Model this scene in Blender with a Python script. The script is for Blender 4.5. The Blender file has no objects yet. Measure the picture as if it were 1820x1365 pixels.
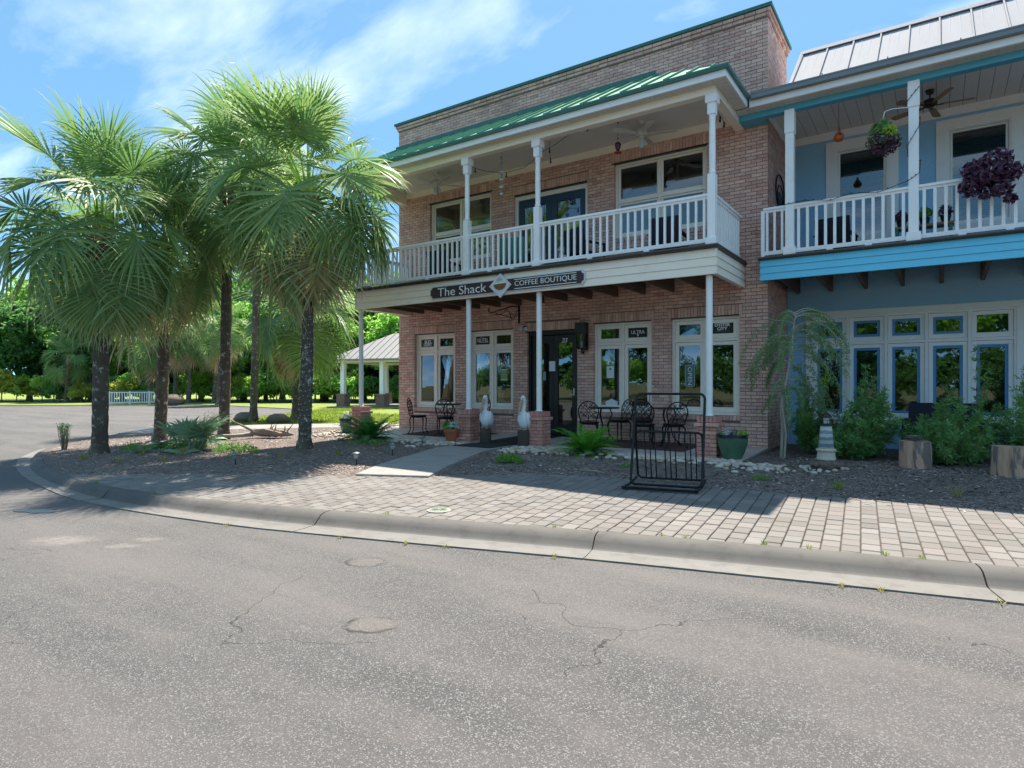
import bpy, bmesh, math, random
from mathutils import Vector, Matrix, noise
from mathutils.geometry import tessellate_polygon
R = math.radians
PI = math.pi
scene = bpy.context.scene
col = scene.collection

# ------------------------------------------------------------------ camera
cam_data = bpy.data.cameras.new("camera")
cam_data.sensor_width = 36.0
cam_data.lens = 1107.0 / 1820.0 * 36.0
cam_data.shift_y = 2.5 / 1820.0
cam_data.clip_start = 0.05
cam_data.clip_end = 3000.0
cam = bpy.data.objects.new("camera", cam_data)
cam.location = (0, 0, 1.5)
cam.rotation_euler = (R(90), 0, R(34.3))
col.objects.link(cam)
scene.camera = cam

# ------------------------------------------------------------------ sky and sun
SUN_DIR = Vector((1.3, -3.3, -6.48)).normalized()      # the way the light travels
SUN_EL = math.asin(-SUN_DIR.z)
SUN_AZ = math.atan2(-SUN_DIR.x, -SUN_DIR.y)               # clockwise from +Y
world = bpy.data.worlds.new("World")
scene.world = world
world.use_nodes = True
wn = world.node_tree
wn.nodes.clear()
def wnode(t, **kw):
    n = wn.nodes.new(t)
    for k, v in kw.items():
        setattr(n, k, v)
    return n
sky = wnode('ShaderNodeTexSky', sky_type='NISHITA', sun_disc=False, sun_elevation=SUN_EL, sun_rotation=SUN_AZ,
            altitude=0.0, air_density=0.22, dust_density=0.1, ozone_density=2.0)
hs = wnode('ShaderNodeHueSaturation')
hs.inputs['Hue'].default_value = 0.488
hs.inputs['Saturation'].default_value = 1.22
wn.links.new(sky.outputs[0], hs.inputs['Color'])
tc = wnode('ShaderNodeTexCoord')
sep = wnode('ShaderNodeSeparateXYZ')
wn.links.new(tc.outputs['Generated'], sep.inputs[0])
ad = wnode('ShaderNodeMath', operation='ADD'); ad.inputs[1].default_value = 0.22
wn.links.new(sep.outputs['Z'], ad.inputs[0])
mx = wnode('ShaderNodeMath', operation='MAXIMUM'); mx.inputs[1].default_value = 0.05
wn.links.new(ad.outputs[0], mx.inputs[0])
dvx = wnode('ShaderNodeMath', operation='DIVIDE'); dvy = wnode('ShaderNodeMath', operation='DIVIDE')
wn.links.new(sep.outputs['X'], dvx.inputs[0]); wn.links.new(mx.outputs[0], dvx.inputs[1])
wn.links.new(sep.outputs['Y'], dvy.inputs[0]); wn.links.new(mx.outputs[0], dvy.inputs[1])
cmb = wnode('ShaderNodeCombineXYZ')
wn.links.new(dvx.outputs[0], cmb.inputs[0]); wn.links.new(dvy.outputs[0], cmb.inputs[1])
mp = wnode('ShaderNodeMapping')
mp.inputs['Rotation'].default_value = (0, 0, R(-35))
mp.inputs['Scale'].default_value = (1.0, 2.3, 1.0)
mp.inputs['Location'].default_value = (1.3, 0.35, 0)
wn.links.new(cmb.outputs[0], mp.inputs[0])
cn = wnode('ShaderNodeTexNoise')
cn.inputs['Scale'].default_value = 1.1; cn.inputs['Detail'].default_value = 10.0; cn.inputs['Roughness'].default_value = 0.56
cn.inputs['Distortion'].default_value = 0.35
wn.links.new(mp.outputs[0], cn.inputs['Vector'])
cr = wnode('ShaderNodeValToRGB')
cr.color_ramp.elements[0].position = 0.49; cr.color_ramp.elements[0].color = (0, 0, 0, 1)
cr.color_ramp.elements[1].position = 0.88; cr.color_ramp.elements[1].color = (0.48, 0.48, 0.48, 1)
wn.links.new(cn.outputs['Fac'], cr.inputs[0])
SKY_STRENGTH = 0.05
bg1 = wnode('ShaderNodeBackground'); bg1.inputs['Strength'].default_value = SKY_STRENGTH
wn.links.new(hs.outputs[0], bg1.inputs['Color'])
bg2 = wnode('ShaderNodeBackground'); bg2.inputs['Color'].default_value = (1.0, 0.97, 0.93, 1); bg2.inputs['Strength'].default_value = 0.62
bg3 = wnode('ShaderNodeBackground'); bg3.inputs['Color'].default_value = (0.25, 0.46, 0.63, 1); bg3.inputs['Strength'].default_value = 0.16   # constant fill added over the whole dome to lighten the shade
bga = wnode('ShaderNodeAddShader'); wn.links.new(bg1.outputs[0], bga.inputs[0]); wn.links.new(bg3.outputs[0], bga.inputs[1])
mxs = wnode('ShaderNodeMixShader')
wn.links.new(cr.outputs[0], mxs.inputs[0]); wn.links.new(bga.outputs[0], mxs.inputs[1]); wn.links.new(bg2.outputs[0], mxs.inputs[2])
wo = wnode('ShaderNodeOutputWorld')
wn.links.new(mxs.outputs[0], wo.inputs[0])

sun_data = bpy.data.lights.new("sun", 'SUN')
sun_data.energy = 2.0
sun_data.angle = R(0.53)
sun_data.color = (1.0, 0.91, 0.78)
sun = bpy.data.objects.new("sun", sun_data)
sun.rotation_euler = SUN_DIR.to_track_quat('-Z', 'Y').to_euler()
sun.location = (-10, 30, 40)
col.objects.link(sun)

vs = scene.view_settings
vs.view_transform = 'Standard'
vs.look = 'None'
vs.exposure = 2.42
vs.gamma = 1.0
vs.use_curve_mapping = False
scene.cycles.max_bounces = 7
scene.cycles.diffuse_bounces = 3
scene.cycles.glossy_bounces = 3
scene.cycles.transparent_max_bounces = 12
scene.cycles.transmission_bounces = 3
scene.cycles.sample_clamp_indirect = 6.0
scene.cycles.caustics_reflective = False
scene.cycles.caustics_refractive = False

# ------------------------------------------------------------------ helpers
ORG = {}
def tag(o, label=None, cat=None, group=None, kind=None):
    if label: o['label'] = label
    if cat: o['category'] = cat
    if group: o['group'] = group
    if kind: o['kind'] = kind
    return o
def empty(name, loc=(0, 0, 0), rz=0.0, label=None, cat=None, group=None):
    o = bpy.data.objects.new(name, None)
    o.empty_display_size = 0.2
    o.location = loc
    o.rotation_euler = (0, 0, rz)
    col.objects.link(o)
    ORG[o.name] = Vector(loc)
    return tag(o, label, cat, group)
def link_mesh(name, me, parent=None, loc=(0, 0, 0), rot=(0, 0, 0), scale=(1, 1, 1)):
    o = bpy.data.objects.new(name, me)
    o.location = loc; o.rotation_euler = rot; o.scale = scale
    if parent: o.parent = parent
    col.objects.link(o)
    return o
def copy_tree(o, parent=None):
    c = o.copy(); col.objects.link(c); c.parent = parent
    for ch in list(o.children):
        copy_tree(ch, c)
    return c

class MB:
    """collects shapes for one mesh"""
    def __init__(s):
        s.v = []; s.f = []; s.m = []; s.a = []; s.val = 0.0; s.mi = 0; s.vt = None
    def add(s, vs_, fs):
        n = len(s.v)
        s.v.extend(vs_)
        for f in fs:
            s.f.append([i + n for i in f]); s.m.append(s.mi); s.a.append(s.val)
        return s
    def box(s, x0, y0, z0, x1, y1, z1):
        return s.add([(x0,y0,z0),(x1,y0,z0),(x1,y1,z0),(x0,y1,z0),(x0,y0,z1),(x1,y0,z1),(x1,y1,z1),(x0,y1,z1)],
                     [(0,3,2,1),(4,5,6,7),(0,1,5,4),(1,2,6,5),(2,3,7,6),(3,0,4,7)])
    def cbox(s, x0, y0, z0, x1, y1, z1, b=0.006):
        """box with chamfered edges"""
        b = min(b, (x1-x0)*.45, (y1-y0)*.45, (z1-z0)*.45)
        vs_ = []
        for z, k in ((z0, 1), (z0+b, 0), (z1-b, 0), (z1, 1)):
            e = b if k else 0
            vs_ += [(x0+e+b*(1-k)*0, y0+e, z), (x1-e, y0+e, z), (x1-e, y1-e, z), (x0+e, y1-e, z)]
        fs = [(3,2,1,0),(12,13,14,15)]
        for l in range(3):
            for i in range(4):
                j = (i+1) % 4
                fs.append((l*4+i, l*4+j, l*4+4+j, l*4+4+i))
        return s.add(vs_, fs)
    def xbox(s, M, sx, sy, sz):
        """box of full size sx,sy,sz centred, placed with matrix M"""
        vs_ = [tuple(M @ Vector((x*sx/2, y*sy/2, z*sz/2))) for z in (-1,1) for x, y in ((-1,-1),(1,-1),(1,1),(-1,1))]
        return s.add(vs_, [(0,3,2,1),(4,5,6,7),(0,1,5,4),(1,2,6,5),(2,3,7,6),(3,0,4,7)])
    def bar(s, p, q, w, h=None, up=(0,0,1)):
        p = Vector(p); q = Vector(q); h = h or w
        d = (q-p); L = d.length; d.normalize()
        u = Vector(up)
        if abs(d.dot(u)) > .98: u = Vector((0,1,0))
        sx = d.cross(u).normalized(); sz = sx.cross(d)
        M = Matrix((( sx.x, d.x, sz.x, (p.x+q.x)/2),(sx.y, d.y, sz.y,(p.y+q.y)/2),(sx.z, d.z, sz.z,(p.z+q.z)/2),(0,0,0,1)))
        return s.xbox(M, w, L, h)
    def tube(s, pts, r, n=8, cap=True, closed=False):
        pts = [Vector(p) for p in pts]
        N = len(pts)
        rr = r if isinstance(r, (list, tuple)) else [r]*N
        rings = []
        prev = None
        for i, p in enumerate(pts):
            if closed: t = pts[(i+1) % N]-pts[i-1]
            else: t = pts[min(i+1, N-1)]-pts[max(i-1, 0)]
            if t.length < 1e-9: t = Vector((0,0,1))
            t.normalize()
            if prev is None:
                a = Vector((0,0,1)) if abs(t.z) < .9 else Vector((1,0,0))
                u = t.cross(a).normalized()
            else:
                u = prev - t*prev.dot(t)
                if u.length < 1e-6: u = t.orthogonal()
                u.normalize()
            prev = u
            w = t.cross(u)
            rings.append([tuple(p + (u*math.cos(2*PI*k/n)+w*math.sin(2*PI*k/n))*rr[i]) for k in range(n)])
        vs_ = [x for r_ in rings for x in r_]
        fs = []
        for i in range(N if closed else N-1):
            j = (i+1) % N
            for k in range(n):
                k2 = (k+1) % n
                fs.append((i*n+k, i*n+k2, j*n+k2, j*n+k))
        if cap and not closed:
            fs.append(tuple(range(n-1, -1, -1))); fs.append(tuple((N-1)*n+k for k in range(n)))
        return s.add(vs_, fs)
    def lathe(s, prof, c=(0,0,0), n=20, sq=1.0):
        """prof: list of (r,z)"""
        c = Vector(c); vs_ = []; fs = []
        for r, z in prof:
            for k in range(n):
                a = 2*PI*k/n
                vs_.append((c.x+r*math.cos(a), c.y+r*math.sin(a)*sq, c.z+z))
        for i in range(len(prof)-1):
            for k in range(n):
                k2 = (k+1) % n
                fs.append((i*n+k, i*n+k2, (i+1)*n+k2, (i+1)*n+k))
        fs.append(tuple(range(n-1, -1, -1))); fs.append(tuple((len(prof)-1)*n+k for k in range(n)))
        return s.add(vs_, fs)
    def prism(s, poly, z0, z1, b=0.0):
        """vertical prism; z0,z1 numbers or functions of (x,y); b top chamfer"""
        n = len(poly)
        f0 = z0 if callable(z0) else (lambda x, y: z0)
        f1 = z1 if callable(z1) else (lambda x, y: z1)
        bot = [(x, y, f0(x, y)) for x, y in poly]
        if b > 0:
            cx = sum(p[0] for p in poly)/n; cy = sum(p[1] for p in poly)/n
            mid = [(x, y, f1(x, y)-b) for x, y in poly]
            top = []
            for x, y in poly:
                d = math.hypot(x-cx, y-cy) or 1
                k = max(0.0, 1-b*1.4/d)
                top.append((cx+(x-cx)*k, cy+(y-cy)*k, f1(x, y)))
            vs_ = bot+mid+top
            fs = [tuple(range(2*n, 3*n))]
            for l in range(2):
                for i in range(n):
                    j = (i+1) % n
                    fs.append((l*n+i, l*n+j, (l+1)*n+j, (l+1)*n+i))
            return s.add(vs_, fs)
        top = [(x, y, f1(x, y)) for x, y in poly]
        fs = [tuple(range(n, 2*n)), tuple(range(n-1, -1, -1))]
        for i in range(n):
            j = (i+1) % n
            fs.append((i, j, n+j, n+i))
        return s.add(bot+top, fs)
    def prism_xz(s, poly, y0, y1):
        n = len(poly)
        vs_ = [(x, y0, z) for x, z in poly]+[(x, y1, z) for x, z in poly]
        fs = [tuple(range(n)), tuple(range(2*n-1, n-1, -1))]
        for i in range(n):
            j = (i+1) % n
            fs.append((j, i, n+i, n+j))
        return s.add(vs_, fs)
    def prism_yz(s, poly, x0, x1):
        n = len(poly)
        vs_ = [(x0, y, z) for y, z in poly]+[(x1, y, z) for y, z in poly]
        fs = [tuple(range(n-1, -1, -1)), tuple(range(n, 2*n))]
        for i in range(n):
            j = (i+1) % n
            fs.append((i, j, n+j, n+i))
        return s.add(vs_, fs)
    def ball(s, c, rx, ry=None, rz=None, n=10, m=7, jit=0.0, rng=None):
        ry = ry or rx; rz = rz or rx
        c = Vector(c); vs_ = [(c.x, c.y, c.z-rz)]
        for i in range(1, m):
            th = -PI/2+PI*i/m
            for k in range(n):
                a = 2*PI*k/n
                q = 1+(rng.uniform(-jit, jit) if rng else 0)
                vs_.append((c.x+rx*math.cos(th)*math.cos(a)*q, c.y+ry*math.cos(th)*math.sin(a)*q, c.z+rz*math.sin(th)*q))
        vs_.append((c.x, c.y, c.z+rz))
        fs = []
        for k in range(n):
            k2 = (k+1) % n
            fs.append((0, 1+k2, 1+k))
            for i in range(m-2):
                fs.append((1+i*n+k, 1+i*n+k2, 1+(i+1)*n+k2, 1+(i+1)*n+k))
            fs.append((1+(m-2)*n+k, 1+(m-2)*n+k2, len(vs_)-1))
        return s.add(vs_, fs)
    def sheet(s, poly, z):
        """flat polygon (may be concave)"""
        zf = z if callable(z) else (lambda x, y: z)
        pts = [Vector((x, y, 0)) for x, y in poly]
        tris = tessellate_polygon([pts])
        vs_ = [(x, y, zf(x, y)) for x, y in poly]
        fs = []
        for t in tris:
            a, b, c = [pts[i] for i in t]
            if (b-a).cross(c-a).z < 0: t = (t[0], t[2], t[1])
            fs.append(tuple(t))
        return s.add(vs_, fs)
    def mesh(s, name, mats, smooth=False, off=None, autosm=None):
        me = bpy.data.meshes.new(name)
        vs_ = s.v if off is None else [(x-off[0], y-off[1], z-off[2]) for x, y, z in s.v]
        me.from_pydata(vs_, [], s.f)
        if not isinstance(mats, (list, tuple)): mats = [mats]
        for m in mats: me.materials.append(m)
        if len(mats) > 1: me.polygons.foreach_set('material_index', s.m)
        if any(x != 0.0 for x in s.a):
            at = me.attributes.new('rnd', 'FLOAT', 'FACE')
            at.data.foreach_set('value', s.a)
        if s.vt is not None:
            at = me.attributes.new('tip', 'FLOAT', 'POINT')
            at.data.foreach_set('value', s.vt)
        if smooth: me.polygons.foreach_set('use_smooth', [True]*len(me.polygons))
        me.update()
        if autosm and smooth:
            me.set_sharp_from_angle(angle=R(autosm))
        return me
    def build(s, name, mats, parent=None, smooth=False, world=True, kind=None, autosm=None):
        """world=True: vertices are world coordinates; a parent at an origin is subtracted"""
        off = None
        if world and parent is not None:
            off = ORG.get(parent.name, Vector((0, 0, 0)))
        me = s.mesh(name, mats, smooth, off, autosm)
        o = link_mesh(name, me, parent)
        ORG[o.name] = off if off is not None else Vector((0, 0, 0))
        if kind: o['kind'] = kind
        return o

# ------------------------------------------------------------------ materials
def srgb(r, g, b):
    f = lambda c: ((c/255)/12.92 if c/255 <= .04045 else (((c/255)+.055)/1.055)**2.4)
    return (f(r), f(g), f(b))
class NT:
    def __init__(s, name):
        s.mat = bpy.data.materials.new(name); s.mat.use_nodes = True
        s.t = s.mat.node_tree; s.t.nodes.clear()
        s.out = s.n('ShaderNodeOutputMaterial')
    def n(s, t, **kw):
        x = s.t.nodes.new(t)
        for k, v in kw.items():
            if k.startswith('i_'): x.inputs[int(k[2:])].default_value = v
            else: setattr(x, k, v)
        return x
    def l(s, a, b): s.t.links.new(a, b)
    def math(s, op, a, b=None, clamp=False):
        x = s.n('ShaderNodeMath', operation=op, use_clamp=clamp)
        for i, q in enumerate((a, b)):
            if q is None: continue
            if isinstance(q, (int, float)): x.inputs[i].default_value = q
            else: s.l(q, x.inputs[i])
        return x.outputs[0]
    def noise(s, vec, scale, detail=4, rough=.55, dist=0.0):
        x = s.n('ShaderNodeTexNoise'); x.inputs['Scale'].default_value = scale; x.inputs['Detail'].default_value = detail
        x.inputs['Roughness'].default_value = rough; x.inputs['Distortion'].default_value = dist
        s.l(vec, x.inputs['Vector']); return x.outputs['Fac']
    def ramp(s, fac, stops):
        x = s.n('ShaderNodeValToRGB')
        e = x.color_ramp.elements
        while len(e) < len(stops): e.new(0.5)
        for i, (p, c) in enumerate(stops):
            e[i].position = p; e[i].color = (*c, 1) if len(c) == 3 else c
        s.l(fac, x.inputs[0]); return x.outputs[0]
    def mix(s, fac, a, b, blend='MIX'):
        x = s.n('ShaderNodeMix', data_type='RGBA', blend_type=blend)
        for i, q in ((0, fac), (6, a), (7, b)):
            if isinstance(q, (int, float)): x.inputs[i].default_value = q
            elif isinstance(q, tuple): x.inputs[i].default_value = (*q, 1) if len(q) == 3 else q
            else: s.l(q, x.inputs[i])
        return x.outputs[2]
    def coord(s, which='Object', scale=None, rot=None):
        t = s.n('ShaderNodeTexCoord').outputs[which]
        if scale or rot:
            m = s.n('ShaderNodeMapping')
            if scale: m.inputs['Scale'].default_value = scale
            if rot: m.inputs['Rotation'].default_value = rot
            s.l(t, m.inputs[0]); t = m.outputs[0]
        return t
    def pos(s, scale=None):
        t = s.n('ShaderNodeNewGeometry').outputs['Position']
        if scale:
            m = s.n('ShaderNodeMapping'); m.inputs['Scale'].default_value = scale
            s.l(t, m.inputs[0]); t = m.outputs[0]
        return t
    def bump(s, h, strength=.3, dist=.01):
        b = s.n('ShaderNodeBump'); b.inputs['Strength'].default_value = strength; b.inputs['Distance'].default_value = dist
        s.l(h, b.inputs['Height']); return b.outputs[0]
    def principled(s, color, rough=.6, normal=None, metal=0.0, spec=None, **kw):
        p = s.n('ShaderNodeBsdfPrincipled')
        if isinstance(color, tuple): p.inputs['Base Color'].default_value = (*color[:3], 1)
        else: s.l(color, p.inputs['Base Color'])
        if isinstance(rough, (int, float)): p.inputs['Roughness'].default_value = rough
        else: s.l(rough, p.inputs['Roughness'])
        p.inputs['Metallic'].default_value = metal
        if spec is not None: p.inputs['Specular IOR Level'].default_value = spec
        if normal is not None: s.l(normal, p.inputs['Normal'])
        for k, v in kw.items(): p.inputs[k].default_value = v
        return p
    def done(s, shader):
        s.l(shader.outputs[0] if hasattr(shader, 'outputs') else shader, s.out.inputs[0]); return s.mat
def sc(c, k): return tuple(min(1.0, x*k) for x in c)
def paint(name, c, rough=.5, var=.10, scale=3.0, bump=.06, bscale=40, metal=0.0, dirt=.12, wpos=True, stretch=None, spec=None):
    """painted or plain surface: slight cloudy variation, grime, fine relief"""
    t = NT(name)
    v = t.pos(stretch) if wpos else t.coord('Object', stretch)
    a = t.noise(v, scale, 5); b = t.noise(v, bscale, 3)
    cc = t.mix(t.math('MULTIPLY', a, 1.0), sc(c, 1-var), sc(c, 1+var))
    g = t.noise(v, scale*2.7, 6, .65)
    gm = t.math('MULTIPLY', t.math('SUBTRACT', g, .52, True), dirt*6, True)
    cc = t.mix(gm, cc, sc(c, .55))
    rg = t.math('ADD', t.math('MULTIPLY', b, .15), rough-.07)
    return t.done(t.principled(cc, rg, t.bump(b, bump, .004), metal, spec))
M = {}
def make_materials():
    # bricks: each brick its own shade
    for nm, shades in (('brick', [(206,154,140),(236,190,170),(220,174,158),(244,202,182),(208,166,156),(228,180,160)]),
                       ('brick_pier', [(196,132,116),(212,148,130),(184,126,114),(220,164,146)]),
                       ('brick_grey', [(120,98,80),(140,118,98),(104,84,70),(128,108,92)])):
        t = NT(nm)
        at = t.n('ShaderNodeAttribute', attribute_name='rnd')
        oi = t.n('ShaderNodeObjectInfo')
        r = t.math('FRACT', t.math('ADD', at.outputs['Fac'], oi.outputs['Random']))
        n_ = len(shades)
        c = t.ramp(r, [((i+.5)/n_, srgb(*s_)) for i, s_ in enumerate(shades)])
        p = t.pos()
        st = t.noise(t.pos((34, 34, 5)), 1.6, 3, .6)      # wire cut vertical drags
        bl = t.noise(p, 9, 5, .6)
        c = t.mix(t.math('MULTIPLY', t.math('SUBTRACT', st, .42, True), 1.5, True), c, srgb(222,194,184))
        c = t.mix(t.math('MULTIPLY', t.math('SUBTRACT', bl, .5, True), 2.0, True), c, srgb(160,116,108))
        lg = t.noise(t.pos((1, 1, .45)), .9, 5, .65)
        c = t.mix(t.ramp(lg, [(.5, (0,0,0)), (.78, (.55,.55,.55))]), c, srgb(150,122,116))
        h = t.math('ADD', t.math('MULTIPLY', st, .8), t.noise(p, 120, 2))
        M[nm] = t.done(t.principled(c, .88, t.bump(h, .5, .004)))
    t = NT('mortar'); p = t.pos()
    M['mortar'] = t.done(t.principled(t.mix(t.noise(p, 6), srgb(112,92,88), srgb(140,120,112)), .95, t.bump(t.noise(p, 150, 3), .5, .004)))
    M['cream'] = paint('cream_paint', srgb(255,240,222), .55, .05, 2, .05, 30)
    M['cream_win'] = paint('cream_window_paint', srgb(252,240,228), .45, .05, 2, .04, 40)
    M['white'] = paint('white_paint', srgb(250,250,249), .45, .05, 2, .04, 40, dirt=.16)
    M['post_white'] = paint('post_paint', srgb(246,246,244), .5, .05, 2.5, .05, 40, dirt=.2)
    M['trim'] = paint('trim_paint', srgb(250,250,250), .5, .04, 2, .04, 40)
    M['soffit'] = paint('vinyl_soffit', srgb(214,207,196), .55, .05, 2, .03, 30)
    M['ceiling'] = paint('porch_ceiling_paint', srgb(228,224,218), .6, .05, 1.2, .05, 30)
    M['teal_green'] = paint('green_metal', srgb(98,150,126), .8, .08, 2, .03, 20, metal=.0, spec=.15)
    M['green_dark'] = paint('green_flashing', srgb(62,112,100), .4, .08, 2, .03, 20)
    M['galv'] = paint('galvalume', srgb(168,168,172), .85, .07, .9, .03, 12, metal=.0, stretch=(6, 1, 1), spec=.08)
    M['roof_white'] = paint('white_metal_roof', srgb(140,138,137), .6, .05, 1, .03, 20)
    M['zinc'] = paint('gutter_metal', srgb(128,132,132), .45, .12, 2, .04, 20, metal=.3)
    M['blue_beam'] = paint('bright_blue_paint', srgb(110,206,238), .5, .05, 1.5, .05, 30, dirt=.08)
    M['blue_mid'] = paint('teal_blue_paint', srgb(88,172,196), .5, .05, 1.5, .05, 30)
    t = NT('blue_stucco'); p = t.pos()
    c = t.mix(t.noise(p, 1.2), srgb(152,206,244), srgb(168,216,250))
    h = t.math('ADD', t.math('MULTIPLY', t.noise(p, 14, 4, .6), 1.0), t.math('MULTIPLY', t.noise(p, 60, 3), .5))
    M['blue_stucco'] = t.done(t.principled(c, .85, t.bump(h, .75, .02)))
    M['dark_wood'] = paint('dark_joist_wood', srgb(108,88,76), .75, .35, 3, .25, 40, stretch=(1, .2, 1))
    M['deck'] = paint('deck_boards', srgb(104,90,80), .8, .2, 4, .2, 50, stretch=(1, 6, 1))
    M['black_iron'] = paint('black_cast_iron', srgb(26,27,30), .42, .2, 8, .15, 90, metal=.4, dirt=0)
    M['black_paint'] = paint('black_frame_paint', srgb(22,24,28), .35, .1, 3, .03, 40, dirt=0)
    M['navy_paint'] = paint('navy_door_paint', srgb(30,60,88), .4, .1, 2, .03, 40, dirt=.05)
    M['navy_fabric'] = paint('navy_wicker', srgb(24,30,48), .7, .3, 40, .5, 160, dirt=0)
    M['interior'] = paint('interior_wall', srgb(150,140,128), .8, .1, 1, .02, 20)
    M['curtain'] = paint('grey_curtain', srgb(150,148,146), .9, .25, 6, .1, 20, stretch=(9, 9, .2))
    M['view_standin'] = paint('bright_view_standin', srgb(214,222,226), .9, .2, 6, .1, 20, stretch=(7, 7, .2))
    M['paper'] = paint('white_paper', srgb(226,230,238), .8, .02, 2, .01, 20, dirt=0)
    M['print_dark'] = paint('dark_sign_print', srgb(20,24,32), .5, .05, 2, .01, 20, dirt=0)
    M['print_black'] = paint('black_sign_print', srgb(14,14,14), .5, .05, 2, .01, 20, dirt=0)
    M['print_grey'] = paint('grey_sign_print', srgb(150,152,156), .5, .05, 2, .01, 20, dirt=0)
    M['lettering'] = paint('white_lettering', srgb(238,238,234), .5, .02, 2, .01, 20, dirt=0)
    M['sign_brown'] = paint('sign_brown_board', srgb(62,46,48), .6, .2, 12, .2, 60, stretch=(1, 1, 6), dirt=0)
    M['sign_white'] = paint('sign_white_panel', srgb(214,218,220), .5, .05, 4, .05, 40)
    M['cup_brown'] = paint('cup_brown', srgb(126,84,48), .5, .15, 10, .1, 40, dirt=0)
    M['line_brown'] = paint('steam_line', srgb(120,100,86), .5, .1, 10, .05, 40, dirt=0)
    M['white_gloss'] = paint('white_fan_plastic', srgb(214,212,206), .35, .04, 2, .02, 20)
    M['oak'] = paint('oak_blade', srgb(158,122,80), .5, .15, 6, .08, 60, stretch=(1, 8, 1), dirt=0)
    M['bronze'] = paint('bronze_metal', srgb(60,52,46), .4, .1, 4, .03, 40, metal=.6, dirt=0)
    M['terracotta'] = paint('terracotta', srgb(170,98,66), .8, .12, 6, .12, 60, dirt=.15)
    M['red_plastic'] = paint('red_plastic', srgb(170,36,40), .35, .1, 4, .02, 20, dirt=0)
    M['gourd'] = paint('orange_gourd', srgb(196,96,40), .4, .2, 8, .05, 40, dirt=.15)
    M['soil'] = paint('potting_soil', srgb(52,42,34), .95, .3, 20, .6, 80, dirt=0)
    M['steel'] = paint('spinner_steel', srgb(190,186,184), .3, .2, 20, .05, 40, metal=.7, dirt=0)
    M['wood_grey'] = paint('weathered_driftwood', srgb(132,116,104), .9, .35, 5, .6, 40, stretch=(1, 1, 1))
    M['piling'] = paint('tarred_piling', srgb(78,70,64), .9, .4, 6, .6, 40, stretch=(6, 6, .6))
    M['pelican'] = paint('pelican_white', srgb(226,230,232), .5, .05, 6, .25, 50, dirt=.12)
    M['bill'] = paint('pelican_bill', srgb(186,150,116), .5, .12, 8, .1, 40)
    M['mat_black'] = paint('black_rubber_mat', srgb(30,32,36), .85, .25, 20, .4, 140, dirt=0)
    M['rug_brown'] = paint('brown_rug', srgb(84,60,56), .95, .2, 14, .4, 120, dirt=.1)
    M['solar_glass'] = paint('solar_lamp_glass', srgb(190,196,200), .15, .1, 4, .02, 20, dirt=0)
    M['teal_rail'] = paint('teal_handrail', srgb(70,140,130), .5, .1, 4, .03, 20)
    M['bark_grey'] = paint('grey_bark', srgb(128,116,102), .9, .3, 6, .5, 30, stretch=(3, 3, .8))
    M['bark_pale'] = paint('pale_bark', srgb(168,160,146), .85, .2, 9, .3, 40)
    M['boulder'] = paint('boulder_stone', srgb(110,98,86), .9, .3, 4, .5, 20)
    # glazed green pot, blue rim towards the top
    t = NT('glazed_green'); p = t.coord('Object')
    sp = t.n('ShaderNodeSeparateXYZ'); t.l(p, sp.inputs[0])
    c = t.mix(t.noise(p, 6, 4), srgb(58,92,72), srgb(88,124,96))
    e = t.math('ADD', sp.outputs['Z'], t.math('MULTIPLY', t.noise(p, 14, 3), .05))
    rim = t.math('MULTIPLY', t.math('SUBTRACT', e, .385), 40, True)
    c = t.mix(rim, c, srgb(28,40,66))
    M['glazed_green'] = t.done(t.principled(c, .14, t.bump(t.noise(p, 30, 3), .05, .004), Coat_Weight=.0) if False else t.principled(c, .14, t.bump(t.noise(p, 30, 3), .06, .004)))
    # lighthouse stripes
    t = NT('lighthouse_stripes'); p = t.coord('Object')
    sp = t.n('ShaderNodeSeparateXYZ'); t.l(p, sp.inputs[0])
    e = t.math('ADD', sp.outputs['Z'], t.math('MULTIPLY', t.noise(p, 10, 3), .03))
    w = t.math('GREATER_THAN', t.math('FRACT', t.math('MULTIPLY', e, 10.2)), .5)
    c = t.mix(w, srgb(222,212,196), srgb(120,166,196))
    c = t.mix(t.math('MULTIPLY', t.math('SUBTRACT', t.noise(p, 25, 5), .5, True), 2, True), c, srgb(166,150,130))
    M['lighthouse'] = t.done(t.principled(c, .7, t.bump(t.noise(p, 50, 3), .2, .004)))
    # stump with stripped bark patches
    t = NT('stump_bark'); p = t.coord('Object', (1, 1, .22))
    w = t.math('MULTIPLY', t.math('SUBTRACT', t.noise(p, 9, 3, .5, .6), .5), 14, True)
    c = t.mix(w, srgb(216,176,148), srgb(138,124,120))
    c = t.mix(t.math('MULTIPLY', t.noise(p, 40, 4), .5), c, srgb(70,56,50))
    M['stump'] = t.done(t.principled(c, .85, t.bump(t.math('ADD', w, t.noise(p, 60, 4)), .6, .012)))
    # glass
    t = NT('window_glass')
    fr = t.n('ShaderNodeFresnel'); fr.inputs['IOR'].default_value = 1.5
    k = t.math('MULTIPLY', fr.outputs[0], 2.7, True)
    nb = t.bump(t.noise(t.pos(), .9, 1), .06, .02)
    g = t.n('ShaderNodeBsdfGlossy'); g.inputs['Roughness'].default_value = .012; g.inputs['Color'].default_value = (.92, .95, .95, 1)
    t.l(nb, g.inputs['Normal'])
    tr = t.n('ShaderNodeBsdfTransparent'); tr.inputs['Color'].default_value = (.55, .60, .60, 1)
    ms = t.n('ShaderNodeMixShader'); t.l(k, ms.inputs[0]); t.l(tr.outputs[0], ms.inputs[1]); t.l(g.outputs[0], ms.inputs[2])
    M['glass'] = t.done(ms)
    t = NT('lamp_glass')
    fr = t.n('ShaderNodeFresnel'); fr.inputs['IOR'].default_value = 1.45
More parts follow.
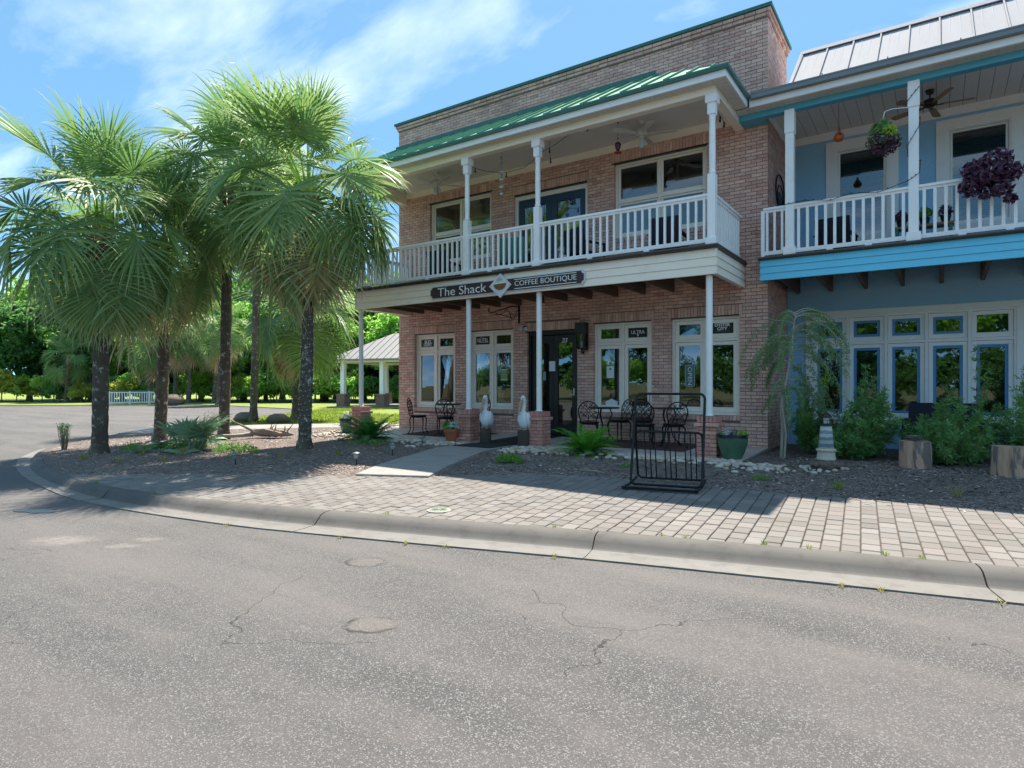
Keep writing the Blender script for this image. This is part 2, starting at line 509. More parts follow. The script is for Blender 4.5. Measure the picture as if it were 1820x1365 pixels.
    g = t.n('ShaderNodeBsdfGlossy'); g.inputs['Roughness'].default_value = .05
    tr = t.n('ShaderNodeBsdfTransparent'); tr.inputs['Color'].default_value = (.85, .87, .87, 1)
    ms = t.n('ShaderNodeMixShader'); t.l(fr.outputs[0], ms.inputs[0]); t.l(tr.outputs[0], ms.inputs[1]); t.l(g.outputs[0], ms.inputs[2])
    M['lamp_glass'] = t.done(ms)
    # asphalt
    t = NT('asphalt'); p = t.pos()
    vo = t.n('ShaderNodeTexVoronoi'); vo.inputs['Scale'].default_value = 165; t.l(p, vo.inputs['Vector'])
    g1 = t.noise(p, 230, 2, .6); big = t.noise(p, .55, 5, .6); mid = t.noise(p, 3.5, 5, .65)
    c = t.mix(t.ramp(g1, [(.32, (0,0,0)), (.68, (1,1,1))]), srgb(30,31,32), srgb(100,100,102))
    vsep = t.n('ShaderNodeSeparateColor'); t.l(vo.outputs['Color'], vsep.inputs[0])
    c = t.mix(t.math('MULTIPLY', t.math('GREATER_THAN', vsep.outputs[0], .82), .7), c, srgb(142,141,141))
    c = t.mix(t.math('MULTIPLY', t.math('LESS_THAN', vsep.outputs[1], .25), .75), c, srgb(52,49,48))
    c = t.mix(t.ramp(big, [(.38, (0,0,0)), (.66, (.4,.4,.4))]), c, srgb(104,101,100))
    c = t.mix(t.ramp(mid, [(.5, (0,0,0)), (.75, (.35,.35,.35))]), c, srgb(98,92,90))
    # tyre-polished lanes, drips and a dusting of pale grit
    ln = t.noise(t.pos((.16, .9, 1)), 1.1, 5, .6)
    c = t.mix(t.ramp(ln, [(.42, (0,0,0)), (.62, (.5,.5,.5))]), c, srgb(112,107,105))
    dk = t.noise(t.pos((.3, .7, 1)), 2.3, 6, .7)
    c = t.mix(t.ramp(dk, [(.56, (0,0,0)), (.76, (.34,.34,.34))]), c, srgb(60,58,57))
    sp_ = t.n('ShaderNodeTexVoronoi'); sp_.inputs['Scale'].default_value = 5.5; t.l(p, sp_.inputs['Vector'])
    c = t.mix(t.math('MULTIPLY', t.math('LESS_THAN', sp_.outputs['Distance'], .045), .5), c, srgb(46,43,42))
    # long thin cracks
    wv = t.n('ShaderNodeVectorMath', operation='ADD')
    nz = t.n('ShaderNodeTexNoise'); nz.inputs['Scale'].default_value = 2.2; nz.inputs['Detail'].default_value = 6; t.l(p, nz.inputs['Vector'])
    sv = t.n('ShaderNodeVectorMath', operation='SCALE'); sv.inputs['Scale'].default_value = .55; t.l(nz.outputs['Color'], sv.inputs[0])
    t.l(p, wv.inputs[0]); t.l(sv.outputs[0], wv.inputs[1])
    ve = t.n('ShaderNodeTexVoronoi', feature='DISTANCE_TO_EDGE'); ve.inputs['Scale'].default_value = .62; t.l(wv.outputs[0], ve.inputs['Vector'])
    ck = t.math('LESS_THAN', ve.outputs['Distance'], .0025)
    ckm = t.math('MULTIPLY', ck, t.math('GREATER_THAN', t.noise(p, .7, 2), .53))
    c = t.mix(t.math('MULTIPLY', ckm, .75), c, srgb(26,25,24))
    # worn patches: pale scuffs and two shallow oval scars
    def ell(cx, cy, rx, ry, rot):
        m = t.n('ShaderNodeMapping'); m.vector_type = 'TEXTURE'
        m.inputs['Location'].default_value = (cx, cy, 0); m.inputs['Rotation'].default_value = (0, 0, rot); m.inputs['Scale'].default_value = (rx, ry, 1e6)
        t.l(wv2.outputs[0], m.inputs[0])
        L = t.n('ShaderNodeVectorMath', operation='LENGTH'); t.l(m.outputs[0], L.inputs[0]); return L.outputs['Value']
    sv2 = t.n('ShaderNodeVectorMath', operation='SCALE'); sv2.inputs['Scale'].default_value = .17
    nz2 = t.n('ShaderNodeTexNoise'); nz2.inputs['Scale'].default_value = 5; nz2.inputs['Detail'].default_value = 5; t.l(p, nz2.inputs['Vector']); t.l(nz2.outputs['Color'], sv2.inputs[0])
    wv2 = t.n('ShaderNodeVectorMath', operation='ADD'); t.l(p, wv2.inputs[0]); t.l(sv2.outputs[0], wv2.inputs[1])
    hb = None
    for (cx, cy, rx, ry) in ((-3.92, 3.76, .20, .15), (-2.84, 2.80, .19, .15)):
        d = ell(cx, cy, rx, ry, R(34))
        ring = t.math('MULTIPLY', t.ramp(d, [(.70, (0,0,0)), (.84, (1,1,1)), (.92, (1,1,1)), (1.0, (0,0,0))]), t.ramp(t.noise(p, 4.5, 4, .7), [(.40, (0,0,0)), (.56, (1,1,1))]))
        c = t.mix(t.math('MULTIPLY', t.ramp(d, [(.45, (1,1,1)), (.95, (0,0,0))]), .3), c, srgb(122,114,108))
        c = t.mix(t.math('MULTIPLY', ring, .9), c, srgb(44,41,39))
    for (cx, cy, rx, ry) in ((-6.9, 2.62, .42, .22), (-6.28, 3.1, .16, .1), (-6.2, 2.85, .2, .1)):
        d = ell(cx, cy, rx, ry, R(34))
        c = t.mix(t.math('MULTIPLY', t.math('MULTIPLY', t.ramp(d, [(.35, (1,1,1)), (1.0, (0,0,0))]), t.ramp(t.noise(p, 12, 4, .7), [(.3, (0,0,0)), (.6, (1,1,1))])), .5), c, srgb(150,143,138))
    h = t.math('ADD', g1, t.math('MULTIPLY', vo.outputs['Distance'], 1.2))
    h = t.math('SUBTRACT', h, t.math('MULTIPLY', ckm, 2.0))
    M['asphalt'] = t.done(t.principled(c, .85, t.bump(h, .55, .006)))
    # concrete
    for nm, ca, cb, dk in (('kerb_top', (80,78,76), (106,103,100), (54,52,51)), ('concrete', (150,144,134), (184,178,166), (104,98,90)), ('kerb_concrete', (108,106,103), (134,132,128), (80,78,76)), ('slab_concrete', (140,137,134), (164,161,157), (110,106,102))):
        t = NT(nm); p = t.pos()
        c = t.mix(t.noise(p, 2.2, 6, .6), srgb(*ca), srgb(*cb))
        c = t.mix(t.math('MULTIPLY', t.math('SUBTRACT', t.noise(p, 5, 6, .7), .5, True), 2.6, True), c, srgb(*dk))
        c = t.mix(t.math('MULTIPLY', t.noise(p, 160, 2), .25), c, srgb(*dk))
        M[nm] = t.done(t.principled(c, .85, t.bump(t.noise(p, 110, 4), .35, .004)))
    # pavers
    t = NT('paver')
    at = t.n('ShaderNodeAttribute', attribute_name='rnd'); oi = t.n('ShaderNodeObjectInfo')
    r = t.math('FRACT', t.math('ADD', at.outputs['Fac'], oi.outputs['Random']))
    c = t.ramp(r, [(.05, srgb(102,100,98)), (.3, srgb(122,120,118)), (.6, srgb(113,111,109)), (.85, srgb(130,127,125)), (1, srgb(106,103,102))])
    p = t.pos()
    c = t.mix(t.math('MULTIPLY', t.math('SUBTRACT', t.noise(p, 2.5, 5, .65), .5, True), 2.4, True), c, srgb(120,108,102))
    c = t.mix(t.math('MULTIPLY', t.noise(p, 120, 2), .28), c, srgb(128,116,108))
    M['paver'] = t.done(t.principled(c, .88, t.bump(t.noise(p, 90, 4), .4, .005)))
    t = NT('joint_sand'); p = t.pos()
    M['joint'] = t.done(t.principled(t.mix(t.noise(p, 8), srgb(62,52,46), srgb(92,80,68)), .95, t.bump(t.noise(p, 90, 3), .4, .004)))
    t = NT('porch_tile')
    at = t.n('ShaderNodeAttribute', attribute_name='rnd'); oi = t.n('ShaderNodeObjectInfo'); p = t.pos()
    c = t.mix(t.math('FRACT', t.math('ADD', at.outputs['Fac'], oi.outputs['Random'])), srgb(190,184,182), srgb(210,204,200))
    c = t.mix(t.math('MULTIPLY', t.noise(p, 5, 5), .35), c, srgb(140,130,126))
    M['tile'] = t.done(t.principled(c, .4, t.bump(t.noise(p, 30, 3), .08, .004)))
    # mulch
    t = NT('mulch'); p = t.pos((1, 1, 1))
    vo = t.n('ShaderNodeTexVoronoi'); vo.inputs['Scale'].default_value = 48; t.l(p, vo.inputs['Vector'])
    s2 = t.n('ShaderNodeSeparateColor'); t.l(vo.outputs['Color'], s2.inputs[0])
    c = t.ramp(s2.outputs[0], [(0, srgb(92,79,73)), (.5, srgb(134,121,115)), (.85, srgb(166,154,147)), (1, srgb(190,180,172))])
    c = t.mix(t.noise(p, 1.3, 4), c, srgb(118,106,102))
    h = t.math('ADD', vo.outputs['Distance'], t.noise(p, 60, 4))
    M['mulch'] = t.done(t.principled(c, .95, t.bump(h, .9, .03)))
    t = NT('wood_chip')
    at = t.n('ShaderNodeAttribute', attribute_name='rnd')
    c = t.ramp(at.outputs['Fac'], [(0, srgb(78,63,56)), (.45, srgb(130,115,107)), (.8, srgb(174,160,150)), (1, srgb(212,202,194))])
    M['chip'] = t.done(t.principled(c, .9))
    t = NT('river_stone')
    at = t.n('ShaderNodeAttribute', attribute_name='rnd'); p = t.pos()
    c = t.ramp(at.outputs['Fac'], [(0, srgb(150,124,98)), (.25, srgb(196,182,160)), (.5, srgb(214,208,198)), (.75, srgb(176,168,160)), (1, srgb(222,216,206))])
    c = t.mix(t.math('MULTIPLY', t.noise(p, 30, 3), .4), c, srgb(150,134,116))
    M['pebble'] = t.done(t.principled(c, .6))
    # lawn and far ground
    t = NT('lawn'); p = t.pos()
    c = t.mix(t.noise(p, .5, 5, .6), srgb(112,128,56), srgb(146,158,74))
    c = t.mix(t.math('MULTIPLY', t.noise(p, 9, 5), .6), c, srgb(132,156,66))
    c = t.mix(t.math('MULTIPLY', t.math('SUBTRACT', t.noise(p, 1.6, 4), .56, True), 3, True), c, srgb(184,172,106))
    M['lawn'] = t.done(t.principled(c, .95, t.bump(t.noise(p, 40, 4, .7), 1.0, .05)))
    t = NT('earth'); p = t.pos()
    c = t.mix(t.noise(p, .2, 5), srgb(70,82,38), srgb(102,96,62))
    M['earth'] = t.done(t.principled(c, .95))
    # leaves
    def leaf(nm, ca, cb, tip=None, rough=.45, transl=.35, gl=.5, tv=1.5, ts=1.1):
        t = NT(nm)
        oi = t.n('ShaderNodeObjectInfo'); at = t.n('ShaderNodeAttribute', attribute_name='rnd')
        r = t.math('FRACT', t.math('ADD', at.outputs['Fac'], oi.outputs['Random']))
        c = t.mix(r, srgb(*ca), srgb(*cb))
        c = t.mix(t.math('MULTIPLY', t.noise(t.coord('Object'), 2.2, 3), .35), c, sc(srgb(*ca), .6))
        if tip:
            tp = t.n('ShaderNodeAttribute', attribute_name='tip')
            c = t.mix(tp.outputs['Fac'], c, srgb(*tip))
        pr = t.principled(c, rough, spec=gl)
        tl = t.n('ShaderNodeBsdfTranslucent')
        hc = t.n('ShaderNodeHueSaturation'); hc.inputs['Saturation'].default_value = ts; hc.inputs['Value'].default_value = tv; t.l(c, hc.inputs['Color'])
        t.l(hc.outputs[0], tl.inputs['Color'])
        ms = t.n('ShaderNodeMixShader'); ms.inputs[0].default_value = transl
        t.l(pr.outputs[0], ms.inputs[1]); t.l(tl.outputs[0], ms.inputs[2])
        M[nm] = t.done(ms)
    leaf('palm_leaf', (106,142,88), (148,174,108), (222,214,182), .5, .34, .5, 1.5, 1.08)
    leaf('palm_old', (120,142,84), (150,158,98), (206,184,148), .5, .35, .4)
    leaf('palm_dead', (182,152,118), (158,130,104), (214,194,170), .8, .25, .2)
    M['drift'] = paint('driftwood_grain', srgb(150,132,118), .9, .4, 7, .8, 30, stretch=(1, 1, 1), dirt=.4)
    leaf('palmetto_leaf', (112,146,112), (150,176,136), (186,182,140), .45, .3, .5)
    leaf('tree_bright', (126,162,78), (156,184,98), None, .5, .6, .4, 1.8)
    leaf('tree_mid', (104,148,76), (142,178,96), None, .5, .65, .4, 2.0)
    leaf('tree_dark', (80,122,70), (112,150,86), None, .5, .6, .4, 1.8)
    leaf('tree_yellow', (150,164,66), (176,180,84), None, .5, .4, .4)
    leaf('podocarpus', (90,140,80), (142,180,106), None, .4, .35, .5)
    leaf('fern_leaf', (86,150,52), (122,178,74), None, .5, .4, .4)
    leaf('fern_dark', (66,128,62), (104,160,84), None, .5, .4, .4)
    leaf('weed_leaf', (96,150,56), (136,174,78), None, .5, .35, .4)
    leaf('dry_grass', (150,150,84), (176,166,104), None, .7, .3, .3)
    leaf('weep_leaf', (108,150,98), (156,186,132), None, .5, .4, .4)
    leaf('purple_leaf', (70,38,66), (104,62,92), None, .35, .2, .6)
    leaf('lime_leaf', (150,190,64), (178,206,92), None, .45, .35, .4)
    leaf('silver_leaf', (186,196,190), (214,220,214), None, .7, .2, .2)
    leaf('grass_blade', (114,140,56), (152,162,80), None, .6, .4, .3)
    leaf('yellow_leaf', (190,168,60), (206,186,90), None, .5, .35, .4)
    leaf('succulent', (128,140,136), (150,160,150), None, .5, .1, .4)
    # palm trunk
    t = NT('palm_trunk'); p = t.coord('Object'); ps = t.coord('Object', (1, 1, 4))
    c = t.mix(t.noise(ps, 6, 5), srgb(66,57,50), srgb(118,106,94))
    lich = t.math('MULTIPLY', t.math('SUBTRACT', t.noise(p, 9, 5, .7), .56, True), 8, True)
    c = t.mix(lich, c, srgb(214,212,202))
    moss = t.math('MULTIPLY', t.math('SUBTRACT', t.noise(t.coord('Object', (1, 1, .5)), 1.6, 3), .5, True), 4, True)
    c = t.mix(t.math('MULTIPLY', moss, .7), c, srgb(132,138,104))
    M['palm_trunk'] = t.done(t.principled(c, .95, t.bump(t.math('ADD', t.noise(ps, 14, 5, .7), t.noise(p, 50, 3)), .8, .03)))
    M['boot'] = paint('palm_boot', srgb(164,142,122), .9, .35, 8, .5, 50, wpos=False)
    t = NT('puddle')
    M['puddle'] = t.done(t.principled(srgb(72,71,72), .32))
make_materials()
# ------------------------------------------------------------------ ground layout
def catmull(pts, step=.25):
    out = []
    P = [Vector((*p, 0)) for p in pts]
    for i in range(len(P)-1):
        p0 = P[max(i-1, 0)]; p1 = P[i]; p2 = P[i+1]; p3 = P[min(i+2, len(P)-1)]
        n = max(2, int((p2-p1).length/step))
        for k in range(n):
            t = k/n
            q = .5*((2*p1)+(p2-p0)*t+(2*p0-5*p1+4*p2-p3)*t*t+(3*p1-p0-3*p2+p3)*t**3)
            out.append((q.x, q.y))
    out.append((P[-1].x, P[-1].y))
    return out
KERB_PTS = [(14, 9.45), (9, 8.2), (4, 6.98), (.55, 6.148), (-.895, 5.82), (-2.67, 5.395), (-4.17, 4.98), (-5.576, 4.61), (-6.75, 4.33),
            (-8.1, 4.09), (-9.36, 3.98), (-10.43, 4.03), (-11.53, 4.16), (-12.58, 4.36), (-13.82, 4.68), (-15.54, 5.3), (-17.4, 6.4),
            (-18.87, 7.9), (-20.1, 9.5), (-21.2, 11.6), (-24.3, 15.4), (-28.0, 20.6)]
KERB = catmull(KERB_PTS, .2)
FAR_PTS = [(-28.0, 20.6), (-29.6, 22.6), (-32, 23.7), (-36.1, 24.4), (-41, 25.0), (-44.2, 24.9), (-47.5, 22.4), (-50.4, 19.9), (-55.8, 16.3), (-66, 9), (-90, -4)]
FAR = catmull(FAR_PTS, .6)
def lerp_pts(pts, x):
    """piecewise linear y(x) through points sorted by x"""
    if x <= pts[0][0]: return pts[0][1]
    for (a, b), (c, d) in zip(pts, pts[1:]):
        if x <= c: return b+(d-b)*(x-a)/(c-a)
    return pts[-1][1]
KERB_X = sorted([p for p in KERB if p[0] > -21.3])
def y_kerb(x): return lerp_pts(KERB_X, x)
EDGE_X = sorted([(-8.97, 5.38), (-7.04, 6.34), (-6.1, 6.75), (-4.97, 7.78), (-3.7, 8.04), (-2.43, 8.08), (-1.6, 8.1), (-.4, 8.26), (.75, 8.36), (4, 8.75), (14, 10.8)])
def y_edge(x):
    """front edge of the mulch bed"""
    if x < -11.3: return y_kerb(x)
    if x < -8.97: 
        t = (x+11.3)/(-8.97+11.3)
        return y_kerb(-11.3)*(1-t)+5.38*t
    return lerp_pts(EDGE_X, x)
BACK_X = [(-20.3, 9.6), (-18.6, 8.6), (-16.3, 10.2), (-14.6, 12.2), (-12.25, 13.2)]
def y_back(x):
    if x > -2.6: return 14.15
    if x > -12.1: return 10.27
    return max(lerp_pts(BACK_X, x), y_kerb(x)+.02)
def zg(x, y):
    d = max(0.0, y-y_kerb(x)) if x > -21.2 else 0.0
    return .10+.035*min(d, 4.6)

# the wide earth, the road, the lawn beyond
m = MB(); m.sheet([(-900, -900), (900, -900), (900, 900), (-900, 900)], -.10)
tag(m.build('ground', M['earth']), kind='structure')
m = MB(); m.sheet([(-95, -25), (45, -25), (45, 12), (-14, 12), (-20, 30), (-95, 30)], 0.0)
road = tag(m.build('road', M['asphalt']), kind='structure')
land = [(x, y) for x, y in KERB][::-1]
land = [(x, y) for x, y in KERB] + [(x, y) for x, y in FAR[1:]] + [(-160, -30), (-160, 160), (140, 160), (140, 40), (14, 40)]
m = MB(); m.sheet(land, .085)
tag(m.build('lawn', M['lawn']), kind='structure')
m = MB(); m.sheet([(-160, -25.2), (-160, -150), (140, -150), (140, -25.2)], .05)
tag(m.build('lawn_verge', M['earth']), kind='structure')

# kerb with gutter, cast in lengths
def kerb_profile():
    return [(-.005, -.08), (-.005, .098), (.02, .112), (.13, .111), (.195, .095), (.245, .058), (.285, .020), (.32, .006), (.48, .007), (.645, .014), (.65, -.06)]
def sweep_kerb(path, prof, name, mat, parent, split=0):
    mm = MB(); rows = []
    for i, (x, y) in enumerate(path):
        a = path[max(i-1, 0)]; b = path[min(i+1, len(path)-1)]
        dx, dy = b[0]-a[0], b[1]-a[1]; L = math.hypot(dx, dy) or 1
        nx, ny = -dy/L, dx/L
        wf = (1.0 if x > -6 else max(.6, 1-(-6-x)*.08)) if split >= 0 else 1.0
        rows.append([(x+nx*d*wf, y+ny*d*wf, z+noise.noise((x*3, y*3, d*4))*.002) for d, z in prof])
    k = len(prof)
    vs_ = [p for r in rows for p in r]; fs = []; mis = []
    for i in range(len(rows)-1):
        for j in range(k-1):
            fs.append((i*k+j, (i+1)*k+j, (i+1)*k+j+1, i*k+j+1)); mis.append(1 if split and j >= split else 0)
    mis += [0, 0]
    fs.append(tuple(range(k))); fs.append(tuple((len(rows)-1)*k+j for j in range(k-1, -1, -1)))
    mm.add(vs_, fs); mm.m = mis
    return mm.build(name, mat, parent, smooth=True, autosm=40)
KJ = [9.5, 6.4, 3.35, .3, -2.64, -5.55, -9.1, -12.3, -15.0, -18.0, -20.6]
kerb_base = MB()
kerb_root = None
seg = []; segs = []; jset = KJ[:]
for p in KERB:
    seg.append(p)
    if jset and p[0] <= jset[0]:
        segs.append(seg); seg = [p]; jset.pop(0)
segs.append(seg)
# thin bedding under the kerb carries the lengths
kb = []
pr = [(-.03, -.09), (-.03, .05), (.10, .05), (.20, -.03), (.62, -.03), (.62, -.09)]
kerb = sweep_kerb(KERB, pr, 'kerb', M['joint'], None)
tag(kerb, kind='structure')
def trim(path, g):
    """pull both ends in by g"""
    path = list(path)
    for e in (0, -1):
        a = Vector(path[e]); b = Vector(path[1 if e == 0 else -2])
        d = (b-a)
        if d.length > g*1.5: path[e] = tuple(a+d.normalized()*g)
    return path
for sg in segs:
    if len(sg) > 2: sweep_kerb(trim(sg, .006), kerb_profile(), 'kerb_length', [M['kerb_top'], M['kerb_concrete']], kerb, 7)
fk = sweep_kerb(FAR[::1], [(0, -.08), (0, .09), (.10, .09), (.16, .03), (.45, .012), (.45, -.06)], 'far_kerb', M['kerb_concrete'], None)
tag(fk, kind='structure')

# ------------------------------------------------------------------ brick paver pavement
def clip_half(poly, px, py, nx, ny):
    """keep the side where (p-q).n >= 0"""
    out = []
    for i in range(len(poly)):
        a = poly[i]; b = poly[(i+1) % len(poly)]
        da = (a[0]-px)*nx+(a[1]-py)*ny; db = (b[0]-px)*nx+(b[1]-py)*ny
        if da >= 0: out.append(a)
        if (da >= 0) != (db >= 0):
            t = da/(da-db); out.append((a[0]+(b[0]-a[0])*t, a[1]+(b[1]-a[1])*t))
    return out
pv = MB()
xs = [-11.6+.2*i for i in range(int((12+11.6)/.2)+1)]
rows = []
for x in xs:
    y0 = y_kerb(x)-.004; y1 = max(y_edge(x)+.05, y0+.01)
    rows.append([(x, y0+(y1-y0)*t, zg(x, y0+(y1-y0)*t)-.014) for t in (0, .25, .5, .75, 1)])
pv.add([p for r in rows for p in r], [(i*5+j, (i+1)*5+j, (i+1)*5+j+1, i*5+j+1) for i in range(len(rows)-1) for j in range(4)])
pavement = tag(pv.build('pavement', M['joint']), kind='structure')
rng = random.Random(5)
A = R(5.05)
E1 = (math.cos(A), math.sin(A)); E2 = (-math.sin(A), math.cos(A))
PW, PL = .152, .203
full_pavers = []; cut_pavers = []
for i in range(-95, 48):
    for j in range(-5, 50):
        u0 = i*PW; v0 = 2.0+(j+(.5 if i % 2 else 0))*PL
        g = .0045
        cu = u0+PW/2; cv = v0+PL/2
        cx = E1[0]*cu+E2[0]*cv; cy = E1[1]*cu+E2[1]*cv
        if cx < -11.4 or cx > 7.0: continue
        yk = y_kerb(cx); ye = y_edge(cx)
        if cy < yk-.2 or cy > ye+.2: continue
        poly = [(E1[0]*u+E2[0]*v, E1[1]*u+E2[1]*v) for u, v in ((u0+g, v0+g), (u0+PW-g, v0+g), (u0+PW-g, v0+PL-g), (u0+g, v0+PL-g))]
        n0 = len(poly); inside = all(y_kerb(p[0])+.012 < p[1] < y_edge(p[0]) for p in poly)
        if inside:
            full_pavers.append((math.hypot(cx, cy), cx, cy)); continue
        s1 = (y_kerb(cx+.1)-y_kerb(cx-.1))/.2; s2 = (y_edge(cx+.1)-y_edge(cx-.1))/.2
        q = clip_half(poly, cx, yk+.012, -s1, 1)
        if len(q) >= 3: q = clip_half(q, cx, ye, s2, -1)
        if len(q) >= 3:
            ar = abs(sum(q[k][0]*q[(k+1) % len(q)][1]-q[(k+1) % len(q)][0]*q[k][1] for k in range(len(q))))/2
            if ar > .0022: cut_pavers.append(q)
full_pavers.sort()
pm = MB(); g = .0045
pm.prism([(-PW/2+g, -PL/2+g), (PW/2-g, -PL/2+g), (PW/2-g, PL/2-g), (-PW/2+g, PL/2-g)], -.05, 0.0, .006)
paver_me = pm.mesh('paver', M['paver'])
for k, (d, cx, cy) in enumerate(full_pavers[:300]):
    z = zg(cx, cy)+rng.uniform(-.003, .003)
    link_mesh('paver', paver_me, pavement, (cx, cy, z), (rng.uniform(-.008, .008)+.03, rng.uniform(-.008, .008), A+rng.uniform(-.012, .012)))
rest = MB()
for d, cx, cy in full_pavers[300:]:
    rest.val = rng.random()
    dz = rng.uniform(-.003, .003); ja = rng.uniform(-.012, .012)
    c_, s_ = math.cos(A+ja), math.sin(A+ja)
    rest.prism([(cx+c_*u-s_*v, cy+s_*u+c_*v) for u, v in ((-PW/2+g, -PL/2+g), (PW/2-g, -PL/2+g), (PW/2-g, PL/2-g), (-PW/2+g, PL/2-g))],
               lambda x, y: zg(x, y)-.05, lambda x, y: zg(x, y)+dz, .006)
for q in cut_pavers:
    rest.val = rng.random(); dz = rng.uniform(-.003, .003)
    rest.prism(q, lambda x, y: zg(x, y)-.05, lambda x, y: zg(x, y)+dz, .005)
rest.build('paver', M['paver'], pavement, kind='stuff')

# utility cover set in the pavers
c = empty('utility_cover', (-4.56, 5.25, zg(-4.56, 5.25)+.002), 0, 'small round green-grey utility lid set flush into the pavers', 'cover')
m = MB(); m.lathe([(.135, -.03), (.135, .004), (.115, .006)], n=28); m.build('rim', M['concrete'], c, world=False)
m = MB(); m.lathe([(.112, -.03), (.112, .007), (.10, .010)], n=28)
for k in range(6):
    a = k*PI/6; m.bar((-.085*math.cos(a), -.085*math.sin(a), .0115), (.085*math.cos(a), .085*math.sin(a), .0115), .006, .004)
m.build('lid', paint('cover_green', srgb(120,134,118), .7, .1, 10, .2, 60), c, world=False)

# ------------------------------------------------------------------ mulch bed
def bed_z(x, y):
    t = min(1.0, max(0.0, (y-y_edge(x))/.35))
    hump = .05*noise.noise((x*.8, y*.8, 3.1))+.018*noise.noise((x*4, y*4, 7.7))
    e2 = min(1.0, max(0.0, (y_back(x)-y)/.35))
    return zg(x, y)-.006+t*(.012+max(-.02, hump)*e2)
mb = MB(); rows = []
xs = []
x = -20.3
while x < 13.9: xs.append(x); x += .14
for cut in (-2.6, -12.1):
    xs += [cut-.001, cut+.001]
xs.sort()
NY = 44
for x in xs:
    y0 = y_edge(x)-.04; y1 = max(y_back(x), y0+.02)
    rows.append([(x, y0+(y1-y0)*k/NY, bed_z(x, y0+(y1-y0)*k/NY)) for k in range(NY+1)])
n = NY+1
mb.add([p for r in rows for p in r], [(i*n+j, (i+1)*n+j, (i+1)*n+j+1, i*n+j+1) for i in range(len(rows)-1) for j in range(NY)])
bed = tag(mb.build('planting_bed_ground', M['mulch'], smooth=True), kind='structure')
WALK = [(-7.08, 6.28), (-6.02, 6.70), (-6.40, 7.64), (-6.93, 9.3), (-6.98, 10.265), (-8.03, 10.265), (-8.03, 9.2), (-7.47, 7.15)]
def inpoly(x, y, poly):
    r = False; n = len(poly)
    for i in range(n):
        x1, y1 = poly[i]; x2, y2 = poly[(i+1) % n]
        if (y1 > y) != (y2 > y) and x < (x2-x1)*(y-y1)/(y2-y1)+x1: r = not r
    return r
rng = random.Random(11)
ch = MB()
def chip(x, y, L, z=None):
    a = rng.uniform(0, PI); z = bed_z(x, y) if z is None else z
    w = L*rng.uniform(.18, .5); ti = rng.uniform(-.5, .5)
    dx, dy = math.cos(a)*L/2, math.sin(a)*L/2; px, py = -math.sin(a)*w/2, math.cos(a)*w/2
    h = L*.25*ti; r_ = rng.uniform(.0, .4)*w
    z += .004
    ch.val = min(1, max(.01, rng.gauss(.45, .25)))
    ch.add([(x-dx-px, y-dy-py, z-h+.002), (x+dx-px, y+dy-py, z+h), (x+dx+px, y+dy+py, z+h+r_), (x-dx+px, y-dy+py, z-h+r_)], [(0, 1, 2, 3)])
n = 0
while n < 34000:
    x = rng.uniform(-20, 4.2); y = rng.uniform(3.9, 13.8)
    if not (y_edge(x)-.03 < y < y_back(x)): continue
    dcam = math.hypot(x, y)
    if dcam > 13 and rng.random() < .5: continue
    if inpoly(x, y, WALK): continue
    chip(x, y, rng.uniform(.018, .055)); n += 1
for k in range(160):                        # some chips strayed onto the pavers
    x = rng.uniform(-10, 3); y = y_edge(x)-abs(rng.gauss(0, .18))
    if y > y_kerb(x): chip(x, y, rng.uniform(.02, .05), zg(x, y)+.002)
co = ch.build('mulch_chips', M['chip'])
tag(co, 'scattered brown and grey wood chips covering the planting bed', 'mulch', kind='stuff')

# concrete walk up to the porch, in three slabs
walk_parts = [([0, 1, 2, 7], None), ([7, 2, 3, 6], None), ([6, 3, 4, 5], None)]
wm = MB(); wm.sheet(WALK, lambda x, y: zg(x, y)-.01)
walk = tag(wm.build('walkway', M['joint']), kind='structure')
for ids, _ in walk_parts:
    q = [WALK[i] for i in ids]
    cx = sum(p[0] for p in q)/4; cy = sum(p[1] for p in q)/4
    q = [(cx+(x-cx)*.995, cy+(y-cy)*.994) for x, y in q]
    s_ = MB(); s_.prism(q, lambda x, y: zg(x, y)-.08, lambda x, y: zg(x, y)+.028+(.012 if y > 9 else 0), .008)
    s_.build('slab', M['slab_concrete'], walk)
# concrete path behind the palms, slab by slab
near = [(-19.0, 8.2), (-17.6, 9.0), (-16.3, 10.3), (-15.4, 11.3), (-14.6, 12.3), (-13.4, 13.0), (-12.2, 13.3)]
farp = [(-20.3, 9.7), (-18.8, 10.5), (-17.6, 11.6), (-16.8, 12.6), (-15.9, 13.6), (-14.6, 14.5), (-12.2, 14.9)]
pm_ = MB(); pm_.sheet(near+farp[::-1], .105)
path = tag(pm_.build('path', M['joint']), kind='structure')
for i in range(len(near)-1):
    q = [near[i], near[i+1], farp[i+1], farp[i]]
    cx = sum(p[0] for p in q)/4; cy = sum(p[1] for p in q)/4
    q = [(cx+(x-cx)*.99, cy+(y-cy)*.99) for x, y in q]
    s_ = MB(); s_.prism(q, .04, lambda x, y: max(.16, zg(x, y)+.01), .008); s_.build('slab', M['slab_concrete'], path)

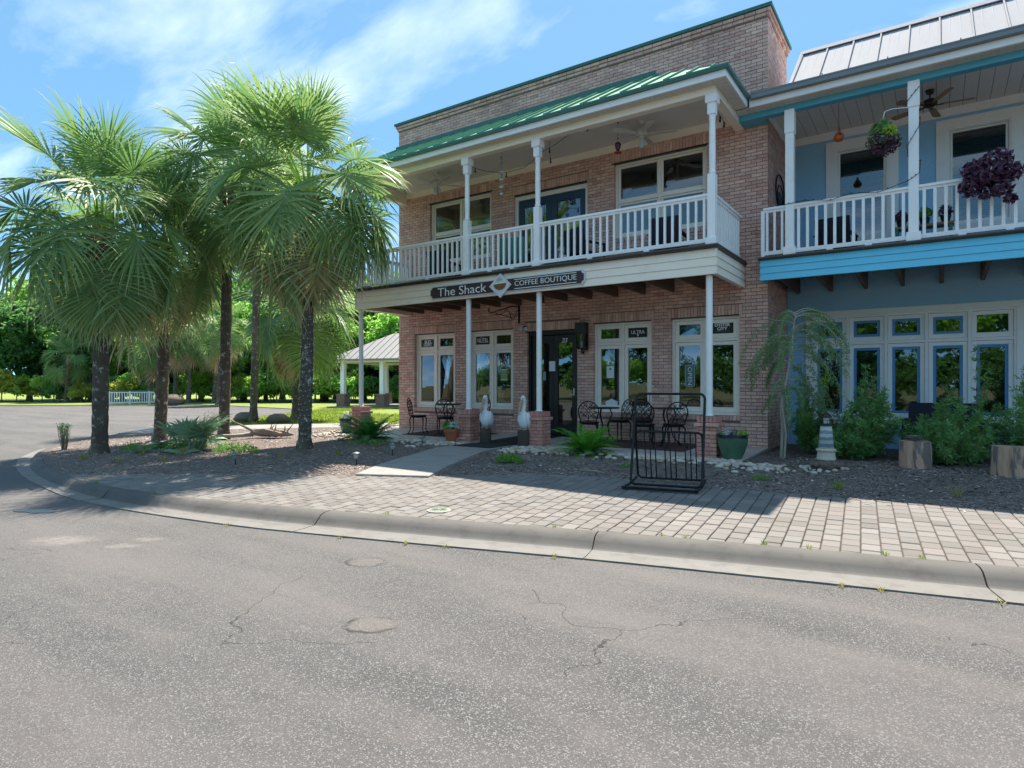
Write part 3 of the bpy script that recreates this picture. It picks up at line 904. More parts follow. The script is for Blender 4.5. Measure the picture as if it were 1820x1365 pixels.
# river stones along the porch edge
rng = random.Random(3)
st = MB()
def stone(x, y, z, r):
    st.val = rng.uniform(.02, 1)
    st.ball((x, y, z), r*rng.uniform(.8, 1.3), r*rng.uniform(.7, 1.1), r*rng.uniform(.45, .75), 7, 5, .12, rng)
def stones(x0, x1, w0, w1, n, yoff=10.2):
    for k in range(n):
        x = rng.uniform(x0, x1); t = (x-x0)/(x1-x0)
        y = yoff-abs(rng.gauss(0, .5))*(w0+(w1-w0)*t)
        if inpoly(x, y, [(-6.9, 6), (-6.85, 10.4), (-8.1, 10.4), (-8.1, 6)]): continue
        stone(x, y, bed_z(x, y)+.02, rng.uniform(.026, .06))
stones(-11.0, -8.1, .5, .75, 340); stones(-6.85, -5.0, .75, .5, 230); stones(-5.0, -2.6, .45, .6, 330)
for k in range(120):
    x = rng.gauss(-2.35, .28); y = 9.9+rng.gauss(0, .2); stone(x, y, bed_z(x, y)+.018, rng.uniform(.025, .05))
for k in range(110):
    x = rng.gauss(-12.3, .5); y = 10.3+rng.gauss(0, .35); stone(x, y, bed_z(x, y)+.018, rng.uniform(.025, .05))
for k in range(40):
    a = rng.uniform(0, 2*PI); x = -1.36+math.cos(a)*rng.uniform(.2, .34); y = 10.25+math.sin(a)*rng.uniform(.2, .34)
    stone(x, y, bed_z(x, y)+.012, rng.uniform(.02, .04))
so = st.build('river_stones', M['pebble'], smooth=True)
tag(so, 'pale tan and white river pebbles edging the porch', 'pebbles', kind='stuff')

# puddle at the gutter
m = MB(); rng = random.Random(8)
m.sheet([(-8.87+math.cos(a*PI/12)*(.24+.08*rng.random())-.3*math.sin(a*PI/12)*.12, 2.93+math.sin(a*PI/12)*(.06+.05*rng.random())+.5*math.cos(a*PI/12)*.24) for a in range(24)], .006)
tag(m.build('puddle', M['puddle']), 'shallow puddle of clear water on the asphalt near the kerb', 'puddle')
# ------------------------------------------------------------------ brick coursing
COURSE, BL, JT = .0677, .2032, .0105
def courses(a0, a1, z0, z1, holes, start=0.0):
    """running bond pieces (a,b,za,zb) of a wall from a0..a1, z0..z1, leaving holes (a0,a1,z0,z1)"""
    out = []
    n = int((z1-z0)/COURSE+.5)
    for r in range(n):
        za = z0+r*COURSE; zb = za+COURSE-JT; zm = (za+zb)/2
        iv = [(a0, a1)]
        for h in holes:
            if h[2]-.02 < zm < h[3]+.0:
                nv = []
                for s_, e_ in iv:
                    if h[1] <= s_ or h[0] >= e_: nv.append((s_, e_)); continue
                    if h[0] > s_: nv.append((s_, h[0]))
                    if h[1] < e_: nv.append((h[1], e_))
                iv = nv
        sh = start+(BL/2 if r % 2 else 0)
        for s_, e_ in iv:
            k0 = math.floor((s_-a0-sh)/BL); k1 = math.ceil((e_-a0-sh)/BL)
            row = []
            for k in range(k0, k1+1):
                b0 = max(a0+sh+k*BL, s_); b1 = min(a0+sh+k*BL+BL-JT, e_)
                if b1-b0 > .028: row.append([b0, b1])
            if row:                                # cut ends close up to the opening
                row[0][0] = s_; row[-1][1] = e_
            out += [(q0, q1, za, zb) for q0, q1 in row]
    return out
def soldiers(a0, a1, z0, z1):
    n = max(1, round((a1-a0)/COURSE)); w = (a1-a0)/n
    return [(a0+i*w+JT*.45, a0+(i+1)*w-JT*.45, z0, z1) for i in range(n)]
CAM = Vector((0, 0, 1.5))
ALL_BRICKS = []      # (distance, parent, box)
def front_bricks(parent, pieces, y, depth=.1, jit=.0022, rng=random.Random(1)):
    for a, b, za, zb in pieces:
        dy = rng.uniform(-jit, jit)
        bx = (a, y+dy, za, b, y+depth, zb)
        d = (Vector(((a+b)/2, y, (za+zb)/2))-CAM).length
        ALL_BRICKS.append((d, parent, bx))
def side_bricks(parent, pieces, x, depth=.1, sign=1, rng=random.Random(2)):
    for a, b, za, zb in pieces:
        dx = rng.uniform(-.002, .002)
        bx = (x-depth, a, za, x+dx, b, zb) if sign > 0 else (x+dx, a, za, x+depth, b, zb)
        d = (Vector((x, (a+b)/2, (za+zb)/2))-CAM).length
        ALL_BRICKS.append((d, parent, bx))
def wall_core(a0, a1, z0, z1, holes, fn):
    """fn(a0,a1,z0,z1) adds a box; grid cells outside the holes"""
    A_ = sorted(set([a0, a1]+[h[0] for h in holes]+[h[1] for h in holes])); Z_ = sorted(set([z0, z1]+[h[2] for h in holes]+[h[3] for h in holes]))
    A_ = [a for a in A_ if a0 <= a <= a1]; Z_ = [z for z in Z_ if z0 <= z <= z1]
    for za, zb in zip(Z_, Z_[1:]):
        run = None
        for aa, ab in zip(A_, A_[1:]):
            mid = ((aa+ab)/2, (za+zb)/2)
            solid = not any(h[0] < mid[0] < h[1] and h[2] < mid[1] < h[3] for h in holes)
            if solid:
                run = (run[0], ab) if run else (aa, ab)
            if (not solid or ab == A_[-1]) and run:
                fn(run[0], run[1], za, zb); run = None

def text_mesh(s, mat, width=None, height=None, extrude=.002, shear=0.0, bold=0.0, space=1.0):
    cu = bpy.data.curves.new('text', 'FONT'); cu.body = s; cu.size = 1.0; cu.extrude = 0.0; cu.align_x = 'CENTER'; cu.align_y = 'CENTER'
    cu.shear = shear; cu.offset = bold; cu.space_character = space; cu.space_line = .85; cu.resolution_u = 4
    cu.extrude = .02
    ob = bpy.data.objects.new('text', cu); col.objects.link(ob)
    dg = bpy.context.evaluated_depsgraph_get(); dg.update()
    me = bpy.data.meshes.new_from_object(ob.evaluated_get(dg))
    bpy.data.objects.remove(ob); bpy.data.curves.remove(cu)
    xs = [v.co.x for v in me.vertices]; ys = [v.co.y for v in me.vertices]
    x0, x1, y0, y1 = min(xs), max(xs), min(ys), max(ys)
    sx = (width/(x1-x0)) if width else None; sy = (height/(y1-y0)) if height else None
    sx = sx or sy; sy = sy or sx
    for v in me.vertices:
        v.co = Vector(((v.co.x-(x0+x1)/2)*sx, -v.co.z/.02*extrude, (v.co.y-(y0+y1)/2)*sy))   # faces -Y
    me.materials.clear(); me.materials.append(mat)
    me.update()
    return me

# windows: frame mesh with its sashes and panes below it
PANE_RNG = random.Random(99)
def window(parent, x0, x1, z0, z1, y, cols, splits, mframe, fw=.05, sw=.042, depth=.10, sash_in=.028, glass=None, name='window', mull=.05, rail_in=None):
    """splits: z heights of transom bars; one light for each column and row"""
    fr = MB()
    fr.box(x0, y, z0, x0+fw, y+depth, z1); fr.box(x1-fw, y, z0, x1, y+depth, z1)
    fr.box(x0+fw, y+.002, z1-fw, x1-fw, y+depth, z1); fr.box(x0+fw, y-.012, z0, x1-fw, y+depth, z0+fw)
    W = (x1-x0-2*fw-(cols-1)*mull)/cols
    zs = [z0+fw]+[v for s_ in splits for v in (s_-mull/2, s_+mull/2)]+[z1-fw]
    for s_ in splits: fr.box(x0+fw, y+.004, s_-mull/2, x1-fw, y+depth, s_+mull/2)
    for c_ in range(cols-1):
        xa = x0+fw+W*(c_+1)+mull*c_
        fr.box(xa, y-.003, z0+fw, xa+mull, y+depth, z1-fw)
    f = fr.build(name, mframe, parent)
    panes = []
    for c_ in range(cols):
        xa = x0+fw+c_*(W+mull); xb = xa+W
        for r_ in range(len(splits)+1):
            za, zb = zs[2*r_], zs[2*r_+1]
            g_ = .004
            s_ = MB(); yy = y+sash_in
            a, b, c0, d = xa+g_, xb-g_, za+g_, zb-g_
            s_.cbox(a, yy, c0, a+sw, yy+.045, d); s_.cbox(b-sw, yy, c0, b, yy+.045, d)
            s_.cbox(a+sw, yy+.001, c0, b-sw, yy+.045, c0+sw*1.25); s_.cbox(a+sw, yy+.001, d-sw, b-sw, yy+.045, d)
            s_.build('sash', mframe, f)
            p = MB(); yp = yy+.022
            p.box(a+sw-.004, yp, c0+sw*1.25-.004, b-sw+.004, yp+.006, d-sw+.004)
            p.v = [(vx, vy+PANE_RNG.uniform(-.0035, .0035), vz) for vx, vy, vz in p.v]      # panes never sit quite true
            p.build('pane', glass or M['glass'], f)
            panes.append((a+sw, b-sw, c0+sw*1.25, d-sw, yp))
    return f, panes

# ================================================================== brick building
BX0, BX1, WY = -12.155, -2.615, 12.33
ZP = .34                                   # porch at the wall
bb = empty('brick_building', (-7.4, 12.33, .1), 0, 'two-storey brick shop building with white balcony and green metal porch roof', 'building')
LW = [(-11.58, -10.18), (-9.73, -8.38), (-6.25, -4.90), (-4.49, -3.132)]
LZ0, LZ1 = .915, 2.865
DO = (-7.977, -6.644, .30, 2.77)
UW = [(-11.035, -9.03), (-5.755, -3.757)]
UZ0, UZ1 = 4.66, 6.285
UD = (-8.362, -6.391, 3.80, 6.04)
open_ = [(a, b, LZ0, LZ1) for a, b in LW]+[DO]+[(a, b, UZ0, UZ1) for a, b in UW]+[UD]
ZB, ZT = .235, 8.43
SH = .205
hdr = [(a-.06, b+.06, LZ1, LZ1+SH) for a, b in LW]+[(DO[0]-.06, DO[1]+.06, DO[3], DO[3]+SH)]+[(a-.06, b+.06, UZ1, UZ1+SH) for a, b in UW]+[(UD[0]-.03, UD[1]+.03, UD[3], UD[3]+SH)]
sills = [(a-.02, b+.02, LZ0-.095, LZ0) for a, b in LW]+[(a-.02, b+.02, UZ0-.095, UZ0) for a, b in UW]
holes_b = open_+hdr+sills
core = MB()
big = [(h[0]-.006, h[1]+.006, h[2]-.006, h[3]+.006) for h in open_]
wall_core(BX0+.012, BX1-.012, ZB-.1, ZT, big, lambda a, b, c_, d: core.box(a, WY+.011, c_, b, WY+.24, d))
front = core.build('front_wall', M['mortar'], bb)
front_bricks(front, courses(BX0, BX1, ZB, ZT, holes_b), WY)
for h in hdr: front_bricks(front, soldiers(h[0]+.005, h[1]-.005, h[2]+.005, h[3]-JT), WY-.003)
for h in sills: front_bricks(front, soldiers(h[0]+.005, h[1]-.005, h[2]+.002, h[3]-.004), WY-.016, .12)
# right return wall and left end wall
core = MB(); core.box(BX1-.24, WY+.245, ZB-.1, BX1-.011, 14.12, ZT)
rw = core.build('end_wall', M['mortar'], bb)
side_bricks(rw, courses(WY+.102, 14.12, ZB, ZT, [], .05), BX1)
core = MB(); core.box(BX0+.011, WY+.245, ZB-.1, BX0+.24, 21.9, ZT-.9)
lw_ = core.build('end_wall', M['mortar'], bb)
side_bricks(lw_, courses(WY+.102, 15.0, ZB, ZT-.95, [], .05), BX0, sign=-1)
# parapet cap, corbelled in two courses
core = MB()
for k, (z, o_) in enumerate(((8.43, .03), (8.4977, .06))):
    front_bricks(front, courses(BX0-o_, BX1+o_, z, z+COURSE, [], k*.05), WY-o_, .16)
    side_bricks(rw, courses(WY-o_+.16, 14.12, z, z+COURSE, [], k*.05), BX1+o_, .16)
core.box(BX0, WY-.02, 8.40, BX1, WY+.24, 8.56); core.box(BX1-.24, WY+.24, 8.40, BX1, 14.12, 8.56)
core.build('parapet', M['mortar'], bb)
cp = MB()
cp.box(BX0-.09, WY-.09, 8.567, BX1+.09, WY+.30, 8.622)
cp.box(BX1-.30, WY+.30, 8.567, BX1+.09, 14.16, 8.621)
cp.box(BX0-.094, WY-.094, 8.595, BX1+.094, WY-.09, 8.625)
cp.build('coping', M['green_dark'], bb)
# back, inner floors and rooms
inn = MB()
inn.box(BX0+.24, 16.2, .2, BX1-.24, 16.3, 7.6)                      # rear room wall
inn.box(BX0+.24, WY+.24, .18, BX1-.24, 16.2, .335)
inn.box(BX0+.24, WY+.24, 3.45, BX1-.24, 16.2, 3.83)
inn.box(BX0+.24, WY+.24, 7.0, BX1-.24, 16.2, 7.6)
inn.box(BX1-.30, WY+.24, .335, BX1-.241, 16.2, 7.0); inn.box(BX0+.241, WY+.24, .335, BX0+.30, 16.2, 7.0)
inn.build('interior_room', M['interior'], bb)
rm = MB(); rm.box(BX0, 14.12, 7.3, BX1, 22.0, 7.42); rm.box(BX1-.24, 14.13, .2, BX1-.02, 22, 7.3); rm.box(BX0, 21.9, .2, BX1, 22.0, 7.3)
rm.build('rear_block', M['mortar'], bb)

# ground floor windows
WF = WY+.085
lower_panes = []
for a, b in LW:
    f, p = window(bb, a+.004, b-.004, LZ0+.003, LZ1-.003, WF, 2, [2.40], M['cream_win'], fw=.055, sw=.075, mull=.05)
    lower_panes.append(p)
# upper double windows with a meeting rail
for a, b in UW:
    f, p = window(bb, a+.004, b-.004, UZ0+.003, UZ1-.003, WF, 2, [5.44], M['cream_win'], fw=.06, sw=.045, mull=.04)
    t_ = MB(); t_.box(a, WY+.004, UZ1-.022, b, WY+.09, UZ1-.002); t_.build('lintel_strip', M['black_paint'], bb)
t_ = MB(); t_.box(UD[0]+.002, WY+.004, UD[3]-.024, UD[1]-.002, WY+.09, UD[3]-.002); t_.build('lintel_strip', M['black_paint'], bb)
for a, b in LW:
    t_ = MB(); t_.box(a, WY+.02, LZ1-.0155, b, WY+.09, LZ1-.0025); t_.build('lintel_strip', M['bronze'], bb)
# curtains hanging inside
def wavy(x0, x1, z0, z1, y, amp, per, rng):
    c = MB(); n = int((x1-x0)/.02); ph = rng.uniform(0, 6)
    vs_ = []
    for i in range(n+1):
        x = x0+(x1-x0)*i/n
        yy = y+amp*math.sin(2*PI*x/per+ph)+amp*.5*math.sin(2*PI*x/per*2.3)
        vs_ += [(x, yy, z0), (x, yy, z1)]
    c.add(vs_, [(2*i, 2*i+2, 2*i+3, 2*i+1) for i in range(n)])
    return c
rng = random.Random(4)
def curtain(x0, x1, z0, z1, y, mat, lab):
    c = wavy(x0, x1, z0, z1, y, .025, .16, rng).build('curtain', M[mat], smooth=True)
    tag(c, lab, 'curtain')
curtain(-11.52, -10.86, .95, 2.36, WY+.28, 'curtain', 'wide grey curtain in the window by the building corner')
curtain(-10.66, -10.36, .95, 2.36, WY+.28, 'view_standin', 'narrow pale stand-in for the bright view through the window by the building corner')  # bright view through to another window, put into a pale curtain's colour
curtain(-9.60, -9.12, .95, 2.36, WY+.28, 'curtain', 'grey curtain in the window behind the carved pelicans')

# street door: black double door with glass
d = MB()
y = WY+.06
d.box(DO[0], y, DO[2]+.04, DO[0]+.07, y+.12, DO[3]-.004); d.box(DO[1]-.07, y, DO[2]+.04, DO[1], y+.12, DO[3]-.004)
d.box(DO[0]+.07, y, DO[3]-.10, DO[1]-.07, y+.12, DO[3]-.004)
d.box(DO[0], y-.02, .30, DO[1], y+.12, .355)
door = d.build('door_frame', M['black_paint'], bb)
for xa, xb in ((DO[0]+.075, (DO[0]+DO[1])/2-.004), ((DO[0]+DO[1])/2+.004, DO[1]-.075)):
    l_ = MB(); yy = y+.04; st_ = .11
    l_.cbox(xa, yy, .36, xa+st_, yy+.05, 2.66); l_.cbox(xb-st_, yy, .36, xb, yy+.05, 2.66)
    l_.cbox(xa+st_, yy+.001, .36, xb-st_, yy+.05, .60); l_.cbox(xa+st_, yy+.001, 2.48, xb-st_, yy+.05, 2.66)
    lf = l_.build('door_leaf', M['black_paint'], bb)
    p_ = MB(); p_.box(xa+st_-.004, yy+.02, .598, xb-st_+.004, yy+.028, 2.482); p_.build('pane', M['glass'], lf)
h_ = MB(); h_.cbox(-6.77, y-.015, 1.26, -6.735, y+.042, 1.44); h_.bar((-6.752, y-.03, 1.30), (-6.852, y-.03, 1.30), .018)
h_.box(-6.765, y-.034, 1.285, -6.74, y-.01, 1.315)
h_.build('door_handle', M['steel'], bb)
nm = link_mesh('door_number', text_mesh('23', M['lettering'], height=.105, shear=.25, bold=.02), bb, Vector((-7.02, y+.035, 2.53))-ORG[bb.name])
# balcony double door, navy
d = MB(); x0, x1, z0, z1 = UD; y = WY+.07
d.box(x0, y, z0+.04, x0+.085, y+.12, z1-.03); d.box(x1-.085, y, z0+.04, x1, y+.12, z1-.03); d.box(x0+.085, y, z1-.13, x1-.085, y+.12, z1-.03)
d.build('door_frame', M['cream_win'], bb)
xm = (x0+x1)/2
for xa, xb in ((x0+.09, xm-.003), (xm+.003, x1-.09)):
    l_ = MB(); yy = y+.03; st_ = .14
    l_.cbox(xa, yy, 3.86, xa+st_, yy+.05, z1-.135); l_.cbox(xb-st_, yy, 3.86, xb, yy+.05, z1-.135)
    l_.cbox(xa+st_, yy+.001, 3.86, xb-st_, yy+.05, 4.12); l_.cbox(xa+st_, yy+.001, z1-.31, xb-st_, yy+.05, z1-.135)
    lf = l_.build('door_leaf', M['navy_paint'], bb)
    p_ = MB(); p_.box(xa+st_-.004, yy+.02, 4.118, xb-st_+.004, yy+.028, z1-.308); p_.build('pane', M['glass'], lf)
link_mesh('door_number', text_mesh('25', M['print_black'], height=.11, bold=.03), bb, Vector((-6.83, y+.02, 5.66))-ORG[bb.name])

# porch slab with tiles
def zporch(x, y): return .29+.05*min(1, max(0, (y-10.24)/(12.3-10.24)))
m = MB(); PX0, PX1, PY0 = -12.05, -2.60, 10.24
m.prism([(PX0, PY0), (PX1, PY0), (PX1, WY-.002), (PX0, WY-.002)], .05, lambda x, y: zporch(x, y)-.012)
porch = m.build('porch', M['concrete'], bb)
nx, ny = 31, 7
tw = (PX1-PX0)/nx; th_ = (WY-.02-PY0)/ny
def tile_poly(i, j): return [(PX0+i*tw+.003, PY0+j*th_+.003), (PX0+(i+1)*tw-.003, PY0+j*th_+.003), (PX0+(i+1)*tw-.003, PY0+(j+1)*th_-.003), (PX0+i*tw+.003, PY0+(j+1)*th_-.003)]
tme = MB(); tme.prism([(-tw/2+.003, -th_/2+.003), (tw/2-.003, -th_/2+.003), (tw/2-.003, th_/2-.003), (-tw/2+.003, th_/2-.003)], -.02, 0, .003)
tme = tme.mesh('tile', M['tile'])
for i in range(nx):
    for j in range(ny):
        cx = PX0+(i+.5)*tw; cy = PY0+(j+.5)*th_
        link_mesh('tile', tme, porch, Vector((cx, cy, zporch(cx, cy)))-ORG[porch.name], (math.atan(.05/2.06), 0, 0))

# piers and porch posts
PXS = [-11.76, -8.38, -6.585, -3.19]; PYC = 10.62
for k, x in enumerate(PXS):
    hw = .165
    c_ = MB(); c_.box(x-hw+.012, PYC-hw+.012, .12, x+hw-.012, PYC+hw-.012, .985)
    pier = c_.build('brick_pier', M['mortar'], bb)
    zb_ = .27 if k else .2
    nrow = 9 if k else 10
    for r_ in range(nrow):
        za = zb_+r_*COURSE; zz = za+COURSE-JT
        o_ = .035 if r_ == nrow-1 else 0.0
        h2 = hw+o_
        if r_ % 2: cuts = [(-h2, -h2+.205), (-h2+.215, h2)]
        else: cuts = [(-h2, -h2+.115), (-h2+.125, h2)]
        for a, b in cuts:
            ALL_BRICKS.append(((Vector((x, PYC-h2, za))-CAM).length-3, pier, (x+a, PYC-h2, za, x+b, PYC-h2+.1, zz)))
        for a, b in ((-h2+.11, .02), (.03, h2)):
            ALL_BRICKS.append(((Vector((x+h2, PYC, za))-CAM).length-3, pier, (x+h2-.1, PYC+a, za, x+h2, PYC+b, zz)))
            ALL_BRICKS.append(((Vector((x+h2, PYC, za))-CAM).length+3, pier, (x-h2, PYC+a, za, x-h2+.1, PYC+b, zz)))
        ALL_BRICKS.append((30, pier, (x-h2+.11, PYC+h2-.1, za, x+h2-.11, PYC+h2, zz)))
    zt = zb_+nrow*COURSE
    for q in range(5):      # rowlock cap
        a = x-hw+q*(2*hw/5)
        ALL_BRICKS.append(((Vector((x, PYC-hw, zt))-CAM).length-3, pier, (a+.005, PYC-hw, zt, a+2*hw/5-.005, PYC+hw, zt+.10)))
    p_ = MB(); p_.lathe([(.055, zt+.10), (.055, 3.359)], (x, PYC, 0), 20)
    p_.lathe([(.075, zt+.1), (.075, zt+.12)], (x, PYC, 0), 20)
    p_.build('porch_post', M['post_white'], bb, smooth=True, autosm=40)

# now lay the bricks: the nearest 300 singly, the others joined wall by wall
ALL_BRICKS.sort(key=lambda t_: t_[0])
rng = random.Random(21)
joined = {}
unit = {}
for k, (dist, par, bx) in enumerate(ALL_BRICKS):
    x0, y0, z0, x1, y1, z1 = bx
    mat = 'brick_pier' if par.name.startswith('brick_pier') else 'brick'
    if k < 300:
        key = (round(x1-x0, 3), round(y1-y0, 3), round(z1-z0, 3), mat)
        if key not in unit:
            u_ = MB(); u_.cbox(-key[0]/2, -key[1]/2, -key[2]/2, key[0]/2, key[1]/2, key[2]/2, .0035); unit[key] = u_.mesh('brick', M[mat])
        link_mesh('brick', unit[key], par, Vector(((x0+x1)/2, (y0+y1)/2, (z0+z1)/2))-ORG[par.name])
    else:
        j = joined.setdefault(par.name, (par, MB(), mat))
        j[1].val = rng.uniform(.01, 1); j[1].box(*bx)
for par, mbj, mat in joined.values():
    mbj.build('brick', M[mat], par, kind='stuff')

# balcony
def siding(parent, x0, x1, y, z0, z1, mat, n=3):
    h = (z1-z0)/n
    for i in range(n):
        a = z0+i*h; b = a+h
        s_ = MB(); s_.prism_yz([(y-.004, b-.003), (y-.019, a), (y+.03, a), (y+.03, b-.003)], x0, x1)
        s_.build('siding_board', mat, parent)
m = MB()
DX0, DX1, DY0, DZ = -11.82, -3.02, 10.46, 3.835
m.box(DX0-.03, DY0-.05, 3.795, DX1+.03, WY-.004, DZ)
bal = m.build('balcony', M['bronze'], bb)
fl = MB(); fl.box(DX0+.03, DY0+.03, 3.37, DX1-.03, DY0+.10, 3.795); fl.box(DX0+.03, DY0+.10, 3.37, DX0+.10, WY-.004, 3.795); fl.box(DX1-.10, DY0+.10, 3.37, DX1-.03, WY-.004, 3.795)
fl.build('rim_beam', M['cream'], bal)
siding(bal, DX0, DX1, DY0+.022, 3.362, 3.792, M['cream'])
for s_, x in ((1, DX1), (-1, DX0)):
    for i in range(3):
        h = .43/3; a = 3.362+i*h; b = a+h
        q = MB()
        if s_ > 0: q.prism_xz([(x-.028, a), (x+.002, a), (x-.018, b-.003), (x-.028, b-.003)], DY0+.004, WY-.006)
        else: q.prism_xz([(x+.028, a), (x+.028, b-.003), (x+.018, b-.003), (x-.002, a)], DY0+.004, WY-.006)
        q.build('siding_board', M['cream'], bal)
x = DX0+.55
while x < DX1-.2:
    j_ = MB(); j_.box(x, DY0+.101, 3.40, x+.045, WY-.005, 3.794); j_.build('joist', M['dark_wood'], bal); x += .62
bt = MB(); bt.box(DX0+.1, DY0+.1, 3.37, DX0+.16, WY-.005, 3.79); bt.build('joist', M['cream'], bal)
# deck boards
yb = DY0-.04
while yb < WY-.02:
    b_ = MB(); b_.box(DX0-.025, yb, DZ, DX1+.025, min(yb+.136, WY-.005), DZ+.025); b_.build('deck_board', M['deck'], bal); yb += .142
DT = DZ+.025
def up_post(parent, x, y, mat, z0, z1, w=.13, turned=True):
    p = MB(); h = w/2
    if turned:
        p.cbox(x-h, y-h, z0, x+h, y+h, 5.06, .008)
        p.lathe([(.030, 5.06), (.058, 5.075), (.058, 5.11), (.047, 5.13), (.050, 5.16), (.054, 5.4), (.052, 5.75), (.046, 5.95), (.056, 5.965), (.056, 5.985), (.046, 6.0), (.056, 6.02), (.056, 6.05), (.03, 6.055)], (x, y, 0), 20)
        p.cbox(x-h, y-h, 6.055, x+h, y+h, z1-.12, .008); p.cbox(x-h-.03, y-h-.03, z1-.14, x+h+.03, y+h+.03, z1, .006)
        p.cbox(x-h-.025, y-h-.025, z0, x+h+.025, y+h+.025, z0+.13, .008)
    else:
        p.cbox(x-h, y-h, z0, x+h, y+h, z1-.42, .008); p.cbox(x-h-.012, y-h-.012, z1-.42, x+h+.012, y+h+.012, z1, .008)
        p.cbox(x-h-.03, y-h-.03, z0, x+h+.03, y+h+.03, z0+.15, .008)
    return p.build('balcony_post', mat, parent, smooth=True, autosm=35)
UPX = [-11.74, -8.38, -6.585, -3.125]
for x in UPX: up_post(bal, x, 10.57, M['white'], DT, 6.385)
def railing(parent, p, q, z0, z1, mat, gap=.1355, bw=.038, extra=True):
    """rail between two points; z0 bottom of bottom rail, z1 top of top rail"""
    p = Vector((*p, 0)); q = Vector((*q, 0)); d = (q-p); L = d.length; d.normalize(); up = Vector((0, 0, 1))
    t = MB(); t.bar(p+up*(z1-.02), q+up*(z1-.02), .10, .04); t.bar(p+up*(z1-.06), q+up*(z1-.06), .045, .05); t.build('top_rail', mat, parent)
    t = MB(); t.bar(p+up*(z0+.035), q+up*(z0+.035), .05, .07); t.build('bottom_rail', mat, parent)
    n = int(L/gap); st_ = L/n
    bm_ = MB(); bm_.cbox(-bw/2, -bw/2, 0, bw/2, bw/2, z1-.08-(z0+.068), .004)
    me = bm_.mesh('baluster', mat); a = math.atan2(d.y, d.x)
    for i in range(n):
        c = p+d*(st_*(i+.5))
        o = link_mesh('baluster', me, parent, Vector((c.x, c.y, z0+.068))-ORG[parent.name], (0, 0, a))
    if extra:
        for k in (.33, .67):
            c = p+d*(L*k); b_ = MB(); b_.box(c.x-.05, c.y-.035, z0-.055, c.x+.05, c.y+.035, z0); b_.build('rail_block', mat, parent)
for a, b in zip(UPX, UPX[1:]):
    railing(bal, (a+.066, 10.57), (b-.066, 10.57), DT+.055, 4.735, M['white'])
railing(bal, (-3.125, 10.637), (-3.125, WY-.01), DT+.055, 4.735, M['white'], .145, extra=False)
railing(bal, (-11.74, 10.637), (-11.74, WY-.01), DT+.055, 4.735, M['white'], .145, extra=False)

# porch roof of the balcony
m = MB()
EY, EZ = 10.24, 6.64
rz = lambda y: EZ+.035+(y-EY)*(7.92-EZ-.035)/(WY-EY)
REX0, REX1 = -12.25, -2.82
hip = WY-EY
# sheathing under the metal, hipped at the end over the corner
def roof_quad(mb_, dz): mb_.add([(REX0, EY, rz(EY)+dz), (REX1, EY, rz(EY)+dz), (REX1-hip, WY-.002, rz(WY)+dz), (REX0, WY-.002, rz(WY)+dz)], [(0, 1, 2, 3)])
def hip_quad(mb_, dz): mb_.add([(REX1, EY, rz(EY)+dz), (REX1, WY-.002, rz(EY)+dz), (REX1-hip, WY-.002, rz(WY)+dz)], [(0, 1, 2)])
roof_quad(m, 0); hip_quad(m, 0)
roof = m.build('porch_roof', M['green_dark'], bb)
x = REX0
while x < REX1-.1:
    xb = min(x+.40, REX1)
    def ylim(xx): return WY-.004 if xx <= REX1-hip else EY+(REX1-xx)
    q = MB()
    q.add([(x+.012, EY-.01, rz(EY)+.012), (xb-.012, EY-.01, rz(EY)+.012), (xb-.012, ylim(xb-.012), rz(ylim(xb-.012))+.012), (x+.012, ylim(x+.012), rz(ylim(x+.012))+.012)], [(0, 1, 2, 3)])
    q.add([(x+.012, EY-.01, rz(EY)-.02), (xb-.012, EY-.01, rz(EY)-.02), (xb-.012, EY-.01, rz(EY)+.012), (x+.012, EY-.01, rz(EY)+.012)], [(0, 1, 2, 3)])
    ya = EY-.012; yb = ylim(x)
    for sx in (x-.011,):
        q.add([(sx, ya, rz(EY)), (sx+.022, ya, rz(EY)), (sx+.022, yb, rz(yb)), (sx, yb, rz(yb)), (sx, ya, rz(EY)+.052), (sx+.022, ya, rz(EY)+.052), (sx+.022, yb, rz(yb)+.052), (sx, yb, rz(yb)+.052)],
              [(0,3,2,1),(4,5,6,7),(0,1,5,4),(1,2,6,5),(2,3,7,6),(3,0,4,7)])
    q.build('roof_panel', M['teal_green'], roof); x += .40
fl = MB(); fl.box(REX0, WY-.022, 7.88, REX1-hip+.1, WY-.002, 8.02); fl.build('flashing', M['green_dark'], roof)
fa = MB()
fa.box(REX0, EY+.03, 6.515, REX1, EY+.05, 6.625); fa.box(REX1-.02, EY+.05, 6.515, REX1, 11.66, 6.625)
fa.build('fascia', M['white'], roof)
dr = MB(); dr.box(REX0-.02, EY-.03, 6.626, REX1+.055, EY+.05, 6.675); dr.box(REX1-.02, EY+.05, 6.626, REX1+.055, 11.64, 6.675)
dr.box(REX0-.02, EY-.036, 6.65, REX1+.062, EY-.03, 6.69); dr.box(REX1+.055, EY-.03, 6.65, REX1+.061, 11.64, 6.69)
dr.build('drip_edge', M['green_dark'], roof)
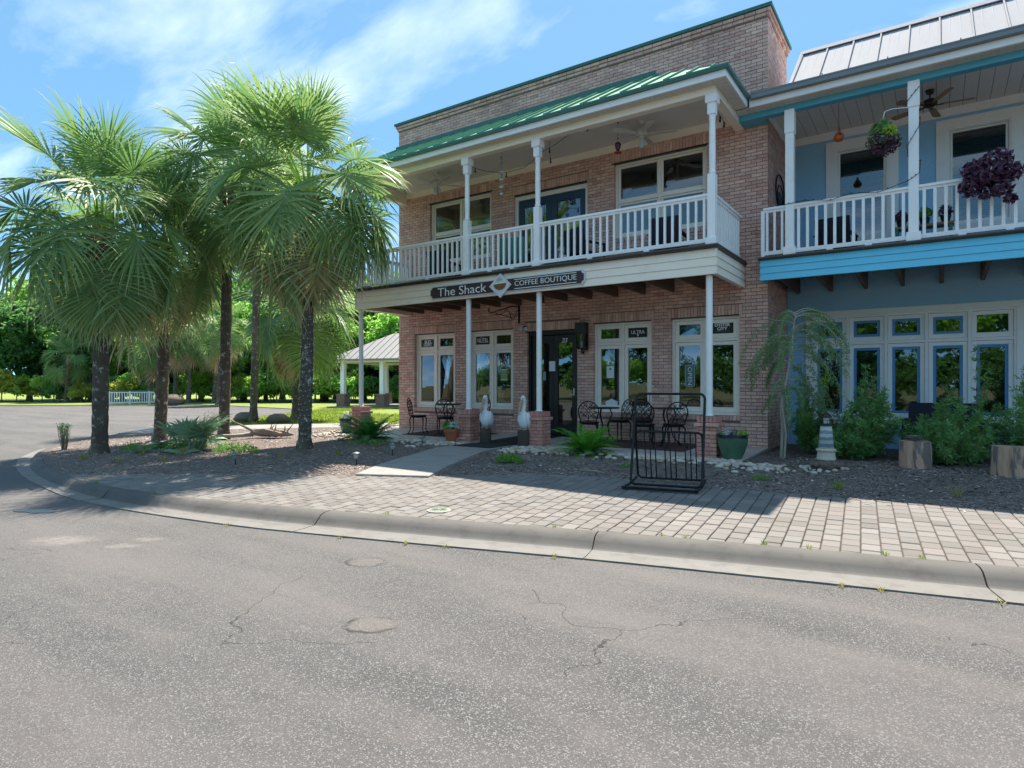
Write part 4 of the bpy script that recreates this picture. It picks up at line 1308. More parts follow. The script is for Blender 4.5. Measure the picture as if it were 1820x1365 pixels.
# vinyl soffit strips
def soffit_run(parent, x0, x1, y0, y1, z, along='x', step=.10):
    a0, a1 = (x0, x1) if along == 'x' else (y0, y1)
    n = max(1, int((a1-a0)/step)); st_ = (a1-a0)/n
    mm = MB()
    for i in range(n):
        a = a0+i*st_; b = a+st_-.012
        if along == 'x': mm.box(a, y0, z, b, y1, z+.012)
        else: mm.box(x0, a, z, x1, b, z+.012)
    if along == 'x': mm.box(x0, y0, z+.009, x1, y1, z+.02)
    else: mm.box(x0, y0, z+.009, x1, y1, z+.02)
    mm.build('soffit', M['soffit'], parent)
soffit_run(roof, REX0, -3.045, EY+.051, 10.475, 6.503)
soffit_run(roof, -3.04, REX1-.021, EY+.051, 11.66, 6.5035, 'y')
be = MB(); be.box(-12.0, 10.48, 6.385, -3.045, 10.64, 6.70); be.box(-3.20, 10.64, 6.385, -3.045, WY-.004, 6.70); be.box(-12.0, 10.64, 6.385, -11.84, WY-.004, 6.70)
be.build('beam', M['cream'], roof)
be = MB(); be.box(-12.0, 10.64, 6.67, -3.2, WY-.002, 6.70); be.build('ceiling', M['ceiling'], roof)
be = MB(); be.box(-11.84, WY-.03, 6.515, -3.2, WY-.0125, 6.669); be.build('frieze_board', M['cream'], roof)

# ================================================================== blue building
BY = 14.15
ub = empty('blue_building', (1.5, BY, .1), 0, 'blue stucco building with white balcony railing and standing seam metal roof', 'building')
UX0, UX1 = BX1+.003, 9.0
LWB = (-2.25, 1.27, .72, 3.01)
UWB = [(-1.87, -.61, 4.35, 6.44), (-.01, 1.27, 4.35, 6.44), (1.85, 3.13, 4.35, 6.44)]
LWB2 = (1.75, 5.2, .72, 3.01)
hb_ = [LWB, LWB2]+UWB
core = MB()
wall_core(UX0, UX1, .1, 6.9, hb_, lambda a, b, c_, d: core.box(a, BY, c_, b, BY+.2, d))
ws = core.build('front_wall', M['blue_stucco'], ub)
bk = MB(); bk.box(UX0, 18, .1, UX1, 18.1, 6.9); bk.box(UX0, BY+.2, 3.3, UX1, 18, 3.8); bk.box(UX0, BY+.2, .1, UX1, 18, .35); bk.box(UX0, BY+.2, 6.6, UX1, 18, 6.9); bk.box(UX1-.1, BY+.2, .1, UX1, 18, 6.6)
bk.build('interior_room', M['interior'], ub)
# ribbon window of five lights with transoms, white casing
def ribbon(x0, x1, z0, z1, n):
    f = MB(); y = BY-.03
    f.box(x0, y, z0+.1, x0+.10, BY+.12, z1); f.box(x1-.10, y, z0+.1, x1, BY+.12, z1); f.box(x0+.10, y+.001, z1-.11, x1-.10, BY+.12, z1)
    f.box(x0-.03, y-.045, z0+.075, x1+.03, BY+.12, z0+.11); f.box(x0, y-.004, z0, x1, BY+.12, z0+.075)
    f.build('window_casing', M['trim'], ub)
    window(ub, x0+.10, x1-.10, z0+.112, z1-.112, BY-.012, n, [2.345], M['trim'], fw=.04, sw=.07, depth=.10, mull=.055)
ribbon(*LWB, 5)
ribbon(*LWB2, 5)
# blue film border stuck round the lights (tape seen inside the glass)
W5 = (LWB[1]-.10-LWB[0]-.10-2*.04-4*.055)/5
for c_ in range(5):
    xa = LWB[0]+.14+c_*(W5+.055)+.074; xb = xa+W5-.148
    for za, zb in ((.72+.112+.04+.09, 2.345-.0275-.074), (2.345+.0275+.09, 3.01-.112-.04-.074)):
        if c_ == 4 and za > 2: continue
        q = MB(); y = BY+.0305; w = .05
        q.box(xa, y, za, xa+w, y+.004, zb); q.box(xb-w, y, za, xb, y+.004, zb); q.box(xa+w, y, za, xb-w, y+.004, za+w); q.box(xa+w, y, zb-w, xb-w, y+.004, zb)
        q.build('tinted_border', paint('blue_border', srgb(84,146,200), .5, .05, 3, .02, 20) if 'blue_border' not in bpy.data.materials else bpy.data.materials['blue_border'], ub)
# upper windows with blinds
for (x0, x1, z0, z1) in UWB:
    f = MB(); y = BY-.03; cw = .17
    f.box(x0, y, z0, x0+cw, BY+.1, z1); f.box(x1-cw, y, z0, x1, BY+.1, z1); f.box(x0+cw, y+.001, z1-cw, x1-cw, BY+.1, z1); f.box(x0+cw, y+.001, z0, x1-cw, BY+.1, z0+cw*.8)
    f.box(x0+cw, y+.012, z1-cw-.03, x1-cw, BY+.1, z1-cw); f.box(x0+cw, y+.012, z0+cw*.8+.001, x0+cw+.03, BY+.1, z1-cw-.031); f.box(x1-cw-.03, y+.012, z0+cw*.8+.001, x1-cw, BY+.1, z1-cw-.031)
    f.build('window_casing', M['trim'], ub)
    window(ub, x0+cw+.031, x1-cw-.031, z0+cw*.8+.001, z1-cw-.032, BY+.0, 1, [5.28], M['trim'], fw=.012, sw=.035, depth=.09, mull=.012)
    bl = empty('window_blind', ((x0+x1)/2, BY+.13, 4.5), 0, None, None)
    lab = {-1.87: 'white slatted blind in the balcony window beside the gourd birdhouse', -.01: 'white slatted blind in the balcony window behind the purple-leaved plant', 1.85: 'white slatted blind in the far end balcony window'}[x0]
    tag(bl, lab, 'blind')
    sm_ = MB(); wd = (x1-x0)/2-cw-.05; sm_.xbox(Matrix.Rotation(R(-22), 4, 'X'), wd*2, .045, .003)
    sme = sm_.mesh('slat', M['white'])
    z = 4.56; k = 0
    while z < z1-cw-.08:
        link_mesh('slat', sme, bl, (0, 0, z-4.5)); z += .042
    hr = MB(); hr.box(-wd, -.025, z-4.5, wd, .025, z-4.5+.05); hr.build('head_rail', M['white'], bl, world=False)
# blue balcony
m = MB(); GX0, GX1, GY0, GZ = -2.66, 9.0, 11.9, 3.80
m.box(GX0-.03, GY0-.04, GZ-.028, GX1, BY-.003, GZ)
bal2 = m.build('balcony', M['bronze'], ub)
q = MB(); q.box(GX0+.03, GY0+.03, 3.41, GX1, GY0+.1, GZ-.03); q.build('rim_beam', M['blue_beam'], bal2)
siding(bal2, GX0, GX1, GY0+.022, 3.405, GZ-.029, M['blue_beam'])
for i in range(3):
    h = .366/3; a = 3.405+i*h; b = a+h
    qq = MB(); qq.prism_xz([(GX0+.028, a), (GX0+.028, b-.003), (GX0+.018, b-.003), (GX0-.002, a)], GY0+.004, WY-.006); qq.build('siding_board', M['blue_beam'], bal2)
x = -2.42; k = 0
rng = random.Random(6)
while x < 6.5:
    j_ = MB(); hgt = .30
    j_.prism_yz([(GY0+.12, 3.47), (BY-.003, 3.47-.06), (BY-.003, 3.76), (GY0+.12, 3.76)], x, x+.065)
    j_.build('joist', M['dark_wood'], bal2); x += .615
q = MB(); q.box(BX1+.004, GY0+.101, 3.42, 6.8, GY0+.14, 3.76); q.build('ledger', M['dark_wood'], bal2)
yb = GY0-.03
while yb < BY-.02:
    b_ = MB(); b_.box(max(GX0, BX1+.006) if yb > WY-.15 else GX0-.025, yb, GZ, GX1, min(yb+.136, BY-.004), GZ+.025); b_.build('deck_board', M['deck'], bal2); yb += .142
GT = GZ+.025
GP = [-2.17, -.31, 1.55, 3.41]
for x in GP: up_post(bal2, x, 12.02, M['white'], GT, 6.42, .14, False)
railing(bal2, (-2.62, 12.02), (GP[0]-.07, 12.02), GT+.045, 4.73, M['white'], .125, extra=False)
for a, b in zip(GP, GP[1:]): railing(bal2, (a+.07, 12.02), (b-.07, 12.02), GT+.045, 4.73, M['white'], .137, .045)
q = MB(); q.cbox(-2.66, 11.985, GT, -2.60, 12.055, 4.69, .005); q.build('end_post', M['white'], bal2)
# roof: eave, beam, soffit, ceiling
RY0, RYR = 11.68, 13.0
rz2 = lambda y: 6.665+(y-RY0)*(7.83-6.665)/(RYR-RY0)
m = MB(); RX0, RX1 = -2.11, 9.0
m.prism_yz([(RY0, rz2(RY0)-.02), (RY0+.1, rz2(RY0)-.02), (RY0+.1, 6.72), (15.2, 6.72), (15.2, 6.82), (RYR, rz2(RYR)-.02)], RX0, RX1)
roof2 = m.build('metal_roof', M['galv'], ub)
x = RX0
while x < RX1-.05:
    q = MB()
    q.add([(x+.012, RY0-.01, rz2(RY0)+.004), (x+.418, RY0-.01, rz2(RY0)+.004), (x+.418, RYR, rz2(RYR)+.004), (x+.012, RYR, rz2(RYR)+.004)], [(0, 1, 2, 3)])
    q.add([(x-.011, RY0, rz2(RY0)), (x+.011, RY0, rz2(RY0)), (x+.011, RYR, rz2(RYR)), (x-.011, RYR, rz2(RYR)), (x-.011, RY0, rz2(RY0)+.05), (x+.011, RY0, rz2(RY0)+.05), (x+.011, RYR, rz2(RYR)+.05), (x-.011, RYR, rz2(RYR)+.05)],
          [(0,3,2,1),(4,5,6,7),(0,1,5,4),(1,2,6,5),(2,3,7,6),(3,0,4,7)])
    for rx in (.14, .28):       # stiffening ribs
        q.add([(x+rx-.014, RY0, rz2(RY0)+.0045), (x+rx, RY0, rz2(RY0)+.011), (x+rx+.014, RY0, rz2(RY0)+.0045), (x+rx-.014, RYR, rz2(RYR)+.0045), (x+rx, RYR, rz2(RYR)+.011), (x+rx+.014, RYR, rz2(RYR)+.0045)], [(0, 1, 4, 3), (1, 2, 5, 4)])
    q.build('roof_panel', M['galv'], roof2); x += .43
q = MB(); q.prism_yz([(RYR-.10, rz2(RYR)-.03), (RYR, rz2(RYR)+.075), (RYR+.1, rz2(RYR)-.03)], RX0-.03, RX1); q.build('ridge_cap', M['galv'], roof2)
q = MB(); q.prism_yz([(RY0+.02, rz2(RY0)-.02), (RYR, rz2(RYR)-.02), (RYR, rz2(RYR)+.06), (RY0+.02, rz2(RY0)+.06)], RX0-.045, RX0-.013); q.build('rake_trim', M['galv'], roof2)
q = MB(); q.box(-2.80, 11.70, 6.515, RX1, 11.72, 6.625); q.build('fascia', M['white'], roof2)
q = MB(); q.box(-2.755, 11.60, 6.628, RX1, 11.70, 6.712); q.box(-2.755, 11.592, 6.70, RX1, 11.60, 6.725); q.build('gutter', M['zinc'], roof2)
x = -1.6
while x < 7:
    q = MB(); q.xbox(Matrix.Translation((x, 11.64, 6.735)) @ Matrix.Rotation(R(25), 4, 'X'), .015, .03, .07); q.build('gutter_strap', M['zinc'], roof2); x += .95
soffit_run(roof2, -3.04, RX1, 11.721, 11.945, 6.5045)
q = MB(); q.box(-3.04, 11.95, 6.40, RX1, 12.10, 6.66); q.box(-3.04, 12.10, 6.40, BX1-.005, WY-.006, 6.66); q.build('beam', M['blue_mid'], roof2)
x = BX1+.01
while x < 7:
    q = MB(); q.box(x, 12.105, 6.655, x+.192, BY-.005, 6.668); q.build('ceiling_board', M['ceiling'], roof2); x += .2
q = MB(); q.box(BX1, 12.105, 6.667, RX1, BY, 6.70); q.build('ceiling_backing', M['dark_wood'], roof2)
q = MB(); q.box(BX1+.02, BY-.028, 6.50, RX1, BY-.002, 6.654); q.box(BX1+.006, 12.105, 6.50, BX1+.03, BY-.03, 6.654); q.build('frieze_board', M['trim'], roof2)
# small flat patch of roof and flashing between the two roofs
q = MB(); q.prism([(-2.80, 11.71), (RX0-.05, 11.71), (RX0-.05, 12.6), (BX1+.006, 12.6), (BX1+.006, WY-.02), (-2.80, WY-.02)], 6.60, 6.70); q.build('valley_flashing', M['galv'], roof2)
# ================================================================== palms
def frond_mesh(name, elev, seed, mats, Lp=.86, costa=.26, nseg=62, seglen=1.12, dead=0.0):
    """one fan leaf: stalk and costa in the XZ plane leaving the trunk along +X at elevation elev (deg), blades drooping under their weight"""
    rng = random.Random(seed)
    mbx = MB(); mbx.vt = []
    def add(vs_, fs, tips):
        mbx.add(vs_, fs); mbx.vt.extend(tips)
    # stalk
    pts = []; dirs = []
    if elev > 45 and nseg > 50: Lp = Lp*(1.0+.35*(elev-45)/40)
    if nseg > 50: costa = .30 if elev > 60 else .42
    p = Vector((.06, 0, 0)); a = R(elev); n = 9
    sag = (.55+.35*rng.random())*math.cos(R(elev))
    for i in range(n+1):
        pts.append(p.copy()); dirs.append(a)
        p = p+Vector((math.cos(a), 0, math.sin(a)))*(Lp/n); a -= R(6)*sag
    cp = []; ca = []
    m_ = 7
    for i in range(m_+1):
        cp.append(p.copy()); ca.append(a)
        p = p+Vector((math.cos(a), 0, math.sin(a)))*(costa/m_); a -= (R(2) if elev > 60 else (R(8) if elev > -20 else R(5)))+R(3)*rng.random()
    allp = pts+cp[1:]
    n0 = len(mbx.v)
    mbx.mi = 1
    mbx.tube(allp, [.022-.016*i/len(allp) for i in range(len(allp))], 5, cap=False)
    mbx.vt.extend([0]*(len(mbx.v)-n0)); mbx.mi = 0
    S = Vector((0, 1, 0))
    down = Vector((0, 0, -1))
    twist = rng.uniform(-.25, .25)
    for k in range(nseg):
        t = -1+2*k/(nseg-1)                      # -1..1 across the fan
        ph = t*R(140)
        u = 1-abs(t)                             # 0 at the sides, 1 at the tip
        ci = u*m_*.98; i0 = min(int(ci), m_-1); fr = ci-i0
        base = cp[i0].lerp(cp[i0+1], fr); aa = ca[i0]+(ca[i0+1]-ca[i0])*fr
        T = Vector((math.cos(aa), 0, math.sin(aa))); N = Vector((-math.sin(aa), 0, math.cos(aa)))
        ph2 = ph
        d = T*math.cos(ph2)+S*math.sin(ph2)+N*(.22*(abs(t)**1.5)+.07*math.sin(k*1.9))+S*twist*.2
        d.normalize()
        L = seglen*(.70+.30*(1-abs(t)**3))*rng.uniform(.88, 1.1)
        W = (.041 if nseg > 50 else .05)*(.8+.3*u)
        q = base.copy(); ns = 7
        dr = rng.uniform(.35, 1.35)*(1+dead)
        wv = None; vs_ = []; tp = []
        tipy = rng.random()
        for j in range(ns+1):
            s_ = j/ns
            wd = d.cross(N)
            if wd.length < 1e-4: wd = S.copy()
            wd.normalize()
            if s_ < .4: w = W*(.30+1.75*s_)
            else: w = W*max(.02, (1-s_)/.6)**1.05
            lift = N*(w*.30*(1 if k % 2 else -1))
            vs_ += [tuple(q-wd*w/2+lift), tuple(q+wd*w/2-lift)]
            tv = max(0.0, (s_-.66)*2.2)*(tipy*.9) if dead == 0 else min(1, s_*.8+tipy*.3)
            tp += [tv, tv]
            if j < ns:
                g = max(0.0, s_-.45)*dr*1.15
                d = (d+down*g*(.35+.65*math.hypot(d.x, d.y))).normalized()
                q = q+d*(L/ns)
        mbx.val = rng.uniform(0.001, .35)
        add(vs_, [(2*j, 2*j+1, 2*j+3, 2*j+2) for j in range(ns)], tp)
    return mbx.mesh(name, mats)
PALM_ME = {}
ELEVS = [84, 68, 52, 36, 20, 4, -14, -34, -54, -72]
for ei, e in enumerate(ELEVS):
    for s_ in range(2):
        PALM_ME[('g', ei, s_)] = frond_mesh('frond', e, 100+ei*7+s_, [M['palm_leaf'], M['lime_leaf'] if e > 40 else M['palm_leaf']])
for ei in (7, 8, 9):
    for s_ in range(2):
        PALM_ME[('o', ei, s_)] = frond_mesh('frond', ELEVS[ei], 300+ei*7+s_, [M['palm_old'], M['palm_old']], dead=.3)
        PALM_ME[('d', ei, s_)] = frond_mesh('frond', ELEVS[ei]-8, 500+ei*7+s_, [M['palm_dead'], M['palm_dead']], seglen=.7, dead=.9)
SPARSE = {}
for ei, e in enumerate(ELEVS):
    for kd, mt in (('g', 'palm_leaf'), ('o', 'palm_old'), ('d', 'palm_dead')):
        if kd != 'g' and ei < 6: continue
        SPARSE[(kd, ei)] = frond_mesh('frond', e, 700+ei*11, [M[mt], M[mt]], nseg=34, seglen=.9, dead=0 if kd == 'g' else .6)
def palm(base, top, r0, r1, nf, seed, label, scale=1.0, sparse=False, boots=34, old=.10, deadf=.008, spread=.78, group=None):
    """base and top of the trunk (world); nf fronds"""
    rng = random.Random(seed)
    base = Vector(base); top = Vector(top)
    t = empty('palm_tree', base, 0, label, 'palm tree', group)
    v = top-base
    n = 34
    mb_ = MB(); pts = []; rr = []
    for i in range(n+1):
        s_ = i/n
        bend = Vector((math.sin(s_*PI)*.10*rng.choice((1, 1)), 0, 0))*(v.length/5)
        pts.append(v*s_+bend*.5+Vector((0, 0, -.12 if i == 0 else 0)))
        flare = 1+.45*max(0, .07-s_)/.07
        rr.append((r0+(r1-r0)*s_)*flare*(1+.045*math.sin(i*2.4)+rng.uniform(-.035, .035)))
    mb_.tube(pts, rr, 14)
    mb_.build('trunk', M['palm_trunk'], t, smooth=True, world=False)
    # old leaf bases criss-crossing below the crown, and fibre
    b = MB()
    for k in range(boots):
        a = rng.uniform(0, 2*PI); z = -rng.random()**1.4*.85*scale+.1
        c_ = v+Vector((0, 0, z)); o = Vector((math.cos(a), math.sin(a), 0))
        L = rng.uniform(.18, .42)*scale
        p0 = c_+o*r1*.8; p1 = c_+o*(r1+L*.55)+Vector((0, 0, L*.75))
        b.bar(p0, p1, .05*scale, .016*scale)
    if b.v: b.build('leaf_bases', M['boot'], t, world=False)
    h = MB(); h.lathe([(r1*.8, -.3), (r1*1.1, -.05), (r1*.8, .2*scale), (r1*.3, .45*scale), (.01, .5*scale)], v, 12); h.build('crown_heart', M['boot'], t, smooth=True, world=False)
    ga = 2.39996
    for k in range(nf):
        s_ = (k+.5)/nf                       # 0 top .. 1 bottom
        ei = min(9, max(0, int((s_**.95)*10*spread+rng.uniform(-.8, .8))))
        kd = 'g'
        if ei >= 7:
            x = rng.random()
            kd = 'd' if x < deadf*3 else ('o' if x < old*3 else 'g')
        me = SPARSE[(kd, ei)] if sparse else PALM_ME[(kd, ei, rng.randrange(2))]
        zz = .42*scale*(1-s_)-.12*scale
        sc_ = scale*rng.uniform(.88, 1.12)*(.82 if ei == 0 else 1.0)
        link_mesh('frond', me, t, v+Vector((0, 0, zz)), (0, 0, k*ga+rng.uniform(-.25, .25)), (sc_, sc_, sc_))
    return t
palm((-13.49, 5.50, .12), (-13.2, 5.40, 4.25), .14, .125, 36, 1, 'sabal palm with mossy olive trunk beside the kerb bend', 1.04)
palm((-15.41, 7.58, .12), (-14.85, 7.45, 4.65), .135, .125, 31, 2, 'leaning sabal palm with white lichen spots rising behind the saw palmetto', .98)
palm((-14.0, 8.36, .12), (-13.45, 8.1, 5.95), .125, .105, 33, 3, 'tall dark-trunked sabal palm beside the driftwood log', .98)
P4 = palm((-10.32, 7.85, .2), (-10.28, 7.9, 5.0), .125, .105, 39, 4, 'sabal palm with fairy lights wound round its dark trunk', 1.03)
palm((-20.99, 13.7, .1), (-20.5, 13.5, 9.0), .13, .12, 36, 5, 'very tall slim sabal palm standing on the lawn beyond the path', 1.12, old=.15)
palm((-21.64, 16.06, .1), (-21.2, 15.9, 4.0), .2, .17, 40, 6, 'sabal palm with a full skirt of brown fronds on the lawn', 1.3, old=.33, deadf=.3)
bgp = [((-43.8, 25.9, .1), (-43.6, 25.9, 5.3), .26, .24, 40, 1.35, 'stocky sabal palm with split boots on its thick trunk by the road end'),
       ((-52.3, 25.0, .1), (-52.2, 25.0, 4.2), .2, .18, 36, 1.35, 'short sabal palm with a brown skirt next to the white footbridge rail'),
       ((-60.0, 22.0, .1), (-59.8, 22.0, 3.4), .18, .16, 26, 1.2, 'small sabal palm at the edge of the woodland'),
       ((-61.5, 23.6, .1), (-61.5, 23.6, 5.0), .18, .16, 26, 1.2, 'slender sabal palm half hidden in the woodland edge'),
       ((-50.8, 26.2, .1), (-50.6, 26.2, 4.8), .19, .16, 30, 1.3, 'sabal palm of the pair growing close together past the road end'),
       ((-49.9, 26.8, .1), (-49.5, 26.8, 5.0), .19, .16, 30, 1.3, 'sabal palm of the pair growing close together past the road end'),
       ((-48.2, 28.0, .1), (-47.9, 28.0, 4.6), .19, .16, 30, 1.3, 'sabal palm between the twin palms and the pavilion')]
for i, (b0, b1, ra, rb, nf, s_, lb) in enumerate(bgp):
    palm(b0, b1, ra, rb, nf, 40+i, lb, s_, True, 14, .35, .25, group='palms along the woodland edge' if 'pair' in lb else None)

# fairy lights wound on the lit palm
t = empty('fairy_light_string', (-10.32, 7.85, .2), 0, 'string of tiny white fairy lights wound round a palm trunk', 'string lights')
w = MB(); bl = MB(); pts = []
rng = random.Random(14)
for i in range(420):
    s_ = i/419; a = i*.30; z = .1+s_*2.5
    r_ = (.125-.02*z/4.75)*1.07*(1+.45*max(0, .07-z/4.55)/.07)+.004
    c_ = Vector((.04*z/4.55+math.sin(z/4.55*PI)*.046, .05*z/4.55, z+.02*math.sin(i*.7)))
    p = c_+Vector((math.cos(a)*r_, math.sin(a)*r_, 0)); pts.append(p)
    if i % 2 == 0: bl.ball(p+Vector((math.cos(a)*.008, math.sin(a)*.008, rng.uniform(-.01, .01))), .008, n=5, m=4)
w.tube(pts, .0025, 4); w.build('wire', M['teal_rail'], t, world=False); bl.build('bulb', M['lettering'], t, world=False, kind='stuff')

# ================================================================== broadleaf trees
def leaf_quad(mb_, c, nrm, L, W, rng):
    t = nrm.orthogonal().normalized(); t.rotate(Matrix.Rotation(rng.uniform(0, 2*PI), 3, nrm))
    b = nrm.cross(t)
    mb_.add([tuple(c-t*L/2), tuple(c+b*W/2+nrm*W*.12), tuple(c+t*L/2-nrm*W*.1), tuple(c-b*W/2+nrm*W*.12)], [(0, 1, 2, 3)])
def rnd_dir(rng):
    z = rng.uniform(-1, 1); a = rng.uniform(0, 2*PI); r = math.sqrt(1-z*z)
    return Vector((r*math.cos(a), r*math.sin(a), z))
def crown_mesh(name, seed, rx, rz_, nl, per, L, mat, low=-.6):
    rng = random.Random(seed); mb_ = MB()
    lobes = []
    for i in range(nl):
        d = rnd_dir(rng)
        if d.z < low: d.z = -d.z
        k = rng.uniform(.35, 1.0)**.6
        lobes.append((Vector((d.x*rx*k, d.y*rx*k, d.z*rz_*k)), rng.uniform(.20, .38)*rx))
    for c_, r in lobes:
        mb_.val = rng.uniform(.001, .5)
        for j in range(per):
            d = rnd_dir(rng)
            p = c_+Vector((d.x, d.y, d.z*.8))*r*rng.uniform(.55, 1.08)
            nrm = (d*.7+rnd_dir(rng)*.8+Vector((0, 0, .45))).normalized()
            leaf_quad(mb_, p, nrm, L*rng.uniform(.7, 1.3), L*rng.uniform(.45, .7), rng)
    return mb_.mesh(name, mat)
CROWNS = {}
for i, (k, mt) in enumerate((('bright', 'tree_bright'), ('mid', 'tree_mid'), ('dark', 'tree_dark'), ('mid2', 'tree_mid'), ('dark2', 'tree_dark'), ('bright2', 'tree_bright'))):
    CROWNS[k] = crown_mesh('crown', 60+i, 2.6, 3.0, 52, 120, .34, M[mt])
BUSHES = {}
for i, (k, mt) in enumerate((('bright', 'tree_bright'), ('mid', 'tree_mid'), ('yellow', 'tree_yellow'), ('dark', 'tree_dark'))):
    BUSHES[k] = crown_mesh('foliage', 80+i, 1.3, 1.1, 26, 90, .2, M[mt], -.1)
trunk_me = {}
def trunk_mesh(seed, h):
    rng = random.Random(seed); mb_ = MB()
    top = Vector((rng.uniform(-.3, .3), rng.uniform(-.3, .3), h))
    mb_.tube([(0, 0, -.1), (0, 0, .3), tuple(top*.5), tuple(top)], [.26, .2, .16, .09], 9)
    for k in range(6):
        a = rng.uniform(0, 2*PI); s_ = rng.uniform(.45, .95)
        p = top*s_; e = p+Vector((math.cos(a)*1.4, math.sin(a)*1.4, rng.uniform(.5, 1.6)))
        mb_.tube([tuple(p), tuple(p.lerp(e, .5)+Vector((0, 0, .1))), tuple(e)], [.09, .06, .02], 6)
    return mb_.mesh('trunk', M['bark_grey'], smooth=True)
TR = [trunk_mesh(i, 4.2) for i in range(3)]
LAB = {'bright': 'light green woodland tree behind the lawn', 'mid': 'mid green leafy woodland tree behind the lawn', 'dark': 'dark green woodland tree deep in the thicket'}
rng = random.Random(77)
def tree(x, y, k, s_, z0=.05, lab=None, grp='woodland trees behind the lawn'):
    kk = k.rstrip('2')
    t = empty('broadleaf_tree', (x, y, z0), rng.uniform(0, 6), lab or LAB[kk], 'tree', grp)
    link_mesh('trunk', TR[rng.randrange(3)], t, scale=(s_, s_, s_))
    link_mesh('crown', CROWNS[k], t, (0, 0, 4.3*s_), (0, 0, rng.uniform(0, 6)), (s_, s_, s_*rng.uniform(.9, 1.15)))
def bush(x, y, k, s_, z0=.0):
    b = empty('woodland_bush', (x, y, z0), rng.uniform(0, 6), {'bright': 'bright green bush at the foot of the woodland', 'mid': 'mid green bush at the foot of the woodland', 'yellow': 'yellow-green bush at the foot of the woodland', 'dark': 'dark green bush at the foot of the woodland'}[k], 'bush', 'bushes at the foot of the woodland')
    link_mesh('foliage', BUSHES[k], b, (0, 0, .75*s_), (0, 0, rng.uniform(0, 6)), (s_, s_, s_*rng.uniform(.85, 1.3)))
    st_ = MB(); st_.tube([(0, 0, -.1), (.02, 0, .9*s_)], [.05, .03], 6); st_.build('stem', M['bark_grey'], b, world=False)
# woodland edge as seen past the lawn: far line from (-75,20) to (-18,46)
edge = [(-82, 12), (-70, 18), (-62, 23), (-56, 27), (-51, 31), (-46, 33), (-42, 36), (-38, 38), (-34, 40), (-30, 42), (-26, 44), (-20, 47), (-12, 50)]
kinds = ['mid', 'bright', 'dark', 'mid2', 'bright2', 'dark2']
for i, (x, y) in enumerate(edge):
    tree(x+rng.uniform(-1, 1), y+rng.uniform(0, 1.5), kinds[(i*2+1) % 6], rng.uniform(.95, 1.2))
    d = Vector((x, y, 0)).normalized()
    tree(x+d.x*5+rng.uniform(-2.5, 2.5)+2, y+d.y*5+rng.uniform(-1, 2), kinds[(i*3+2) % 6], rng.uniform(1.2, 1.5))
    tree(x+d.x*11+rng.uniform(-2, 2)-2, y+d.y*11, kinds[(i+2) % 6], rng.uniform(1.5, 1.85)); tree(x+d.x*9+4, y+d.y*9-1, kinds[(i+4) % 6], rng.uniform(1.3, 1.6))
    if i < len(edge)-1:
        x2, y2 = edge[i+1]
        tree((x+x2)/2+d.x*2, (y+y2)/2+d.y*2+1, kinds[(i*5) % 6], rng.uniform(1.0, 1.3))
        for q in range(5):
            f = (q+rng.random())/5
            bush(x+(x2-x)*f-d.x*rng.uniform(.6, 3.2), y+(y2-y)*f-d.y*rng.uniform(.6, 3.2), rng.choice(['bright', 'mid', 'mid', 'dark', 'yellow']), rng.uniform(.8, 1.5))
for i, (x, y) in enumerate(edge):
    d = Vector((x, y, 0)).normalized()
    for q in range(3):
        bush(x+d.x*(4+q*2)+rng.uniform(-2, 2), y+d.y*(4+q*2)+rng.uniform(-2, 2), ['dark', 'mid', 'dark'][q], rng.uniform(2.0, 2.8))
# tall trees right of the pavilion, seen under the balcony
for x, y, k, s_ in ((-24, 40, 'mid', 1.6), (-27.5, 37.5, 'bright', 1.25), (-30.5, 41, 'dark', 1.7), (-33.5, 43, 'mid2', 1.8), (-22, 43, 'dark2', 1.7)): tree(x, y, k, s_)
# trees across the street, behind the camera
for i, (x, y, k, s_) in enumerate(((-30, -33, 'mid', 1.5), (-22, -32.5, 'dark', 1.6), (-14, -34, 'dark2', 1.5), (-6, -32, 'dark2', 1.6), (2, -33.5, 'mid2', 1.6), (10, -32.5, 'dark', 1.6), (18, -34, 'dark', 1.5), (26, -33, 'mid', 1.6), (34, -33, 'dark2', 1.6), (-38, -34, 'dark', 1.6), (6, -39, 'dark', 2.0), (-10, -39, 'mid', 2.0), (22, -40, 'dark2', 2.0))):
    tree(x, y, k, s_, .0, 'leafy tree across the street mirrored in the shop windows', 'trees across the street')
for i in range(22):
    x = -40+i*4
    b = empty('street_hedge_shrub', (x, -30.6+rng.uniform(-.8, .8), 0), 0, 'green shrub across the street mirrored in the windows', 'shrub', 'shrubs across the street')
    k = rng.choice(['mid', 'dark', 'dark']); s_ = rng.uniform(1.9, 2.7)
    link_mesh('foliage', BUSHES[k], b, (0, 0, .75*s_), (0, 0, rng.uniform(0, 6)), (s_, s_, s_))

# ================================================================== small planting
def blades(mb_, c, n, h, w, spread, rng, curl=.5):
    """tuft of curved grass blades"""
    for k in range(n):
        a = rng.uniform(0, 2*PI); r = rng.uniform(0, spread*.35)
        p = Vector((c[0]+math.cos(a)*r, c[1]+math.sin(a)*r, c[2]))
        lean = rng.uniform(.1, 1)*spread; hh = h*rng.uniform(.6, 1.1)
        s_ = Vector((-math.sin(a), math.cos(a), 0))*w/2
        o = Vector((math.cos(a), math.sin(a), 0))
        q1 = p+o*lean*.35+Vector((0, 0, hh*.62)); q2 = p+o*lean+Vector((0, 0, hh*(1-curl*.3)))
        mb_.val = rng.uniform(.001, 1)
        mb_.add([tuple(p-s_), tuple(p+s_), tuple(q1+s_*.8), tuple(q1-s_*.8), tuple(q2)], [(0, 1, 2, 3), (3, 2, 4)])
